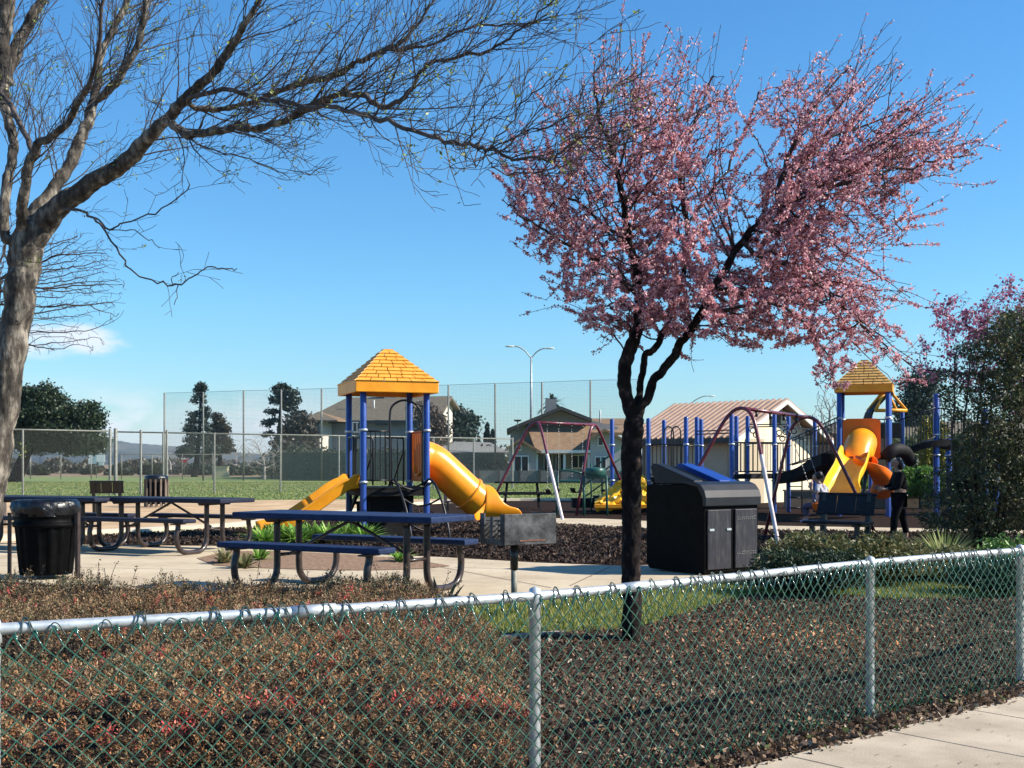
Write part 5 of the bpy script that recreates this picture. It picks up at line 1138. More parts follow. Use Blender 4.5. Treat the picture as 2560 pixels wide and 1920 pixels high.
# ---------------------------------------------------------------- ball-stop net on tall poles
o10 = Vector((-10, 91, ZG)); BN = thing('sports_net', 'tall ball-stop net strung between slim grey poles in front of the houses', 'sports net', tuple(o10))
np_ = [(411, 982, 92), (508, 980, 92), (609, 976, 91.5), (703, 974, 91), (804, 971, 90.5), (1121, 962, 89.5), (1238, 958, 89), (1355, 955, 88.5), (1476, 950, 88), (1600, 948, 87.5)]
np_.insert(5, (910, 968, 90.2)); np_.insert(6, (1016, 965, 89.8))
for px, py, D in np_:
    q = P(px, py, D); m = MB(); m.tube([Vector((q.x, D, ZG)), q], .065, 8); m.build('pole', M['galvd'], BN, origin=o10)
V = []; 
for (a, b) in zip(np_, np_[1:]):
    A0, B0 = P(*a), P(*b); n_ = 34; hw = .0035
    for i in range(n_):
        p = A0.lerp(B0, i / n_); V += [(p.x - hw, p.y, ZG), (p.x + hw, p.y, ZG), (p.x + hw, p.y, p.z - .05), (p.x - hw, p.y, p.z - .05)]
    k = 70
    for j in range(k):
        t = j / (k - 1); za = ZG + (A0.z - .05 - ZG) * t; zb_ = ZG + (B0.z - .05 - ZG) * t; V += [(A0.x, A0.y, za - hw), (B0.x, B0.y, zb_ - hw), (B0.x, B0.y, zb_ + hw), (A0.x, A0.y, za + hw)]
    V += [(A0.x, A0.y, A0.z - .025), (B0.x, B0.y, B0.z - .025), (B0.x, B0.y, B0.z), (A0.x, A0.y, A0.z)]
cloud('net', V, np.tile([.16, .17, .17], (len(V) // 4, 1)), leafmat('net cord', tr=0, rough=.8), BN, origin=o10)
m = MB(); a = P(700, 1132, 91.2); b = P(1262, 1132, 89)
m.quad(Vector((a.x, a.y + .05, ZG)), Vector((b.x, b.y + .05, ZG)), Vector((b.x, b.y + .05, a.z)), Vector((a.x, a.y + .05, a.z)))
wsm = mat('green windscreen', (.012, .05, .040), (.022, .075, .06), scale=1.2, rough=.8); nt2 = wsm.node_tree
tr_ = nt2.nodes.new('ShaderNodeBsdfTransparent'); mxs = nt2.nodes.new('ShaderNodeMixShader'); mxs.inputs[0].default_value = .86
nt2.links.new(tr_.outputs[0], mxs.inputs[1]); nt2.links.new(nt2.nodes['Principled BSDF'].outputs[0], mxs.inputs[2]); nt2.links.new(mxs.outputs[0], nt2.nodes['Material Output'].inputs[0])
m.build('windscreen', wsm, BN, origin=o10)
# ---------------------------------------------------------------- signs and street lights
def signpost(name, label, px, D, base_py, parts):
    q = P(px, base_py, D); t = thing(name, label, 'sign', (q.x, D, ZG)); m = MB(); m.tube([(0, 0, 0), (0, 0, parts[-1][1] + .1)], .035, 6); m.build('post', M['galvd'], t)
    return t
t = signpost('traffic_sign', 'small red octagonal traffic sign with a white band, beyond the field near the conifer', 461, 125, 1200, [(0, 3.0)])
zc = P(0, 1147, 125).z - ZG; r = .42; n8 = 8
m = MB(); vs = [(math.cos(math.pi / 8 + k * math.pi / 4) * r, y, zc + math.sin(math.pi / 8 + k * math.pi / 4) * r) for y in (-.08, -.04) for k in range(8)]
m.add(vs, [tuple(range(8)), tuple(range(15, 7, -1))] + [(i, i + 8, (i + 1) % 8 + 8, (i + 1) % 8) for i in range(8)]); o = fixn(m.build('sign_face', mat('sign red', (.55, .03, .04), rough=.5), t))
m = MB(); m.box((0, -.09, zc + .03), (.62, .012, .2)); m.build('white_band', mat('sign white', (.8, .78, .76), rough=.5), o)
t = signpost('information_sign', 'two white rectangular signs on a post behind the fence at the left', 241, 110, 1200, [(0, 3.4)])
m = MB(); m.box((-.35, -.06, P(0, 1142, 110).z - ZG), (.75, .03, 1.3)); m.box((.42, -.10, P(0, 1132, 110).z - ZG), (.8, .03, 1.7)); m.box((.45, -.06, P(0, 1158, 110).z - ZG), (.5, .03, .4)); m.build('sign_face', bpy.data.materials['sign white'], t, bevel=.05)
lg = mat('street light grey', (.30, .32, .32), (.42, .44, .44), scale=6, rough=.5, metal=.3)
def streetlight(label, px, D, ytop, arms, base_py):
    q = P(px, ytop, D); t = thing('street_lamp', label, 'street lamp', (q.x, D, ZG), 0, 'street lamps'); H = q.z - ZG
    m = MB(); m.tube([(0, 0, -.1), (0, 0, H * .6), (0, 0, H)], [.13, .10, .07], 10); m.build('pole', lg, t)
    for dx_, dy_ in arms:
        X1 = dx_ / F * D; Z1 = dy_ / F * D; m = MB(); m.tube(bend([(0, 0, H - .1), (X1 * .35, 0, H + Z1 * .55), (X1 * .75, 0, H + Z1 * .95), (X1, 0, H + Z1)], 4), .05, 8); m.build('arm', lg, t)
        m = MB(); s = 1 if X1 > 0 else -1; c_ = Vector((X1 + s * .35, 0, H + Z1)); m.lathe([(.001, -.09), (.14, -.06), (.17, 0), (.12, .07), (.001, .09)], (0, 0, 0), 12); o = m.build('lamp_head', M['trim'], t); o.location = c_; o.scale = (2.3, 1.2, .8)
    return t
streetlight('slim grey street lamp with two curved arms, left of the pink tree', 1328, 95, 893, [(-42, 27), (36, 22)], 1190)
streetlight('single-arm street lamp whose arm shows above the park building roof', 1722, 120, 1012, [(48, 22)], 1190)
streetlight('distant single-arm street lamp between the two-storey house and the far swing set', 1214, 150, 1088, [(-34, 16)], 1190)
# ---------------------------------------------------------------- foreground shrub mass behind the fence
def fence_y(x): return np.interp(x, [p.x for p in fp], [p.y for p in fp])
def hedge_h(x, y):
    d = y - fence_y(x) - .07; h = .50 + .05 * np.clip((y - 5) / 4, 0, 1)
    h = h * np.clip(.45 + d * 1.3, 0, 1) ** .7
    h = h * np.clip((9.75 - y - .12 * np.sin(x * 2.1)) / .5, 0, 1) ** .5
    edge = .17 - .05 * (y - 5.2) - .02 * (y > 7.4) * (y - 7.4) * 2
    h = h * np.clip((edge + .10 * np.sin(y * 3.1) - x) / .75, 0, 1) ** .5
    P3 = np.column_stack([x, y, np.zeros_like(x)])
    h = h + .035 * vnoise(P3, 13, 23) * (h > .05) + .060 * vnoise(P3, 1.7, 2) * (h > .05) + .05 * vnoise(P3, 5.5, 3) * (h > .05)
    for (cx, cy, sx, sy, dd) in ((-2.75, 6.6, .55, .42, .42), (-1.72, 4.95, .28, .16, .30), (-.85, 5.35, .42, .16, .26), (-.25, 6.6, .3, .2, .16), (-1.3, 7.2, .3, .2, .12), (-.05, 5.0, .2, .16, .22)):
        h = h - dd * np.exp(-((x - cx) / sx) ** 2 - ((y - cy) / sy) ** 2)
    return np.clip(h, 0, 1.2)
HB = thing('shrub_mass', 'low dense red and brown leaved shrub mass filling the foreground behind the fence', 'shrub', (-2, 7, 0))
rs = np.random.RandomState(31)
gx_ = np.linspace(-5.2, .35, 90); gy_ = np.linspace(3.6, 9.8, 100); XX, YY = np.meshgrid(gx_, gy_); xx = XX.ravel(); yy = YY.ravel()
hh = hedge_h(xx, yy); ok = (yy > fence_y(xx) + .09); zz = np.where(ok, np.maximum(hh - .085, -.05), -.05) + zgv(yy)
m = MB(); nx = len(gx_); m.add(np.column_stack([xx, yy, zz]), [(j * nx + i, j * nx + i + 1, (j + 1) * nx + i + 1, (j + 1) * nx + i) for j in range(len(gy_) - 1) for i in range(nx - 1) if hh[j * nx + i] > .06 and ok[j * nx + i]], True)
m.build('twig_layer', mat('dark twigs', (.008, .007, .005), (.035, .024, .016), scale=60, rough=.95, bump=1.0, bscale=70), HB, origin=HB.location)
n = 52000; x = rs.uniform(-4.9, .33, n); y = 4.0 + (9.75 - 4.0) * rs.uniform(0, 1, n) ** 1.15
k = y > fence_y(x) + .08; x, y = x[k], y[k]; h = hedge_h(x, y); k = h > .05; x, y, h = x[k], y[k], h[k]
vis = (np.abs(x) < y * .46 + .4); x, y, h = x[vis], y[vis], h[vis]; n = len(x)
z = h - .035 - np.minimum(rs.exponential(.030, n), .18) + .03 * (rs.uniform(size=n) < .06) + zgv(y); z = np.maximum(z, .02)
c3 = np.column_stack([x, y, z]); pn = vnoise(c3 * [1, 1, 2], 5.2, 9) + .5 * vnoise(c3, 11, 4); big = vnoise(c3, 1.3, 6)
col = pick([(.19, .115, .06), (.24, .15, .08), (.07, .05, .027), (.34, .24, .14), (.10, .10, .045)], n, rs, w=[.3, .25, .18, .13, .14], var=.25)
near = np.clip((8.0 - y) / 2.2, 0, 1)
hf = vnoise(c3 * [1, 1, 1], 23, 19); near = np.clip((9.2 - y) / 2.6, 0, 1) * np.clip(.6 + big, .2, 1); red = (hf > .30) & (pn > -.1) & (rs.uniform(size=n) < .7 * near + .03); org = (hf < .35) & (big > -.15) & ~red & (rs.uniform(size=n) < .6 * near); grn = (pn < -.5) & (rs.uniform(size=n) < .7)
col[red] = pick([(.46, .06, .06), (.32, .045, .035), (.50, .15, .12), (.22, .04, .025)], red.sum(), rs); col[org] = pick([(.32, .16, .07), (.27, .12, .05), (.36, .21, .10), (.20, .10, .04)], org.sum(), rs); col[grn] = pick([(.085, .10, .045), (.12, .13, .07), (.05, .06, .03), (.17, .16, .10)], grn.sum(), rs)
NLf = 8; ax_ = np.column_stack([rs.normal(size=n) * .55, rs.normal(size=n) * .55 - .15, np.ones(n)]); V = sprigs(c3, ax_, rs.uniform(.03, .075, n), NLf, rs.uniform(.017, .031, n), rs, asp=.40)
col = np.repeat(col, NLf, axis=0); tipc = np.tile((np.arange(NLf) / NLf)[None, :, None], (n, 1, 1)).reshape(-1, 1); col = np.clip(col * (.75 + .5 * tipc) * rs.uniform(.75, 1.25, (len(col), 1)), 0, 1)
cloud('foliage', V, col, lmd, HB, origin=HB.location)
# upright shoots poking out of the top
m = MB(); lv = []
for k in range(80):
    x0 = rs.uniform(-4.2, -.1); y0 = rs.uniform(5.5, 9.5) if k % 3 else rs.uniform(8.8, 9.6); h0 = float(hedge_h(np.array([x0]), np.array([y0]))[0])
    if h0 < .2: continue
    L0 = rs.uniform(.05, .13) * (1.3 if y0 > 8.5 else .7); a = rs.uniform(0, 6.28); b = Vector((x0, y0, zg(x0, y0) + h0 - .08)); e = b + Vector((math.cos(a) * L0 * .5, math.sin(a) * L0 * .5, L0 + .08))
    pts = bend([b, b.lerp(e, .5) + Vector((0, 0, .02)), e], 3); m.tube(pts, .0022, 4, cap=False)
    for p in pts[2:]:
        for q in range(3): lv.append(np.array(p) + rs.normal(size=3) * .011)
o = m.build('shoot', mat('shoot stem', (.09, .055, .03), rough=.8), HB, origin=HB.location); o['kind'] = 'stuff'
lv = np.array(lv); cloud('shoot_leaves', leaves(lv, rs.uniform(.012, .024, len(lv)), rs), pick([(.16, .10, .05), (.10, .085, .04), (.22, .15, .08)], len(lv), rs), lmd, HB, origin=HB.location)
HB.children  # noqa

# ---------------------------------------------------------------- strap-leaved and tufted plants
def strap_plant(label, loc, n, ln, wd, cols, rs, group=None, droop=.9, name='strap_leaf_plant'):
    V = []; cc = []
    for k in range(n):
        a = rs.uniform(0, 6.28); L0 = ln * rs.uniform(.55, 1.15); r0 = rs.uniform(0, .05); d = np.array([math.cos(a), math.sin(a), 0]); e = np.array([-math.sin(a), math.cos(a), 0]); el = rs.uniform(.5, 1.35)
        pts = []
        for j in range(6):
            t = j / 5; pts.append(d * (r0 + L0 * t * math.cos(el) * (1 + .2 * t)) + np.array([0, 0, L0 * (t * math.sin(el) - droop * .45 * t * t * math.cos(el * .6))]))
        c0 = np.array(cols[rs.randint(len(cols))]) * rs.uniform(.7, 1.3)
        for j in range(5):
            w0 = wd * math.sin(math.pi * (.12 + .86 * j / 5)) ; w1 = wd * math.sin(math.pi * (.12 + .86 * (j + 1) / 5)) if j < 4 else 0.001
            V += [pts[j] - e * w0, pts[j] + e * w0, pts[j + 1] + e * w1, pts[j + 1] - e * w1]; cc.append(c0)
    t = thing(name, label, 'plant', loc, 0, group); cloud('leaves', V, cc, gm, t); return t
rs = np.random.RandomState(77); gcol = [(.16, .34, .05), (.26, .44, .08), (.09, .19, .035), (.36, .50, .14)]
spots = [((662, 1366), 'leftmost green strap-leaved plant of the planter bed, behind the near picnic table'), ((702, 1362), 'second green strap-leaved plant from the left in the planter bed'), ((742, 1364), 'third green strap-leaved plant from the left in the planter bed'), ((782, 1360), 'fourth green strap-leaved plant from the left, middle of the planter bed'), ((824, 1362), 'strap-leaved plant at the foot of the left blue tower post'), ((868, 1358), 'bright green strap-leaved plant directly left of the tower front post'), ((912, 1360), 'rightmost tall strap-leaved plant of the bed, under the table top'), ((1000, 1408), 'small green strap-leaved plant at the right end of the planter bed'), ((650, 1404), 'small strap-leaved plant low at the left of the planter bed'), ((560, 1412), 'dry yellow-green tufted plant at the left end of the planter bed'), ((610, 1424), 'dusty low tufted plant by the left foot of the near picnic table')]
for i, ((px, py), lb) in enumerate(spots):
    q = G(px, py); dry = i >= 9; strap_plant(lb, (q.x, q.y, ZG + .02), 150 if i < 7 else 60, .50 if i < 7 else .28, .021, gcol if not dry else [(.22, .22, .10), (.30, .27, .14), (.12, .14, .05)], rs, 'strap-leaved plants in the planter bed')
for (px, py, ln, lb) in ((985, 1478, .42, 'dark strap-leaved plant at the back edge of the shrub mass, under the near table bench'), (1100, 1490, .45, 'dark pointed strap-leaved plant at the shrub mass end, left of the grill post')):
    D = 10.2; q = P(px, py, D); strap_plant(lb, (q.x, D, .17), 14, ln, .024, [(.02, .05, .02), (.03, .07, .025), (.015, .03, .015)], rs, 'dark strap-leaved plants by the shrub mass', droop=.3)
q = G(2362, 1412); strap_plant('pale yellow-green grass tuft behind the fence rail, left of the tall dark shrub', (q.x, q.y, ZG), 260, .50, .007, [(.30, .34, .12), (.20, .28, .08), (.42, .42, .20)], rs, droop=.35, name='grass_tuft')
q = P(120, 1480, 11.2); strap_plant('small yellowish weed tuft in front of the near litter bin', (q.x, q.y, .2), 60, .16, .006, [(.30, .28, .12), (.20, .20, .08)], rs, name='weed_tuft')

def blobcloud(blobs, n, rs, shell=.55):
    """points in ellipsoids: (cx,cy,cz,rx,ry,rz[,weight])"""
    w = np.array([b[3] * b[4] * b[5] * (b[6] if len(b) > 6 else 1) for b in blobs]) ; w = w / w.sum(); idx = rs.choice(len(blobs), n, p=w); B = np.array([b[:6] for b in blobs])[idx]
    d = rs.normal(size=(n, 3)); d /= np.linalg.norm(d, axis=1)[:, None]; r = np.where(rs.uniform(size=n) < shell, rs.uniform(.82, 1.05, n), rs.uniform(.1, 1, n) ** (1 / 3.)); return B[:, :3] + d * r[:, None] * B[:, 3:6]
def juniper(label, c, rx, ry, rzz, n, cols, seed, leaf=.03):
    """low spreading conifer: many arching sprays"""
    rs = np.random.RandomState(seed); t = thing('juniper_shrub', label, 'shrub', (c[0], c[1], zg(c[0], c[1])), 0, None); m = MB(); pts = []; cc = []
    for k in range(n):
        a = rs.uniform(0, 6.28); e = rs.uniform(.08, 1.2); R0 = rs.uniform(.45, 1.0); end = Vector((math.cos(a) * rx * R0 * math.cos(e * .8), math.sin(a) * ry * R0 * math.cos(e * .8), rzz * (.25 + .8 * math.sin(e) * R0)))
        p = bend([Vector((0, 0, 0)) + Vector((end.x * .15, end.y * .15, .02)), end * .55 + Vector((0, 0, rzz * .12)), end], 5)
        if k % 4 == 0: m.tube(p, .006, 4, cap=False)
        for q in p[4:]:
            for j in range(9): pts.append(np.array(q) + rs.normal(size=3) * [.035, .035, .022])
    pts = np.array(pts); pts = pts[pts[:, 2] > .0]; cloud('foliage', leaves(pts, rs.uniform(leaf * .6, leaf * 1.4, len(pts)), rs, asp=.33), pick(cols, len(pts), rs, var=.35), lm, t)
    m.build('stems', mat('brown stem', (.10, .065, .04), rough=.9) if 'brown stem' not in bpy.data.materials else bpy.data.materials['brown stem'], t); return t
jc = [(.10, .11, .03), (.15, .15, .05), (.06, .08, .025), (.20, .17, .07)]
juniper('wide olive-green juniper shrub behind the fence rail, right of the waste container', (3.45, 12.45), .95, .7, .58, 760, jc, 4, .045)
juniper('dark juniper mound added nearest the fence for the shaded front of the wide olive juniper', (2.85, 11.55), .66, .55, .46, 620, [(.022, .045, .018), (.035, .065, .025), (.014, .026, .012)], 6, .042)  # dark mound added; shaded lower front of the wide juniper put into its colour
juniper('smaller olive juniper clump right of the wide juniper, in front of the bench', (4.35, 13.0), .85, .6, .40, 420, jc, 5, .042)
# leafy green shrubs behind the fence at far right
gc = [(.05, .13, .035), (.08, .18, .04), (.03, .07, .02), (.12, .22, .06)]
juniper('dark bluish green low shrub behind the fence, below the grass tuft', (4.7, 11.6), .55, .45, .42, 260, [(.02, .07, .035), (.035, .10, .05), (.015, .04, .02)], 9, .035)
juniper('bright green leafy shrub behind the last fence panel at the right edge', (5.35, 12.6), .55, .5, .55, 260, [(.10, .22, .04), (.16, .30, .06), (.06, .12, .03)], 10, .045)

# ---------------------------------------------------------------- trees traced from the photograph's limbs
M['barkg'] = mat('grey tree bark', (.016, .014, .012), (.27, .24, .195), scale=9, rough=.95, bump=1.0, bscale=16, detail=9, c3=(.066, .056, .046), stretch=(1, 1, .35))
M['barkd'] = mat('dark cherry bark', (.007, .005, .0045), (.085, .06, .05), scale=14, rough=.9, spec=.15, bump=1.0, bscale=26, detail=9, c3=(.017, .012, .011), stretch=(1, 1, .7), lo=.4, hi=.72)
M['twig'] = mat('grey twig bark', (.035, .028, .028), (.11, .09, .08), scale=5, rough=.8)
def in_px(n, boxes, rs):
    """attractors: list of (cx, cy, rx, ry, depth centre, depth half, weight) ellipses in the picture, taken out to real depth"""
    w = np.array([b[2] * b[3] * b[6] for b in boxes]); w = w / w.sum(); out = []
    for i in rs.choice(len(boxes), n, p=w):
        cx, cy, rx, ry, D, dh, _ = boxes[i]; a = rs.uniform(0, 6.28); r = math.sqrt(rs.uniform()); u = rs.uniform(-1, 1) * math.sqrt(max(.05, 1 - r * r * .8))
        out.append(tuple(P(cx + math.cos(a) * r * rx, cy + math.sin(a) * r * ry, D + u * dh)))
    return out
# --- big bare tree at the left
rs = np.random.RandomState(5); sd_, sp_, fx_ = [], [], {}
tr = lambda pts, at=None, sub=4, wob=.010, wmul=1.0: trace(sd_, sp_, fx_, pts, at, sub, wob, wmul)
D0 = 14.0
tr([(-72, 1436, D0, 108), (-56, 1380, D0, 84), (-42, 1303, D0, 76), (-21, 1205, D0, 74), (-3, 1097, D0, 73), (14, 988, D0, 73), (30, 880, D0, 72), (44, 771, D0, 74), (55, 690, D0, 78), (62, 640, D0, 84), (68, 612, D0, 82)], None, 4, .014)
tr([(70, 606, D0, 84), (100, 568, D0, 68), (160, 507, 13.9, 52), (242, 449, 13.7, 44), (314, 406, 13.5, 40), (377, 338, 13.3, 34), (425, 290, 13.1, 30), (464, 246, 12.9, 27), (531, 183, 12.7, 23), (580, 111, 12.5, 20), (642, 10, 12.2, 15), (700, -90, 12.0, 10)], 'snap')
tr([(415, 318, 13.1, 22), (473, 338, 12.8, 22), (570, 324, 12.4, 20), (652, 319, 12.1, 19), (725, 295, 11.8, 18), (772, 268, 11.6, 17), (845, 237, 11.4, 16), (899, 237, 11.2, 15), (953, 268, 11.0, 14), (989, 257, 10.9, 13), (1033, 221, 10.8, 12), (1058, 174, 10.7, 10), (1134, 148, 10.5, 9), (1224, 123, 10.3, 8), (1279, 90, 10.2, 7), (1333, 47, 10.1, 5), (1387, 0, 10, 4)], 'snap')
tr([(464, 246, 12.9, 16), (512, 275, 13.2, 15), (628, 256, 13.0, 14), (725, 217, 12.8, 15), (772, 203, 12.7, 16), (827, 192, 12.5, 16), (888, 159, 12.4, 14), (960, 123, 12.2, 12), (1015, 94, 12.1, 9), (1062, 36, 12, 7), (1098, -20, 12, 5)], 'snap')
tr([(960, 123, 12.2, 8), (1062, 119, 11.9, 7), (1170, 69, 11.6, 6), (1264, 58, 11.3, 5), (1350, 55, 11.1, 4), (1400, 30, 11, 3)], 'snap')
tr([(464, 246, 12.9, 12), (560, 225, 12.4, 12), (640, 245, 12.0, 12), (700, 253, 11.6, 12), (772, 268, 11.2, 12), (845, 269, 10.8, 12), (899, 282, 10.5, 12), (953, 300, 10.2, 12), (1025, 325, 9.9, 11), (1098, 351, 9.6, 11), (1170, 362, 9.3, 10), (1206, 373, 9.1, 10), (1242, 378, 8.9, 9), (1286, 396, 8.8, 8), (1369, 398, 8.6, 6), (1405, 380, 8.5, 6), (1460, 340, 8.4, 5), (1547, 358, 8.3, 4), (1612, 347, 8.2, 3)], 'snap')
tr([(1206, 373, 9.1, 4), (1224, 409, 9.0, 4), (1261, 432, 8.9, 4), (1315, 432, 8.8, 4), (1369, 438, 8.7, 3), (1405, 470, 8.6, 3)], 'snap')
tr([(1228, 375, 9.0, 5), (1268, 311, 8.9, 4), (1315, 246, 8.9, 4), (1387, 197, 8.8, 3)], 'snap', 4)
tr([(1242, 378, 8.9, 5), (1315, 333, 8.8, 5), (1387, 311, 8.7, 4), (1496, 268, 8.5, 3)], 'snap')
tr([(64, 592, D0, 40), (72, 555, D0, 38), (121, 492, 14.2, 36), (159, 434, 14.4, 32), (193, 367, 14.5, 30), (217, 309, 14.6, 28), (236, 251, 14.7, 24), (246, 174, 14.8, 20), (262, 111, 14.9, 18), (309, 24, 15, 16), (340, -60, 15, 12)], 'snap')
tr([(236, 256, 14.7, 18), (290, 212, 14.5, 20), (328, 150, 14.4, 20), (357, 72, 14.3, 18), (370, -20, 14.2, 14)], 'snap')
tr([(56, 590, 13.9, 36), (53, 555, 13.8, 28), (63, 458, 13.5, 26), (82, 386, 13.4, 24), (111, 352, 13.3, 20), (169, 309, 13.1, 17), (203, 241, 12.9, 15), (232, 190, 12.7, 12), (250, 90, 12.5, 10), (262, -30, 12.3, 8)], 'snap')
tr([(82, 386, 13.4, 12), (60, 330, 13.5, 14), (30, 270, 13.6, 14), (0, 225, 13.8, 12)], 'snap')
tr([(40, 600, 13.9, 34), (10, 579, 13.9, 28), (24, 434, 14.0, 24), (34, 357, 14.1, 22), (16, 289, 14.2, 24), (10, 217, 14.3, 30), (29, 145, 14.4, 34), (60, 72, 14.5, 26), (111, -20, 14.6, 20)], 'snap')
tr([(16, 217, 14.3, 40), (2, 100, 14.3, 44), (14, 20, 14.3, 44), (25, -60, 14.3, 40)], None)
tr([(145, 512, 13.9, 8), (193, 526, 13.5, 7), (232, 545, 13.1, 6), (270, 589, 12.8, 5), (309, 651, 12.4, 4.4), (347, 690, 12.1, 4), (410, 709, 11.8, 4), (444, 712, 11.6, 4), (482, 690, 11.4, 3.6), (521, 666, 11.2, 3.2), (555, 673, 11, 3), (596, 673, 10.8, 2.4)], 'snap')
tr([(444, 712, 11.6, 2.6), (440, 740, 11.5, 2.4), (434, 765, 11.5, 2)], 'snap', 2); tr([(430, 710, 11.7, 2.6), (432, 695, 11.6, 2.4), (446, 683, 11.6, 2)], 'snap', 2)
tr([(232, 545, 13.1, 5), (275, 572, 12.9, 5), (299, 562, 12.8, 4), (367, 540, 12.5, 4), (434, 502, 12.2, 3.4), (475, 465, 12, 3)], 'snap')
tr([(275, 572, 12.9, 3), (330, 575, 12.7, 3), (372, 598, 12.5, 2.6), (400, 620, 12.4, 2)], 'snap')
tr([(425, 345, 13.0, 5), (520, 370, 12.6, 4), (600, 390, 12.3, 3), (680, 420, 12.0, 2.6), (730, 450, 11.8, 2)], 'snap')
BX = []
for px in range(120, 1260, 95): BX.append((px, 130, 110, 175, 13.6 - .0028 * px, .9, 1.25))
BX += [(560, 300, 160, 70, 12.4, .8, .8), (800, 330, 130, 60, 11.5, .7, .7), (330, 470, 120, 90, 13, .8, .7), (1000, 280, 130, 90, 10.9, .6, .8), (1180, 90, 150, 110, 10.8, .7, 1.2), (40, 250, 150, 300, 14, 1.2, 1.3), (150, 60, 180, 150, 14.2, 1.3, 1.3), (1330, 330, 130, 75, 8.7, .35, 2.6), (1480, 360, 110, 60, 8.4, .3, 2.6), (1330, 30, 110, 60, 10.6, .5, .9), (420, 590, 80, 40, 12.2, .4, .35), (1080, 390, 130, 30, 9.4, .3, .7), (850, -60, 600, 90, 12, 1.4, .5)]
pos = [np.array(v) for v in sd_]; par = list(sp_); NL = len(pos)
def shoot(i0, d, L0, r0, lvl):
    # a curved branch that sweeps the way its parent runs and lifts at the tip
    step = (.10, .075, .055, .045)[lvl]; n_ = max(3, int(L0 / step)); last = i0; p = pos[i0].copy(); cv = rs.normal(size=3) * .05; ids = []
    lift = np.array([.012, 0, rs.uniform(-.012, .045)])
    for k in range(n_):
        d = d + cv * .35 + lift + rs.normal(size=3) * (.07 if lvl < 2 else .15); d /= np.linalg.norm(d); p = p + d * step; pos.append(p.copy()); par.append(last); last = len(pos) - 1; fx_[last] = max(.0026, r0 * (1 - .8 * (k + 1) / n_)); ids.append((last, d.copy()))
        if rs.uniform() < .12: cv = rs.normal(size=3) * .07
    return ids
def side(d, a0, a1, up):
    ax = rs.normal(size=3); ax[1] *= .8; ax -= d * ax.dot(d); ax /= np.linalg.norm(ax) + 1e-6; a = rs.uniform(a0, a1); v = d * math.cos(a) + ax * math.sin(a) + np.array([.10, 0, up]); return v / np.linalg.norm(v)
chn = [[] for _ in range(NL)]
for i in range(NL):
    if par[i] >= 0: chn[par[i]].append(i)
acc = 0
for i in range(NL):
    if par[i] < 0 or fx_[i] > .17: continue
    seg = pos[i] - pos[par[i]]; ln = np.linalg.norm(seg)
    if ln < 1e-4: continue
    t0 = seg / ln; px_ = 1280 + pos[i][0] / pos[i][1] * F; py_ = HOR - (pos[i][2] - CZ) / pos[i][1] * F; r_ = fx_[i]
    low_ = py_ > 480
    acc += ln * (9.0 if not low_ else 2.2) * (1.25 if r_ < .05 else .8)
    while acc > 1:
        acc -= 1; d = side(t0, .3, .95, .26 if not low_ else .0); L1 = rs.uniform(.45, 1.25) * (1 if not low_ else .4) * min(1, .35 + r_ * 22)
        b1 = shoot(i, d, L1, min(.0105, r_ * .5, .0032 + L1 * .006), 1)
        for (j, dj) in b1[1:]:
            if rs.uniform() < .46:
                b2 = shoot(j, side(dj, .3, .8, .24), rs.uniform(.18, .60) * (1 if not low_ else .6), .0042, 2)
                for (q_, dq) in b2[1:]:
                    if rs.uniform() < .26: shoot(q_, side(dq, .35, .9, .18), rs.uniform(.08, .24), .0028, 3)
    if len(pos) > 60000: break
pos = np.array(pos); print('bare tree nodes', len(pos)); rad = np.array([fx_[i] for i in range(len(pos))])
q = P(-66, 1436, D0); LT = thing('bare_tree', 'large bare tree with thick grey trunk at the left edge, branches spreading overhead', 'tree', (q.x, D0, ZG))
trunk_ids = [i for i in range(len(pos)) if rad[i] > .028]
m = MB(); limbs(m, pos, [p if rad[i] > .020 else -2 for i, p in enumerate(par)], rad) if False else None
def split_limbs(pos, par, rad, thr, root, org, m1, m2, nm=('trunk', 'branches'), disp=None):
    n = len(pos); big = rad > thr
    A = MB(); B = MB(); par1 = [p if big[i] else -9 for i, p in enumerate(par)]
    # thick part: only nodes above the threshold
    ch = [[] for _ in range(n)]; 
    for i, p in enumerate(par):
        if p >= 0: ch[p].append(i)
    starts = [(i, None) for i, p in enumerate(par) if p < 0]
    while starts:
        i, p = starts.pop(); pts = []; rr = []; cur_big = big[i]
        if p is not None: pts.append(pos[p]); rr.append(min(rad[p], rad[i] * 1.2))
        while True:
            pts.append(pos[i]); rr.append(rad[i])
            if not ch[i]: break
            c = sorted(ch[i], key=lambda k: -rad[k])
            for o in c[1:]: starts.append((o, i))
            if cur_big and not big[c[0]]: starts.append((c[0], i)); break
            i = c[0]
        if len(pts) > 1:
            mr = max(rr); T_ = A if cur_big else B; T_.tube(pts, rr, n=(16 if mr > .08 else 10 if mr > .03 else 6 if mr > .010 else 3), cap=cur_big)
    a = A.build(nm[0], m1, root, origin=org)
    if disp:
        sb = a.modifiers.new('subdivision', 'SUBSURF'); sb.levels = 1; sb.render_levels = 2
        tx = bpy.data.textures.new('bark relief', 'CLOUDS'); tx.noise_scale = disp[1]; tx.noise_depth = 3; dm = a.modifiers.new('relief', 'DISPLACE'); dm.texture = tx; dm.strength = disp[0]; dm.mid_level = .5; dm.texture_coords = 'LOCAL'
    b = B.build(nm[1], m2, root, origin=org); return a, b
split_limbs(pos, par, rad, .028, LT, LT.location, M['barkg'], M['twig'], disp=(.045, .11))
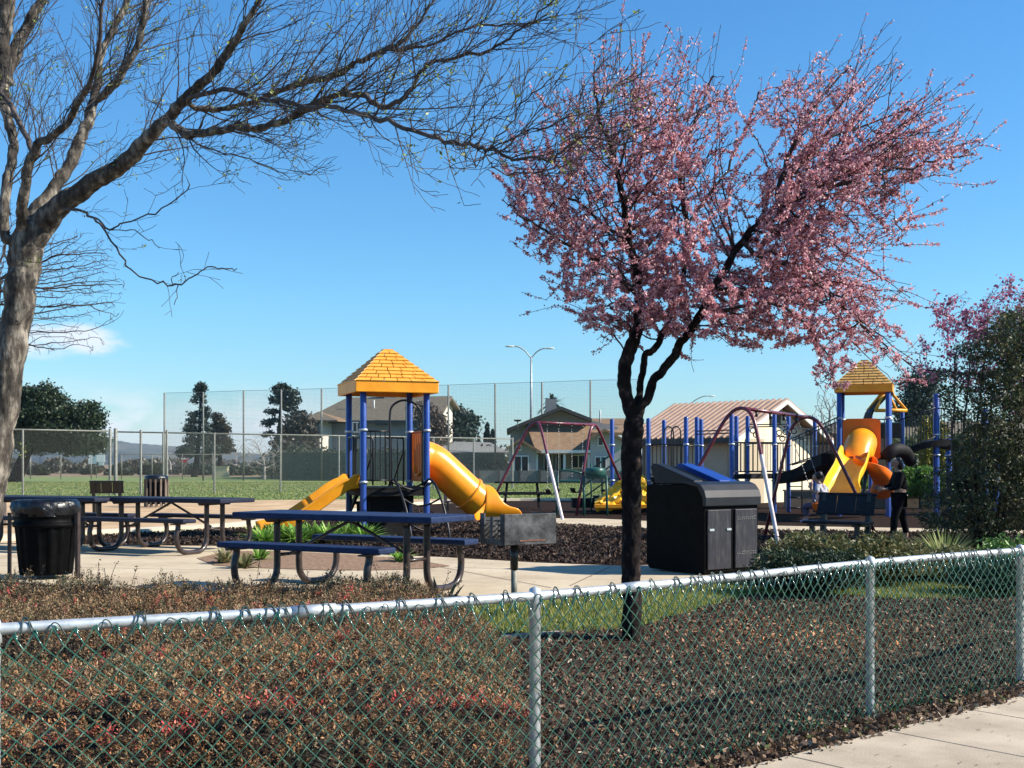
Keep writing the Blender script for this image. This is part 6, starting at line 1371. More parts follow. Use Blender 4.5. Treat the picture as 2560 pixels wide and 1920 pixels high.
# young leaf clusters
tips = [i for i in range(NL, len(pos)) if rad[i] < .003]
rs.shuffle(tips); cl_pts = []; cc = []
for i in tips[:650]:
    k = rs.randint(3, 8); s_ = .022 if rs.uniform() < .8 else .045
    for _ in range(k): cl_pts.append(pos[i] + rs.normal(size=3) * s_)
for (px, py, D) in ((315, 15, 14.6), (330, 35, 14.6), (395, 70, 14.3), (410, 135, 13.5), (320, 60, 14.4), (1090, 70, 11), (1040, 220, 10.8), (990, 190, 11), (1085, 195, 10.6), (935, 292, 10.3), (1022, 380, 9.9), (1118, 380, 9.5), (1375, 30, 10.8), (1290, 40, 11.1), (820, 240, 11.5), (85, 655, 13.75), (55, 1130, 13.7), (72, 215, 13.5), (140, 170, 13.6), (1415, 410, 8.5), (1440, 360, 8.4)):
    for _ in range(26): cl_pts.append(np.array(P(px, py, D)) + rs.normal(size=3) * .045)
cl_pts = np.array(cl_pts); cloud('young_leaves', leaves(cl_pts, rs.uniform(.018, .045, len(cl_pts)), rs, asp=.45), pick([(.22, .28, .05), (.30, .34, .08), (.15, .19, .04)], len(cl_pts), rs), lm, LT, origin=LT.location)

# --- pink blossom tree
rs = np.random.RandomState(15); sd_, sp_, fx_ = [], [], {}; Dp = 9.55
tr([(1580, 1632, Dp, 66), (1580, 1600, Dp, 52), (1579, 1500, Dp, 48), (1578, 1350, Dp, 48), (1579, 1230, Dp, 50), (1578, 1140, Dp, 54), (1583, 1080, Dp, 52), (1586, 1050, Dp, 50)], None, 4, .006)
tr([(1580, 1040, Dp, 36), (1570, 1000, Dp - .02, 33), (1558, 945, Dp - .05, 34), (1566, 895, Dp - .05, 35), (1585, 850, Dp - .05, 33), (1598, 790, Dp, 28), (1592, 700, Dp, 24), (1575, 600, Dp - .1, 20), (1558, 500, Dp - .1, 17), (1530, 380, Dp, 13), (1498, 290, Dp, 9), (1485, 190, Dp, 6)], 'snap')
tr([(1592, 1045, Dp + .05, 22), (1597, 1000, Dp + .08, 19), (1602, 950, Dp + .1, 18), (1614, 895, Dp + .15, 18), (1640, 865, Dp + .2, 18), (1672, 800, Dp + .3, 16), (1705, 690, Dp + .4, 15), (1715, 560, Dp + .4, 13), (1700, 420, Dp + .3, 11), (1740, 300, Dp + .3, 8), (1780, 190, Dp + .3, 5)], 'snap')
tr([(1596, 1045, Dp, 28), (1612, 1000, Dp - .02, 26), (1640, 950, Dp - .05, 24), (1678, 900, Dp - .1, 24), (1705, 858, Dp - .15, 23), (1750, 790, Dp - .2, 22), (1800, 700, Dp - .25, 20), (1856, 605, Dp - .2, 19), (1905, 555, Dp - .15, 17), (1940, 520, Dp - .1, 15), (1952, 450, Dp, 12), (1990, 340, Dp, 10), (2050, 240, Dp + .1, 7), (2130, 160, Dp + .1, 4)], 'snap')
tr([(1940, 520, Dp - .1, 10), (2030, 490, Dp - .2, 9), (2140, 450, Dp - .2, 8), (2260, 420, Dp - .2, 6), (2350, 400, Dp - .2, 5), (2440, 385, Dp - .2, 3)], 'snap')
tr([(1952, 450, Dp, 8), (2020, 390, Dp + .2, 7), (2110, 330, Dp + .3, 6), (2230, 290, Dp + .3, 4), (2330, 230, Dp + .3, 3)], 'snap')
tr([(1856, 605, Dp - .2, 12), (1900, 640, Dp - .3, 11), (1985, 665, Dp - .4, 10), (2060, 720, Dp - .4, 8), (2130, 790, Dp - .4, 6), (2200, 850, Dp - .4, 5), (2290, 925, Dp - .4, 3)], 'snap')
tr([(1750, 790, Dp - .2, 10), (1840, 770, Dp - .4, 9), (1930, 760, Dp - .5, 8), (2000, 800, Dp - .5, 7), (2060, 870, Dp - .5, 5), (2080, 960, Dp - .5, 3)], 'snap')
tr([(1592, 740, Dp, 14), (1520, 670, Dp - .1, 12), (1450, 620, Dp - .2, 10), (1380, 590, Dp - .2, 8), (1310, 545, Dp - .2, 5), (1262, 500, Dp - .2, 3)], 'snap')
tr([(1575, 600, Dp - .1, 10), (1480, 540, Dp, 8), (1400, 480, Dp, 6), (1330, 440, Dp, 4)], 'snap')
tr([(1715, 560, Dp + .4, 8), (1800, 450, Dp + .5, 7), (1850, 350, Dp + .5, 5), (1900, 230, Dp + .5, 4)], 'snap')
PX = [(1330, 505, 75, 60, Dp, .5, .7), (1420, 560, 120, 95, Dp, .8, 1.0), (1430, 400, 90, 95, Dp, .7, .75), (1560, 420, 150, 150, Dp, 1.0, 1.25), (1560, 600, 150, 120, Dp, 1.0, 1.25), (1590, 730, 160, 100, Dp, 1.0, 2.3), (1480, 700, 90, 110, Dp, .7, 1.5), (1700, 600, 130, 170, Dp, 1.0, 1.1), (1760, 760, 160, 100, Dp, 1.0, 2.2), (1520, 800, 80, 60, Dp, .6, 1.6), (1900, 830, 130, 60, Dp, .6, 1.4), (1900, 720, 150, 110, Dp, .9, 1.3), (2040, 780, 170, 100, Dp - .2, .8, 1.1), (2120, 860, 110, 75, Dp - .3, .5, 1.1), (2080, 930, 60, 60, Dp - .4, .3, 1.0), (2220, 900, 60, 40, Dp - .4, .3, .9), (1530, 270, 90, 120, Dp, .6, .6), (1660, 300, 100, 110, Dp, .7, .6), (1780, 310, 60, 120, Dp, .5, .6), (1900, 500, 70, 90, Dp, .8, .6), (2050, 480, 170, 110, Dp, .9, 1.1), (2040, 280, 120, 130, Dp, .7, .75), (2230, 400, 150, 70, Dp, .6, 1.0), (2350, 400, 80, 40, Dp, .4, .8), (2120, 580, 160, 60, Dp, .7, .8), (1960, 620, 110, 80, Dp, .8, 1.0), (1370, 620, 70, 50, Dp, .4, .8), (1900, 280, 30, 50, Dp, .3, .6)]
att = in_px(8000, PX, rs)
pos, par = colonize(sd_, sp_, att, .7, .055, .045, 140, bias=(.30, 0, .42), rs=rs, jit=.16, cap=34000)
# long straight upright shoots above the crown
pos = list(map(tuple, pos)); par = list(par)
pa = np.array(pos)
for (px, py, ex, ey) in ((1480, 200, 1443, 20), (1500, 250, 1470, 100), (1555, 260, 1562, -10), (1560, 240, 1552, 60), (1585, 260, 1588, 80), (1690, 220, 1665, 60), (1660, 230, 1700, 70), (1680, 250, 1730, 90), (1740, 200, 1755, 70), (1770, 200, 1803, 60), (1790, 260, 1865, 95), (1640, 240, 1668, 90), (1500, 260, 1545, 80), (2050, 200, 2100, 90), (2150, 200, 2215, 55), (2170, 220, 2255, 90), (2200, 230, 2255, 160), (2320, 290, 2332, 170), (2300, 330, 2360, 205), (1990, 230, 2025, 130), (2010, 240, 2050, 130), (1910, 240, 1905, 190), (1950, 350, 1975, 190), (2390, 390, 2430, 290), (2420, 400, 2455, 335), (2400, 420, 2505, 378), (2350, 400, 2400, 290), (2330, 450, 2490, 455), (2180, 800, 2290, 715), (2170, 780, 2225, 690), (2240, 910, 2305, 840), (1690, 870, 1760, 900), (1720, 860, 1735, 930), (1520, 860, 1480, 880), (2180, 560, 2370, 520), (2200, 600, 2360, 560), (1420, 640, 1310, 560), (2150, 650, 2275, 655), (1450, 330, 1425, 230), (1400, 400, 1395, 250)):
    e = np.array(P(ex, ey, Dp + rs.uniform(-.3, .3))); b_ = np.array(P(px, py, Dp)); i0 = int(np.linalg.norm(pa - b_, axis=1).argmin()); b_ = pa[i0]; n_ = max(4, int(np.linalg.norm(e - b_) / .045)); last = i0; j_ = rs.normal(size=3) * .03
    for k in range(1, n_ + 1):
        t_ = k / n_; v = b_ + (e - b_) * t_ + j_ * math.sin(t_ * 3.14) + rs.normal(size=3) * .003; pos.append(tuple(v)); par.append(last); last = len(pos) - 1
# long straight branches raying out to the right and upwards from the main limbs
for (x0, y0, x1, y1, n_b) in ((1950, 470, 2200, 190, 8), (1945, 515, 2330, 300, 9), (1945, 520, 2340, 410, 8), (1900, 560, 2200, 560, 6), (1880, 620, 2130, 680, 4), (2020, 500, 2280, 270, 5), (1800, 700, 2150, 740, 7), (1960, 660, 2240, 800, 6), (1560, 500, 1400, 300, 6), (1700, 600, 1660, 230, 6), (1560, 450, 1600, 160, 6), (1720, 560, 1830, 280, 7), (1590, 700, 1400, 480, 6), (1560, 560, 1370, 560, 4), (1990, 380, 2120, 160, 6), (1600, 780, 1410, 710, 4), (2080, 740, 2240, 900, 5)):
    for _ in range(n_b):
        e = np.array(P(x1 + rs.uniform(-80, 80), y1 + rs.uniform(-75, 75), Dp + rs.uniform(-.8, .8))); b_ = np.array(P(x0 + rs.uniform(-70, 70), y0 + rs.uniform(-50, 50), Dp + rs.uniform(-.3, .3)))
        i0 = int(np.linalg.norm(pa[:len(sd_)] - b_, axis=1).argmin()); b_ = pa[i0]; n_ = max(6, int(np.linalg.norm(e - b_) / .05)); last = i0; j_ = rs.normal(size=3) * .07
        for k in range(1, n_ + 1):
            t_ = k / n_; v = b_ + (e - b_) * t_ + j_ * math.sin(t_ * 3.14) + rs.normal(size=3) * .005; pos.append(tuple(v)); par.append(last); last = len(pos) - 1; fx_[last] = .0062 * (1 - t_) + .0024
            if k % 3 == 2 and rs.uniform() < .8:
                dd_ = (e - b_) / np.linalg.norm(e - b_) + rs.normal(size=3) * .5 + np.array([.1, 0, .3]); dd_ /= np.linalg.norm(dd_); l2 = last
                for q_ in range(rs.randint(3, 8)): pos.append(tuple(np.array(pos[l2]) + dd_ * .045)); par.append(l2); l2 = len(pos) - 1
# many flowering side shoots fanning up and to the right from the outer crown
ctr = np.array(P(1650, 640, Dp)); base_n = len(pa); used = 0
for q_ in range(1500):
    i0 = rs.randint(base_n); v0 = pa[i0] - ctr; r0 = np.linalg.norm(v0 * [1, .9, 1.15])
    if r0 < .75 or pa[i0][2] < 3.0: continue
    d_ = v0 / np.linalg.norm(v0) + np.array([.35, 0, .75]) + rs.normal(size=3) * .28; d_ /= np.linalg.norm(d_); L_s = rs.uniform(.16, .48); n_ = int(L_s / .045); last = i0; c_v = rs.normal(size=3) * .03
    for k in range(1, n_ + 1): t_ = k / n_; pos.append(tuple(pa[i0] + d_ * L_s * t_ + c_v * t_ * t_ + rs.normal(size=3) * .003)); par.append(last); last = len(pos) - 1
    used += 1
    if used >= 420: break
pos = np.array(pos); rad = pipe(par, fx_, .0023, 2.6)
q = P(1580, 1632, Dp); PT = thing('blossom_tree', 'pink blossoming tree with dark forked trunk standing in the mulch right of centre', 'tree', (q.x, Dp, zg(q.x, Dp)))
split_limbs(pos, par, rad, .022, PT, PT.location, M['barkd'], mat('dark twig bark', (.022, .014, .014), (.07, .05, .045), scale=12, rough=.8), disp=(.02, .05))
def blossoms(pos, rad, par, rs, root, per, size, mx=.0065, dens=None, spread=.020, seed=3, cols=None):
    ids = np.where(rad < mx)[0]; dn = vnoise(pos[ids], 3.2, seed) * 1.15 + .50 + rs.normal(size=len(ids)) * .18
    if dens is not None: dn = dn * dens(pos[ids])
    dn = dn * np.where(rs.uniform(size=len(ids)) < .38, .12, 1.35); cnt = np.clip(np.round(dn * per), 0, per * 3).astype(int); c = np.repeat(pos[ids], cnt, axis=0); pp = np.repeat(pos[np.maximum(np.array(par)[ids], 0)], cnt, axis=0)
    c = c + (pp - c) * rs.uniform(0, 1, (len(c), 1)) + rs.normal(size=c.shape) * spread; n = len(c)
    V = leaves(c, size * rs.uniform(.6, 1.3, n), rs, asp=.85)
    cols = cols or [(.72, .38, .42), (.83, .54, .56), (.55, .23, .28), (.90, .70, .70), (.27, .09, .11)]
    col = pick(cols, n, rs, w=[.32, .23, .23, .07, .15], var=.2); cloud('blossoms', V, col, leafmat('petal', rough=.6, tr=.35, spec=.2) if 'petal' not in bpy.data.materials else bpy.data.materials['petal'], root, origin=root.location); return n
def dens(p):   # long shoots above the crown carry few flowers
    py = HOR - (p[:, 2] - CZ) / p[:, 1] * F; px = 1280 + p[:, 0] / p[:, 1] * F
    return np.clip((py - 60) / 300, .34, 1) * np.where((px > 2300), .55, 1) * np.where((py > 560) & (py < 900) & (px < 2050) & (px > 1400), 1.8, .88)
nb = blossoms(pos, rad, par, rs, PT, 23, .019, dens=dens, spread=.0095); print('blossoms', nb, 'nodes', len(pos))
ids = rs.choice(np.where(rad < .004)[0], 1500); lvp = pos[ids] + rs.normal(size=(1500, 3)) * .015
cloud('young_leaves', leaves(lvp, .022, rs), pick([(.10, .03, .025), (.16, .05, .035), (.14, .12, .04)], 1500, rs), lm, PT, origin=PT.location)

# --- second blossom tree at the right edge
rs = np.random.RandomState(25); sd_, sp_, fx_ = [], [], {}; D3 = 20.0
tr([(2600, 1352, D3, 30), (2598, 1250, D3, 26), (2592, 1150, D3, 24), (2585, 1050, D3, 22), (2575, 960, D3, 18)], None, 3)
tr([(2575, 960, D3, 12), (2520, 880, D3, 10), (2450, 830, D3, 7), (2380, 800, D3, 4), (2330, 770, D3, 3)], 'snap'); tr([(2575, 960, D3, 12), (2600, 850, D3, 9), (2620, 740, D3, 5)], 'snap'); tr([(2585, 1000, D3, 9), (2500, 950, D3, 7), (2400, 930, D3, 5), (2300, 925, D3, 3)], 'snap')
att = in_px(3000, [(2440, 800, 120, 70, D3, .8, 1), (2540, 790, 90, 100, D3, 1, 1.1), (2640, 800, 100, 110, D3, 1, 1), (2380, 900, 110, 60, D3, .8, .8), (2500, 920, 110, 90, D3, 1, 1), (2600, 950, 100, 120, D3, 1, 1), (2345, 760, 35, 30, D3, .3, .8)], rs)
pos, par = colonize(sd_, sp_, att, 1.3, .11, .09, 80, bias=(-.05, 0, .15), rs=rs, jit=.2, cap=9000); rad = pipe(par, fx_, .003, 2.5)
q = P(2600, 1352, D3); BT = thing('blossom_tree', 'purple-pink blossoming tree at the right edge, behind the tall dark shrub', 'tree', (q.x, D3, ZG)); split_limbs(pos, par, rad, .03, BT, BT.location, M['barkd'], bpy.data.materials['dark twig bark'])
blossoms(pos, rad, par, rs, BT, 9, .052, mx=.02, spread=.05, seed=8, cols=[(.46, .17, .28), (.60, .30, .40), (.30, .09, .16), (.70, .45, .52), (.14, .04, .07)])

# --- tall dark leafy shrub at the right
rs = np.random.RandomState(35); D4 = 16.8; sd_, sp_, fx_ = [], [], {}
for k in range(7):
    a = (k - 3) * 22; x0 = 2462 + (k - 3) * 5; d_ = rs.uniform(-.35, .35)
    tr([(x0, 1398, D4, 9), (x0 + a * .5, 1280, D4 + d_ * .4, 8), (x0 + a * 1.0, 1150, D4 + d_ * .8, 7), (x0 + a * 1.25 + 20, 1010, D4 + d_, 5), (x0 + a * 1.5 + 40, 880, D4 + d_, 3)], None, 4)
SX = [(2400, 1290, 105, 85, D4, .8, .8), (2480, 1200, 120, 150, D4, .9, 1.1), (2530, 1060, 110, 150, D4, .9, 1.2), (2540, 900, 100, 130, D4, .8, 1.2), (2430, 1030, 80, 90, D4, .7, .35), (2390, 960, 60, 45, D4, .5, .25), (2600, 1150, 90, 200, D4, .9, 1.2), (2370, 1190, 50, 45, D4, .5, .2), (2600, 860, 60, 80, D4, .6, 1), (2450, 880, 60, 40, D4, .5, .5)]
att = in_px(5200, SX, rs)
pos, par = colonize(sd_, sp_, att, 1.0, .09, .07, 90, bias=(0, 0, .12), rs=rs, jit=.2, cap=16000); rad = pipe(par, fx_, .0028, 2.5)
q = P(2462, 1398, D4); DS = thing('tall_shrub', 'tall dark green small-leaved shrub at the right edge behind the fence', 'shrub', (q.x, D4, ZG)); split_limbs(pos, par, rad, .02, DS, DS.location, M['barkd'], M['twig'], ('stems', 'twigs'))
ids = np.where(rad < .012)[0]; dn = vnoise(pos[ids], 1.8, 12); cnt = np.clip(np.round(17 + 12 * dn), 2, 34).astype(int); c = np.repeat(pos[ids], cnt, axis=0) + rs.normal(size=(cnt.sum(), 3)) * .05
cloud('foliage', leaves(c, rs.uniform(.03, .062, len(c)), rs, asp=.45), pick([(.035, .052, .018), (.06, .075, .025), (.02, .03, .012), (.11, .115, .04), (.16, .145, .06)], len(c), rs, w=[.3, .25, .2, .17, .08]), lm, DS, origin=DS.location)

# --- background trees
def distant(name, label, px, D, base_py, parts, n, leaf, cols, seed, group='trees beyond the field', trunk=(.25, .5), tcol=None, boxes=None, asp=.6, clump=None):
    """crown blobs in picture coordinates (cx, cy, rx, ry[, w]) taken to depth D, plus a leaning trunk polyline"""
    rs = np.random.RandomState(seed); b0 = P(px, base_py, D); t = thing(name, label, 'tree', (b0.x, D, ZG), 0, group); s = D / F
    m = MB(); pts = [P(x, y, D) for x, y in parts['trunk']]; pts[0].z = ZG - .1; k = len(pts); m.tube(bend(pts, 3), np.interp(np.linspace(0, 1, (k - 1) * 3 + 1), [0, 1], [trunk[1] / 2, trunk[0] / 2]), 8)
    for ln in parts.get('limbs', []): q = [P(x, y, D + rs.uniform(-1, 1) * s * 20) for x, y in ln]; m.tube(bend(q, 3), np.linspace(trunk[0] * .35, trunk[0] * .12, (len(q) - 1) * 3 + 1), 6)
    m.build('trunk', tcol or M['barkd'], t, origin=t.location)
    bl = []
    for c in parts['crown']:
        cx, cy, rx, ry = c[:4]; p = P(cx, cy, D); w = c[4] if len(c) > 4 else 1; bl.append((p.x, D + rs.uniform(-.3, .3) * rx * s, p.z, rx * s, rx * s * .9, ry * s, w))
    if clump:   # tufts: sample clump centres first, then leaves round them
        cc = blobcloud(bl, clump[0], rs, .5); idx = rs.randint(len(cc), size=n); c3 = cc[idx] + rs.normal(size=(n, 3)) * clump[1] * [1, 1, .62]
    else: c3 = blobcloud(bl, n, rs)
    cloud('crown', leaves(c3, leaf * rs.uniform(.6, 1.4, n), rs, asp=asp), pick(cols, n, rs), lm, t, origin=t.location); return t
dk_ = [(.018, .035, .018), (.028, .05, .024), (.012, .022, .012), (.045, .07, .03)]
distant('stone_pine', 'broad dark umbrella-shaped pine with leaning trunk beyond the fence at the left', 36, 85, 1198, dict(trunk=[(36, 1200), (52, 1165), (66, 1130), (78, 1095)], limbs=[[(60, 1145), (85, 1120), (120, 1090)], [(70, 1125), (60, 1090), (70, 1060)], [(100, 1105), (160, 1110), (200, 1120)]], crown=[(70, 1015, 45, 45), (110, 1000, 55, 38), (60, 1050, 40, 40), (120, 1050, 70, 45), (190, 1060, 55, 45), (215, 1045, 42, 40), (200, 1100, 50, 38), (225, 1090, 38, 45), (150, 1095, 60, 30), (90, 1100, 60, 30), (15, 1040, 50, 50)]), 52000, .20, dk_, 41, clump=(900, .26), trunk=(.6, 1.1))
def tiers(cx, top, bot, w, lean=0, n=13, seed=0, irr=.35):
    rs = np.random.RandomState(seed); out = []; lm_ = []
    for k in range(n):
        t = (k + .5) / n; y = top + (bot - top) * t; hw = w * (.18 + .82 * t ** .8) * rs.uniform(1 - irr, 1.1)
        for s in (-1, 1):
            if rs.uniform() < .90: x1 = cx + lean * t + s * hw * rs.uniform(.6, 1); out.append(((cx + lean * t + x1) / 2 + s * hw * .12, y + rs.uniform(-4, 4), abs(x1 - cx) * .36 + 2, 5 + 2.5 * t, 1)); lm_.append([(cx + lean * t, y + 4), ((cx + x1) / 2, y + 2), (x1, y - 3)])
    return out, lm_
c_, l_ = tiers(500, 962, 1138, 52, -6, 15, 3); c2, l2 = tiers(545, 1030, 1145, 43, 4, 9, 4, .25)
distant('conifer', 'tall irregular conifer left of the small tower, right of the red traffic sign', 488, 118, 1200, dict(trunk=[(485, 1203), (492, 1150), (500, 1060), (502, 960)], limbs=l_, crown=c_ + [(502, 972, 8, 14, 2)]), 9500, .22, [(.04, .065, .05), (.06, .09, .07), (.025, .04, .035)], 42, clump=(620, .17), trunk=(.2, .7))
distant('conifer', 'shorter brownish conifer touching the tall one on its right side', 552, 121, 1200, dict(trunk=[(552, 1203), (550, 1150), (545, 1100), (543, 1035)], limbs=l2, crown=c2), 10000, .22, [(.06, .055, .035), (.085, .075, .045), (.035, .035, .024)], 43, clump=(520, .19), trunk=(.2, .6))
distant('open_pine', 'sparse open-branched pine between the conifers and the two-storey house', 690, 115, 1200, dict(trunk=[(684, 1203), (690, 1150), (697, 1080), (702, 1010), (703, 965)], limbs=[[(700, 1100), (680, 1080), (665, 1065)], [(700, 1060), (685, 1040), (672, 1030)], [(700, 1080), (725, 1050), (745, 1035)], [(702, 1020), (718, 1005), (735, 1000)], [(700, 1120), (715, 1100), (735, 1095)]], crown=[(703, 975, 20, 14), (728, 985, 16, 12), (735, 1002, 14, 9), (715, 1005, 18, 10), (692, 1000, 16, 8), (678, 1030, 14, 7), (725, 1020, 16, 8), (746, 1038, 18, 10), (668, 1058, 16, 7), (690, 1050, 12, 6, .6), (742, 1058, 14, 10), (668, 1085, 14, 7, .7), (690, 1110, 18, 8, .6), (700, 1135, 20, 8, .6)]), 9000, .22, [(.025, .045, .035), (.04, .065, .05), (.018, .03, .025)], 44, clump=(330, .16), trunk=(.18, .5))
distant('leafy_tree', 'brownish leafy tree at the left end of the two-storey house', 745, 104, 1200, dict(trunk=[(745, 1203), (745, 1140)], crown=[(745, 1070, 30, 26), (760, 1090, 22, 28), (730, 1100, 28, 34), (750, 1130, 34, 30)]), 12000, .32, [(.055, .05, .035), (.085, .07, .05), (.03, .032, .022)], 45, clump=(200, .42), trunk=(.3, .4))
distant('leafy_tree', 'rusty bare-looking tree in front of the sunlit gable of the two-storey house', 1080, 98, 1200, dict(trunk=[(1080, 1203), (1081, 1150), (1078, 1100)], limbs=[[(1080, 1110), (1062, 1080), (1055, 1050)], [(1080, 1100), (1085, 1060), (1080, 1030)], [(1080, 1110), (1100, 1080), (1105, 1060)]], crown=[(1060, 1030, 18, 22), (1082, 1050, 22, 24), (1075, 1080, 26, 26), (1100, 1085, 20, 28), (1095, 1115, 26, 24), (1070, 1115, 24, 22)]), 6500, .24, [(.12, .085, .06), (.18, .13, .09), (.07, .055, .04)], 46, clump=(190, .32), trunk=(.2, .3))
distant('leafy_tree', 'dark green tree right of the sunlit gable', 1150, 118, 1200, dict(trunk=[(1150, 1203), (1150, 1130)], crown=[(1142, 1040, 18, 20), (1158, 1060, 24, 22), (1140, 1080, 24, 24), (1155, 1100, 24, 26), (1138, 1115, 22, 22)]), 9000, .36, [(.02, .04, .03), (.035, .06, .04)], 47, clump=(130, .45), trunk=(.3, .4))
for i, (px, ty, w_) in enumerate(((1218, 1056, 9), (1232, 1072, 7), (1197, 1090, 6))):
    distant('cypress', ('tallest narrow dark cypress right of the two-storey house', 'narrow cypress just right of the tallest cypress', 'shortest narrow cypress left of the tallest cypress')[i], px, 125, 1195, dict(trunk=[(px, 1200), (px, ty + 20)], crown=[(px, ty + 14, w_ * .5, 14), (px, ty + 40, w_ * .9, 22), (px, ty + 70, w_, 28), (px, ty + 100, w_ * .9, 24)]), 3500, .3, [(.012, .024, .014), (.02, .034, .02)], 60 + i, trunk=(.15, .3))
# palm behind the gabled house
q = P(1382, 1010, 100); t = thing('palm_tree', 'palm tree top rising behind the chimney of the gabled house', 'tree', (q.x, 100, ZG), 0, 'trees beyond the field'); m = MB(); m.tube([(0, 0, 0), (0, 0, q.z - ZG)], [.3, .22], 8); m.build('trunk', M['barkd'], t)
rs = np.random.RandomState(48); V = []; cc = []
for k in range(60):
    a = rs.uniform(0, 6.28); e = rs.uniform(-.3, 1.4); L0 = rs.uniform(1.0, 1.55); d = np.array([math.cos(a) * math.cos(e), math.sin(a) * math.cos(e), math.sin(e)]); sd0 = np.cross(d, [0, 0, 1]); sd0 /= np.linalg.norm(sd0) + 1e-6; c0 = np.array([0, 0, q.z - ZG])
    for j in range(7):
        t0, t1 = j / 7, (j + 1) / 7; w0 = .14 * math.sin(math.pi * (.1 + .8 * t0)); p0 = c0 + d * L0 * t0 - np.array([0, 0, .5 * t0 * t0]); p1 = c0 + d * L0 * t1 - np.array([0, 0, .5 * t1 * t1]); V += [p0 - sd0 * w0, p0 + sd0 * w0, p1 + sd0 * w0 * .6, p1 - sd0 * w0 * .6]; cc.append([.02, .035, .02])
cloud('crown', V, cc, lm, t)
# bare small trees on the field edge
def baretree(label, px, D, base_py, boxes, n, seed, tip=.012, step=.35, col=None, trunkw=8, bias=(0, 0, .2), root_pts=None, name='bare_tree', group='bare trees in the background', di=4, dk=.5):
    global sd_, sp_, fx_
    rs = np.random.RandomState(seed); sd_, sp_, fx_ = [], [], {}
    tr(root_pts or [(px, base_py, D, trunkw), (px + 1, base_py - 25, D, trunkw * .8), (px, base_py - 45, D, trunkw * .6)], None, 3, .01)
    pos, par = colonize(sd_, sp_, in_px(n, boxes, rs), di, dk, step, 60, bias=bias, rs=rs, jit=.2, cap=9000); rad = pipe(par, fx_, tip, 2.4); b0 = P(px, base_py, D)
    t = thing(name, label, 'tree', (b0.x, D, ZG), 0, group); m = MB(); limbs(m, pos, par, rad, 3); m.build('branches', col or M['twig'], t, origin=t.location); return t
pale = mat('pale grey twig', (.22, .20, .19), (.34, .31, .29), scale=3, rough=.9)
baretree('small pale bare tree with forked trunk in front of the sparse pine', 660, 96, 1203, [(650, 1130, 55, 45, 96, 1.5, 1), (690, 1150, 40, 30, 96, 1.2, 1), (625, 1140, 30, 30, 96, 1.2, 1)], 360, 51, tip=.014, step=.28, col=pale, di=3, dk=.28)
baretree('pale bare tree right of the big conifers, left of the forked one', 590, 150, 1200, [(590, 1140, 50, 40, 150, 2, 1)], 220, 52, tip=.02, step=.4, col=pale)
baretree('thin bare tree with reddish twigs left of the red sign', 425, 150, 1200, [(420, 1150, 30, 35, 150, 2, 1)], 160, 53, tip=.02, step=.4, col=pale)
# fine-twigged bare tree behind the big trunk
D5 = 25.0
baretree('fine-twigged bare tree behind the thick left trunk, its twigs sweeping to the right', 5, D5, 1316, [(100, 700, 120, 110, D5, 1.0, 1), (180, 700, 130, 100, D5, 1.0, 1), (250, 760, 70, 60, D5, .6, .8), (90, 830, 120, 60, D5, 1, .9), (170, 640, 110, 70, D5, .9, .9), (20, 620, 120, 120, D5, 1.2, 1), (200, 850, 60, 40, D5, .6, .5), (-60, 750, 100, 200, D5, 1.2, 1)], 3800, 54, tip=.0042, step=.12, col=M['twig'], bias=(.45, 0, .10), di=2.0, dk=.12,
         root_pts=[(2, 1316, D5, 26), (4, 1150, D5, 22), (2, 1000, D5, 20), (-2, 900, D5, 16), (-4, 800, D5, 12), (0, 700, D5, 8)])
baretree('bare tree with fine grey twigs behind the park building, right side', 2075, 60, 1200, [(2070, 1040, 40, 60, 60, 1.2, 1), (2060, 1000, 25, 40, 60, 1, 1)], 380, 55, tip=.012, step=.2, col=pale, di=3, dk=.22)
# low distant vegetation band
rs = np.random.RandomState(61)
def band(name, label, pxs, D, hts, n, leaf, cols, kind='stuff'):
    bl = []
    for k in range(pxs[2]):
        px = rs.uniform(pxs[0], pxs[1]); h = rs.uniform(*hts); p = P(px, 1160, D * rs.uniform(.95, 1.05)); bl.append((p.x, p.y, ZG + h * .35, h * rs.uniform(.7, 1.3), h * .6, h * .65))
    c3 = blobcloud(bl, n, rs, .7); c3 = c3[c3[:, 2] > ZG]; o = cloud(name, leaves(c3, leaf * rs.uniform(.6, 1.4, len(c3)), rs), pick(cols, len(c3), rs), lm); o['kind'] = kind; o['label'] = label; return o
gy = [(.075, .075, .055), (.10, .095, .07), (.055, .06, .045), (.13, .12, .09)]
band('distant_scrub', 'grey-green scrub and bare thicket along the far edge of the field', (-300, 760, 90), 165, (.8, 2.2), 26000, .5, gy)
band('distant_scrub', 'dark green scrub in front of the farther thicket', (-250, 740, 45), 140, (.5, 1.3), 16000, .4, [(.035, .05, .03), (.055, .07, .04), (.025, .035, .022)])
band('distant_hedge', 'dark hedge planting behind the green windscreen', (700, 1270, 60), 101, (1.4, 2.9), 24000, .28, [(.02, .04, .022), (.035, .06, .03), (.06, .065, .035)])
band('distant_scrub', 'mixed greenery behind the play structure on the right', (2020, 2700, 60), 58, (1.2, 2.9), 24000, .22, [(.03, .05, .02), (.06, .09, .03), (.10, .11, .03)])
rs_c = 0
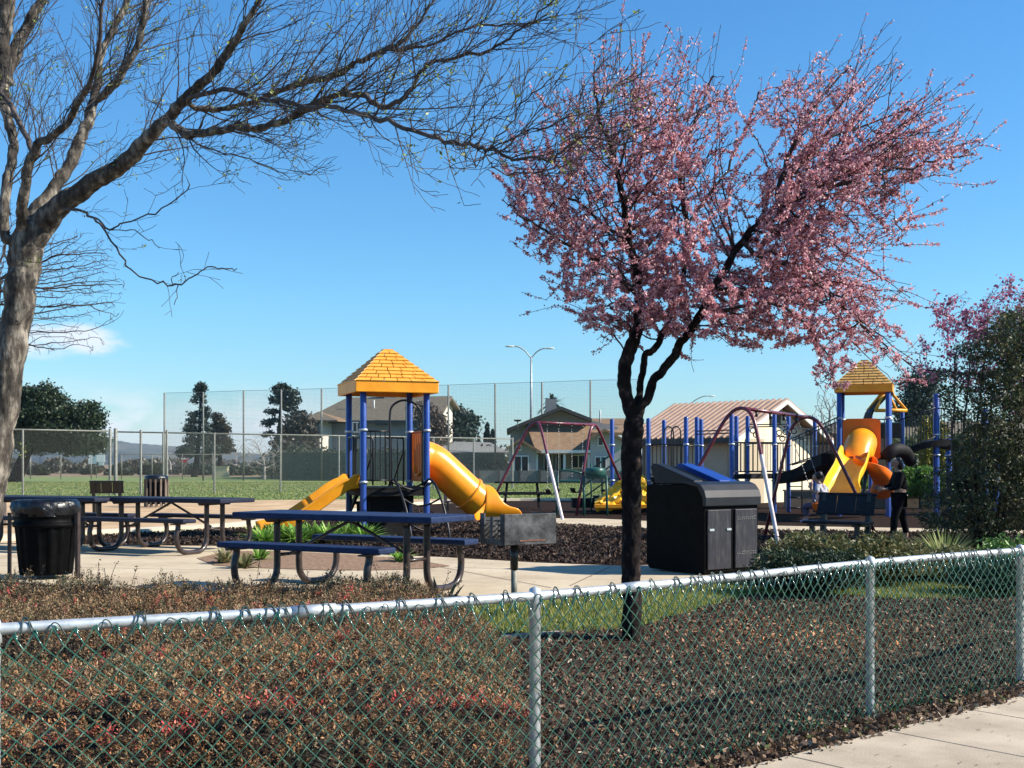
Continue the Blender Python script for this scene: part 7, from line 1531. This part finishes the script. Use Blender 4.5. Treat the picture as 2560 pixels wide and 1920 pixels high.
for i, (px, D, w_, h0, h1, lb) in enumerate(((2300, 34.0, 120, 1165, 1245, 'bright green hedge bush behind the planter wall, right of the standing person'), (2150, 36, 60, 1180, 1240, 'bright green bush between the slides, behind the planter wall'), (2330, 40, 60, 1040, 1180, 'yellow-green shrub seen under the arched bridge'))):
    distant('garden_bush', lb, px, D, 1290, dict(trunk=[(px, 1270), (px, 1240)], crown=[(px - w_ * .3, (h0 + h1) / 2, w_ * .3, (h1 - h0) / 2), (px + w_ * .1, (h0 + h1) / 2, w_ * .35, (h1 - h0) / 2), (px + w_ * .4, (h0 + h1) / 2 + 6, w_ * .3, (h1 - h0) / 2.3)]), 7000, .085, ([(.10, .22, .03), (.16, .30, .05), (.06, .12, .025)] if i < 2 else [(.26, .24, .03), (.34, .30, .05), (.14, .15, .03)]), 70 + i, group='garden bushes beyond the play structure', trunk=(.05, .08))
distant('leafy_tree', 'grey-green tree behind the roofed tower of the large play structure', 2290, 75, 1200, dict(trunk=[(2290, 1203), (2290, 1100)], limbs=[[(2290, 1110), (2270, 1040), (2260, 990)], [(2290, 1100), (2310, 1020), (2320, 970)]], crown=[(2285, 960, 30, 30), (2310, 1000, 35, 40), (2270, 1010, 30, 36), (2320, 950, 26, 24), (2290, 1050, 40, 40)]), 9000, .17, [(.035, .055, .04), (.06, .085, .06), (.02, .035, .025)], 80, clump=(300, .28), trunk=(.2, .3))
distant('leafy_tree', 'dark green tree showing between the park building gable and the arched swing frame', 2020, 56, 1200, dict(trunk=[(2020, 1203), (2020, 1110)], crown=[(2015, 1075, 26, 26), (2035, 1090, 24, 22), (2005, 1100, 20, 20)]), 5000, .14, dk_, 81, clump=(120, .22), trunk=(.2, .3))
# small pale ground box and bushes at the field edge
q = P(552, 1190, 115); t = thing('utility_box', 'small pale yellow utility box at the far edge of the field below the conifers', 'utility box', (q.x, 115, ZG)); m = MB(); m.box((0, 0, .5), (1.5, .7, 1.0)); m.build('cabinet', mat('pale yellow paint', (.50, .45, .28), rough=.8), t, bevel=.03); m = MB(); m.box((0, 0, 1.03), (1.6, .8, .07)); m.build('lid', bpy.data.materials['pale yellow paint'], t)

# ---------------------------------------------------------------- thin valley haze
b = MB(); b.box((0, 2050, 43), (9400, 4300, 90)); o = b.build('haze', None)
o.data.materials.clear(); hm = bpy.data.materials.new('haze air'); hm.use_nodes = True; n = hm.node_tree.nodes; n.clear()
pv = n.new('ShaderNodeVolumePrincipled'); pv.inputs['Color'].default_value = (.62, .78, 1, 1); pv.inputs['Density'].default_value = 9.5e-5; pv.inputs['Anisotropy'].default_value = .2
mo = n.new('ShaderNodeOutputMaterial'); hm.node_tree.links.new(pv.outputs[0], mo.inputs['Volume']); o.data.materials.append(hm); o['kind'] = 'stuff'
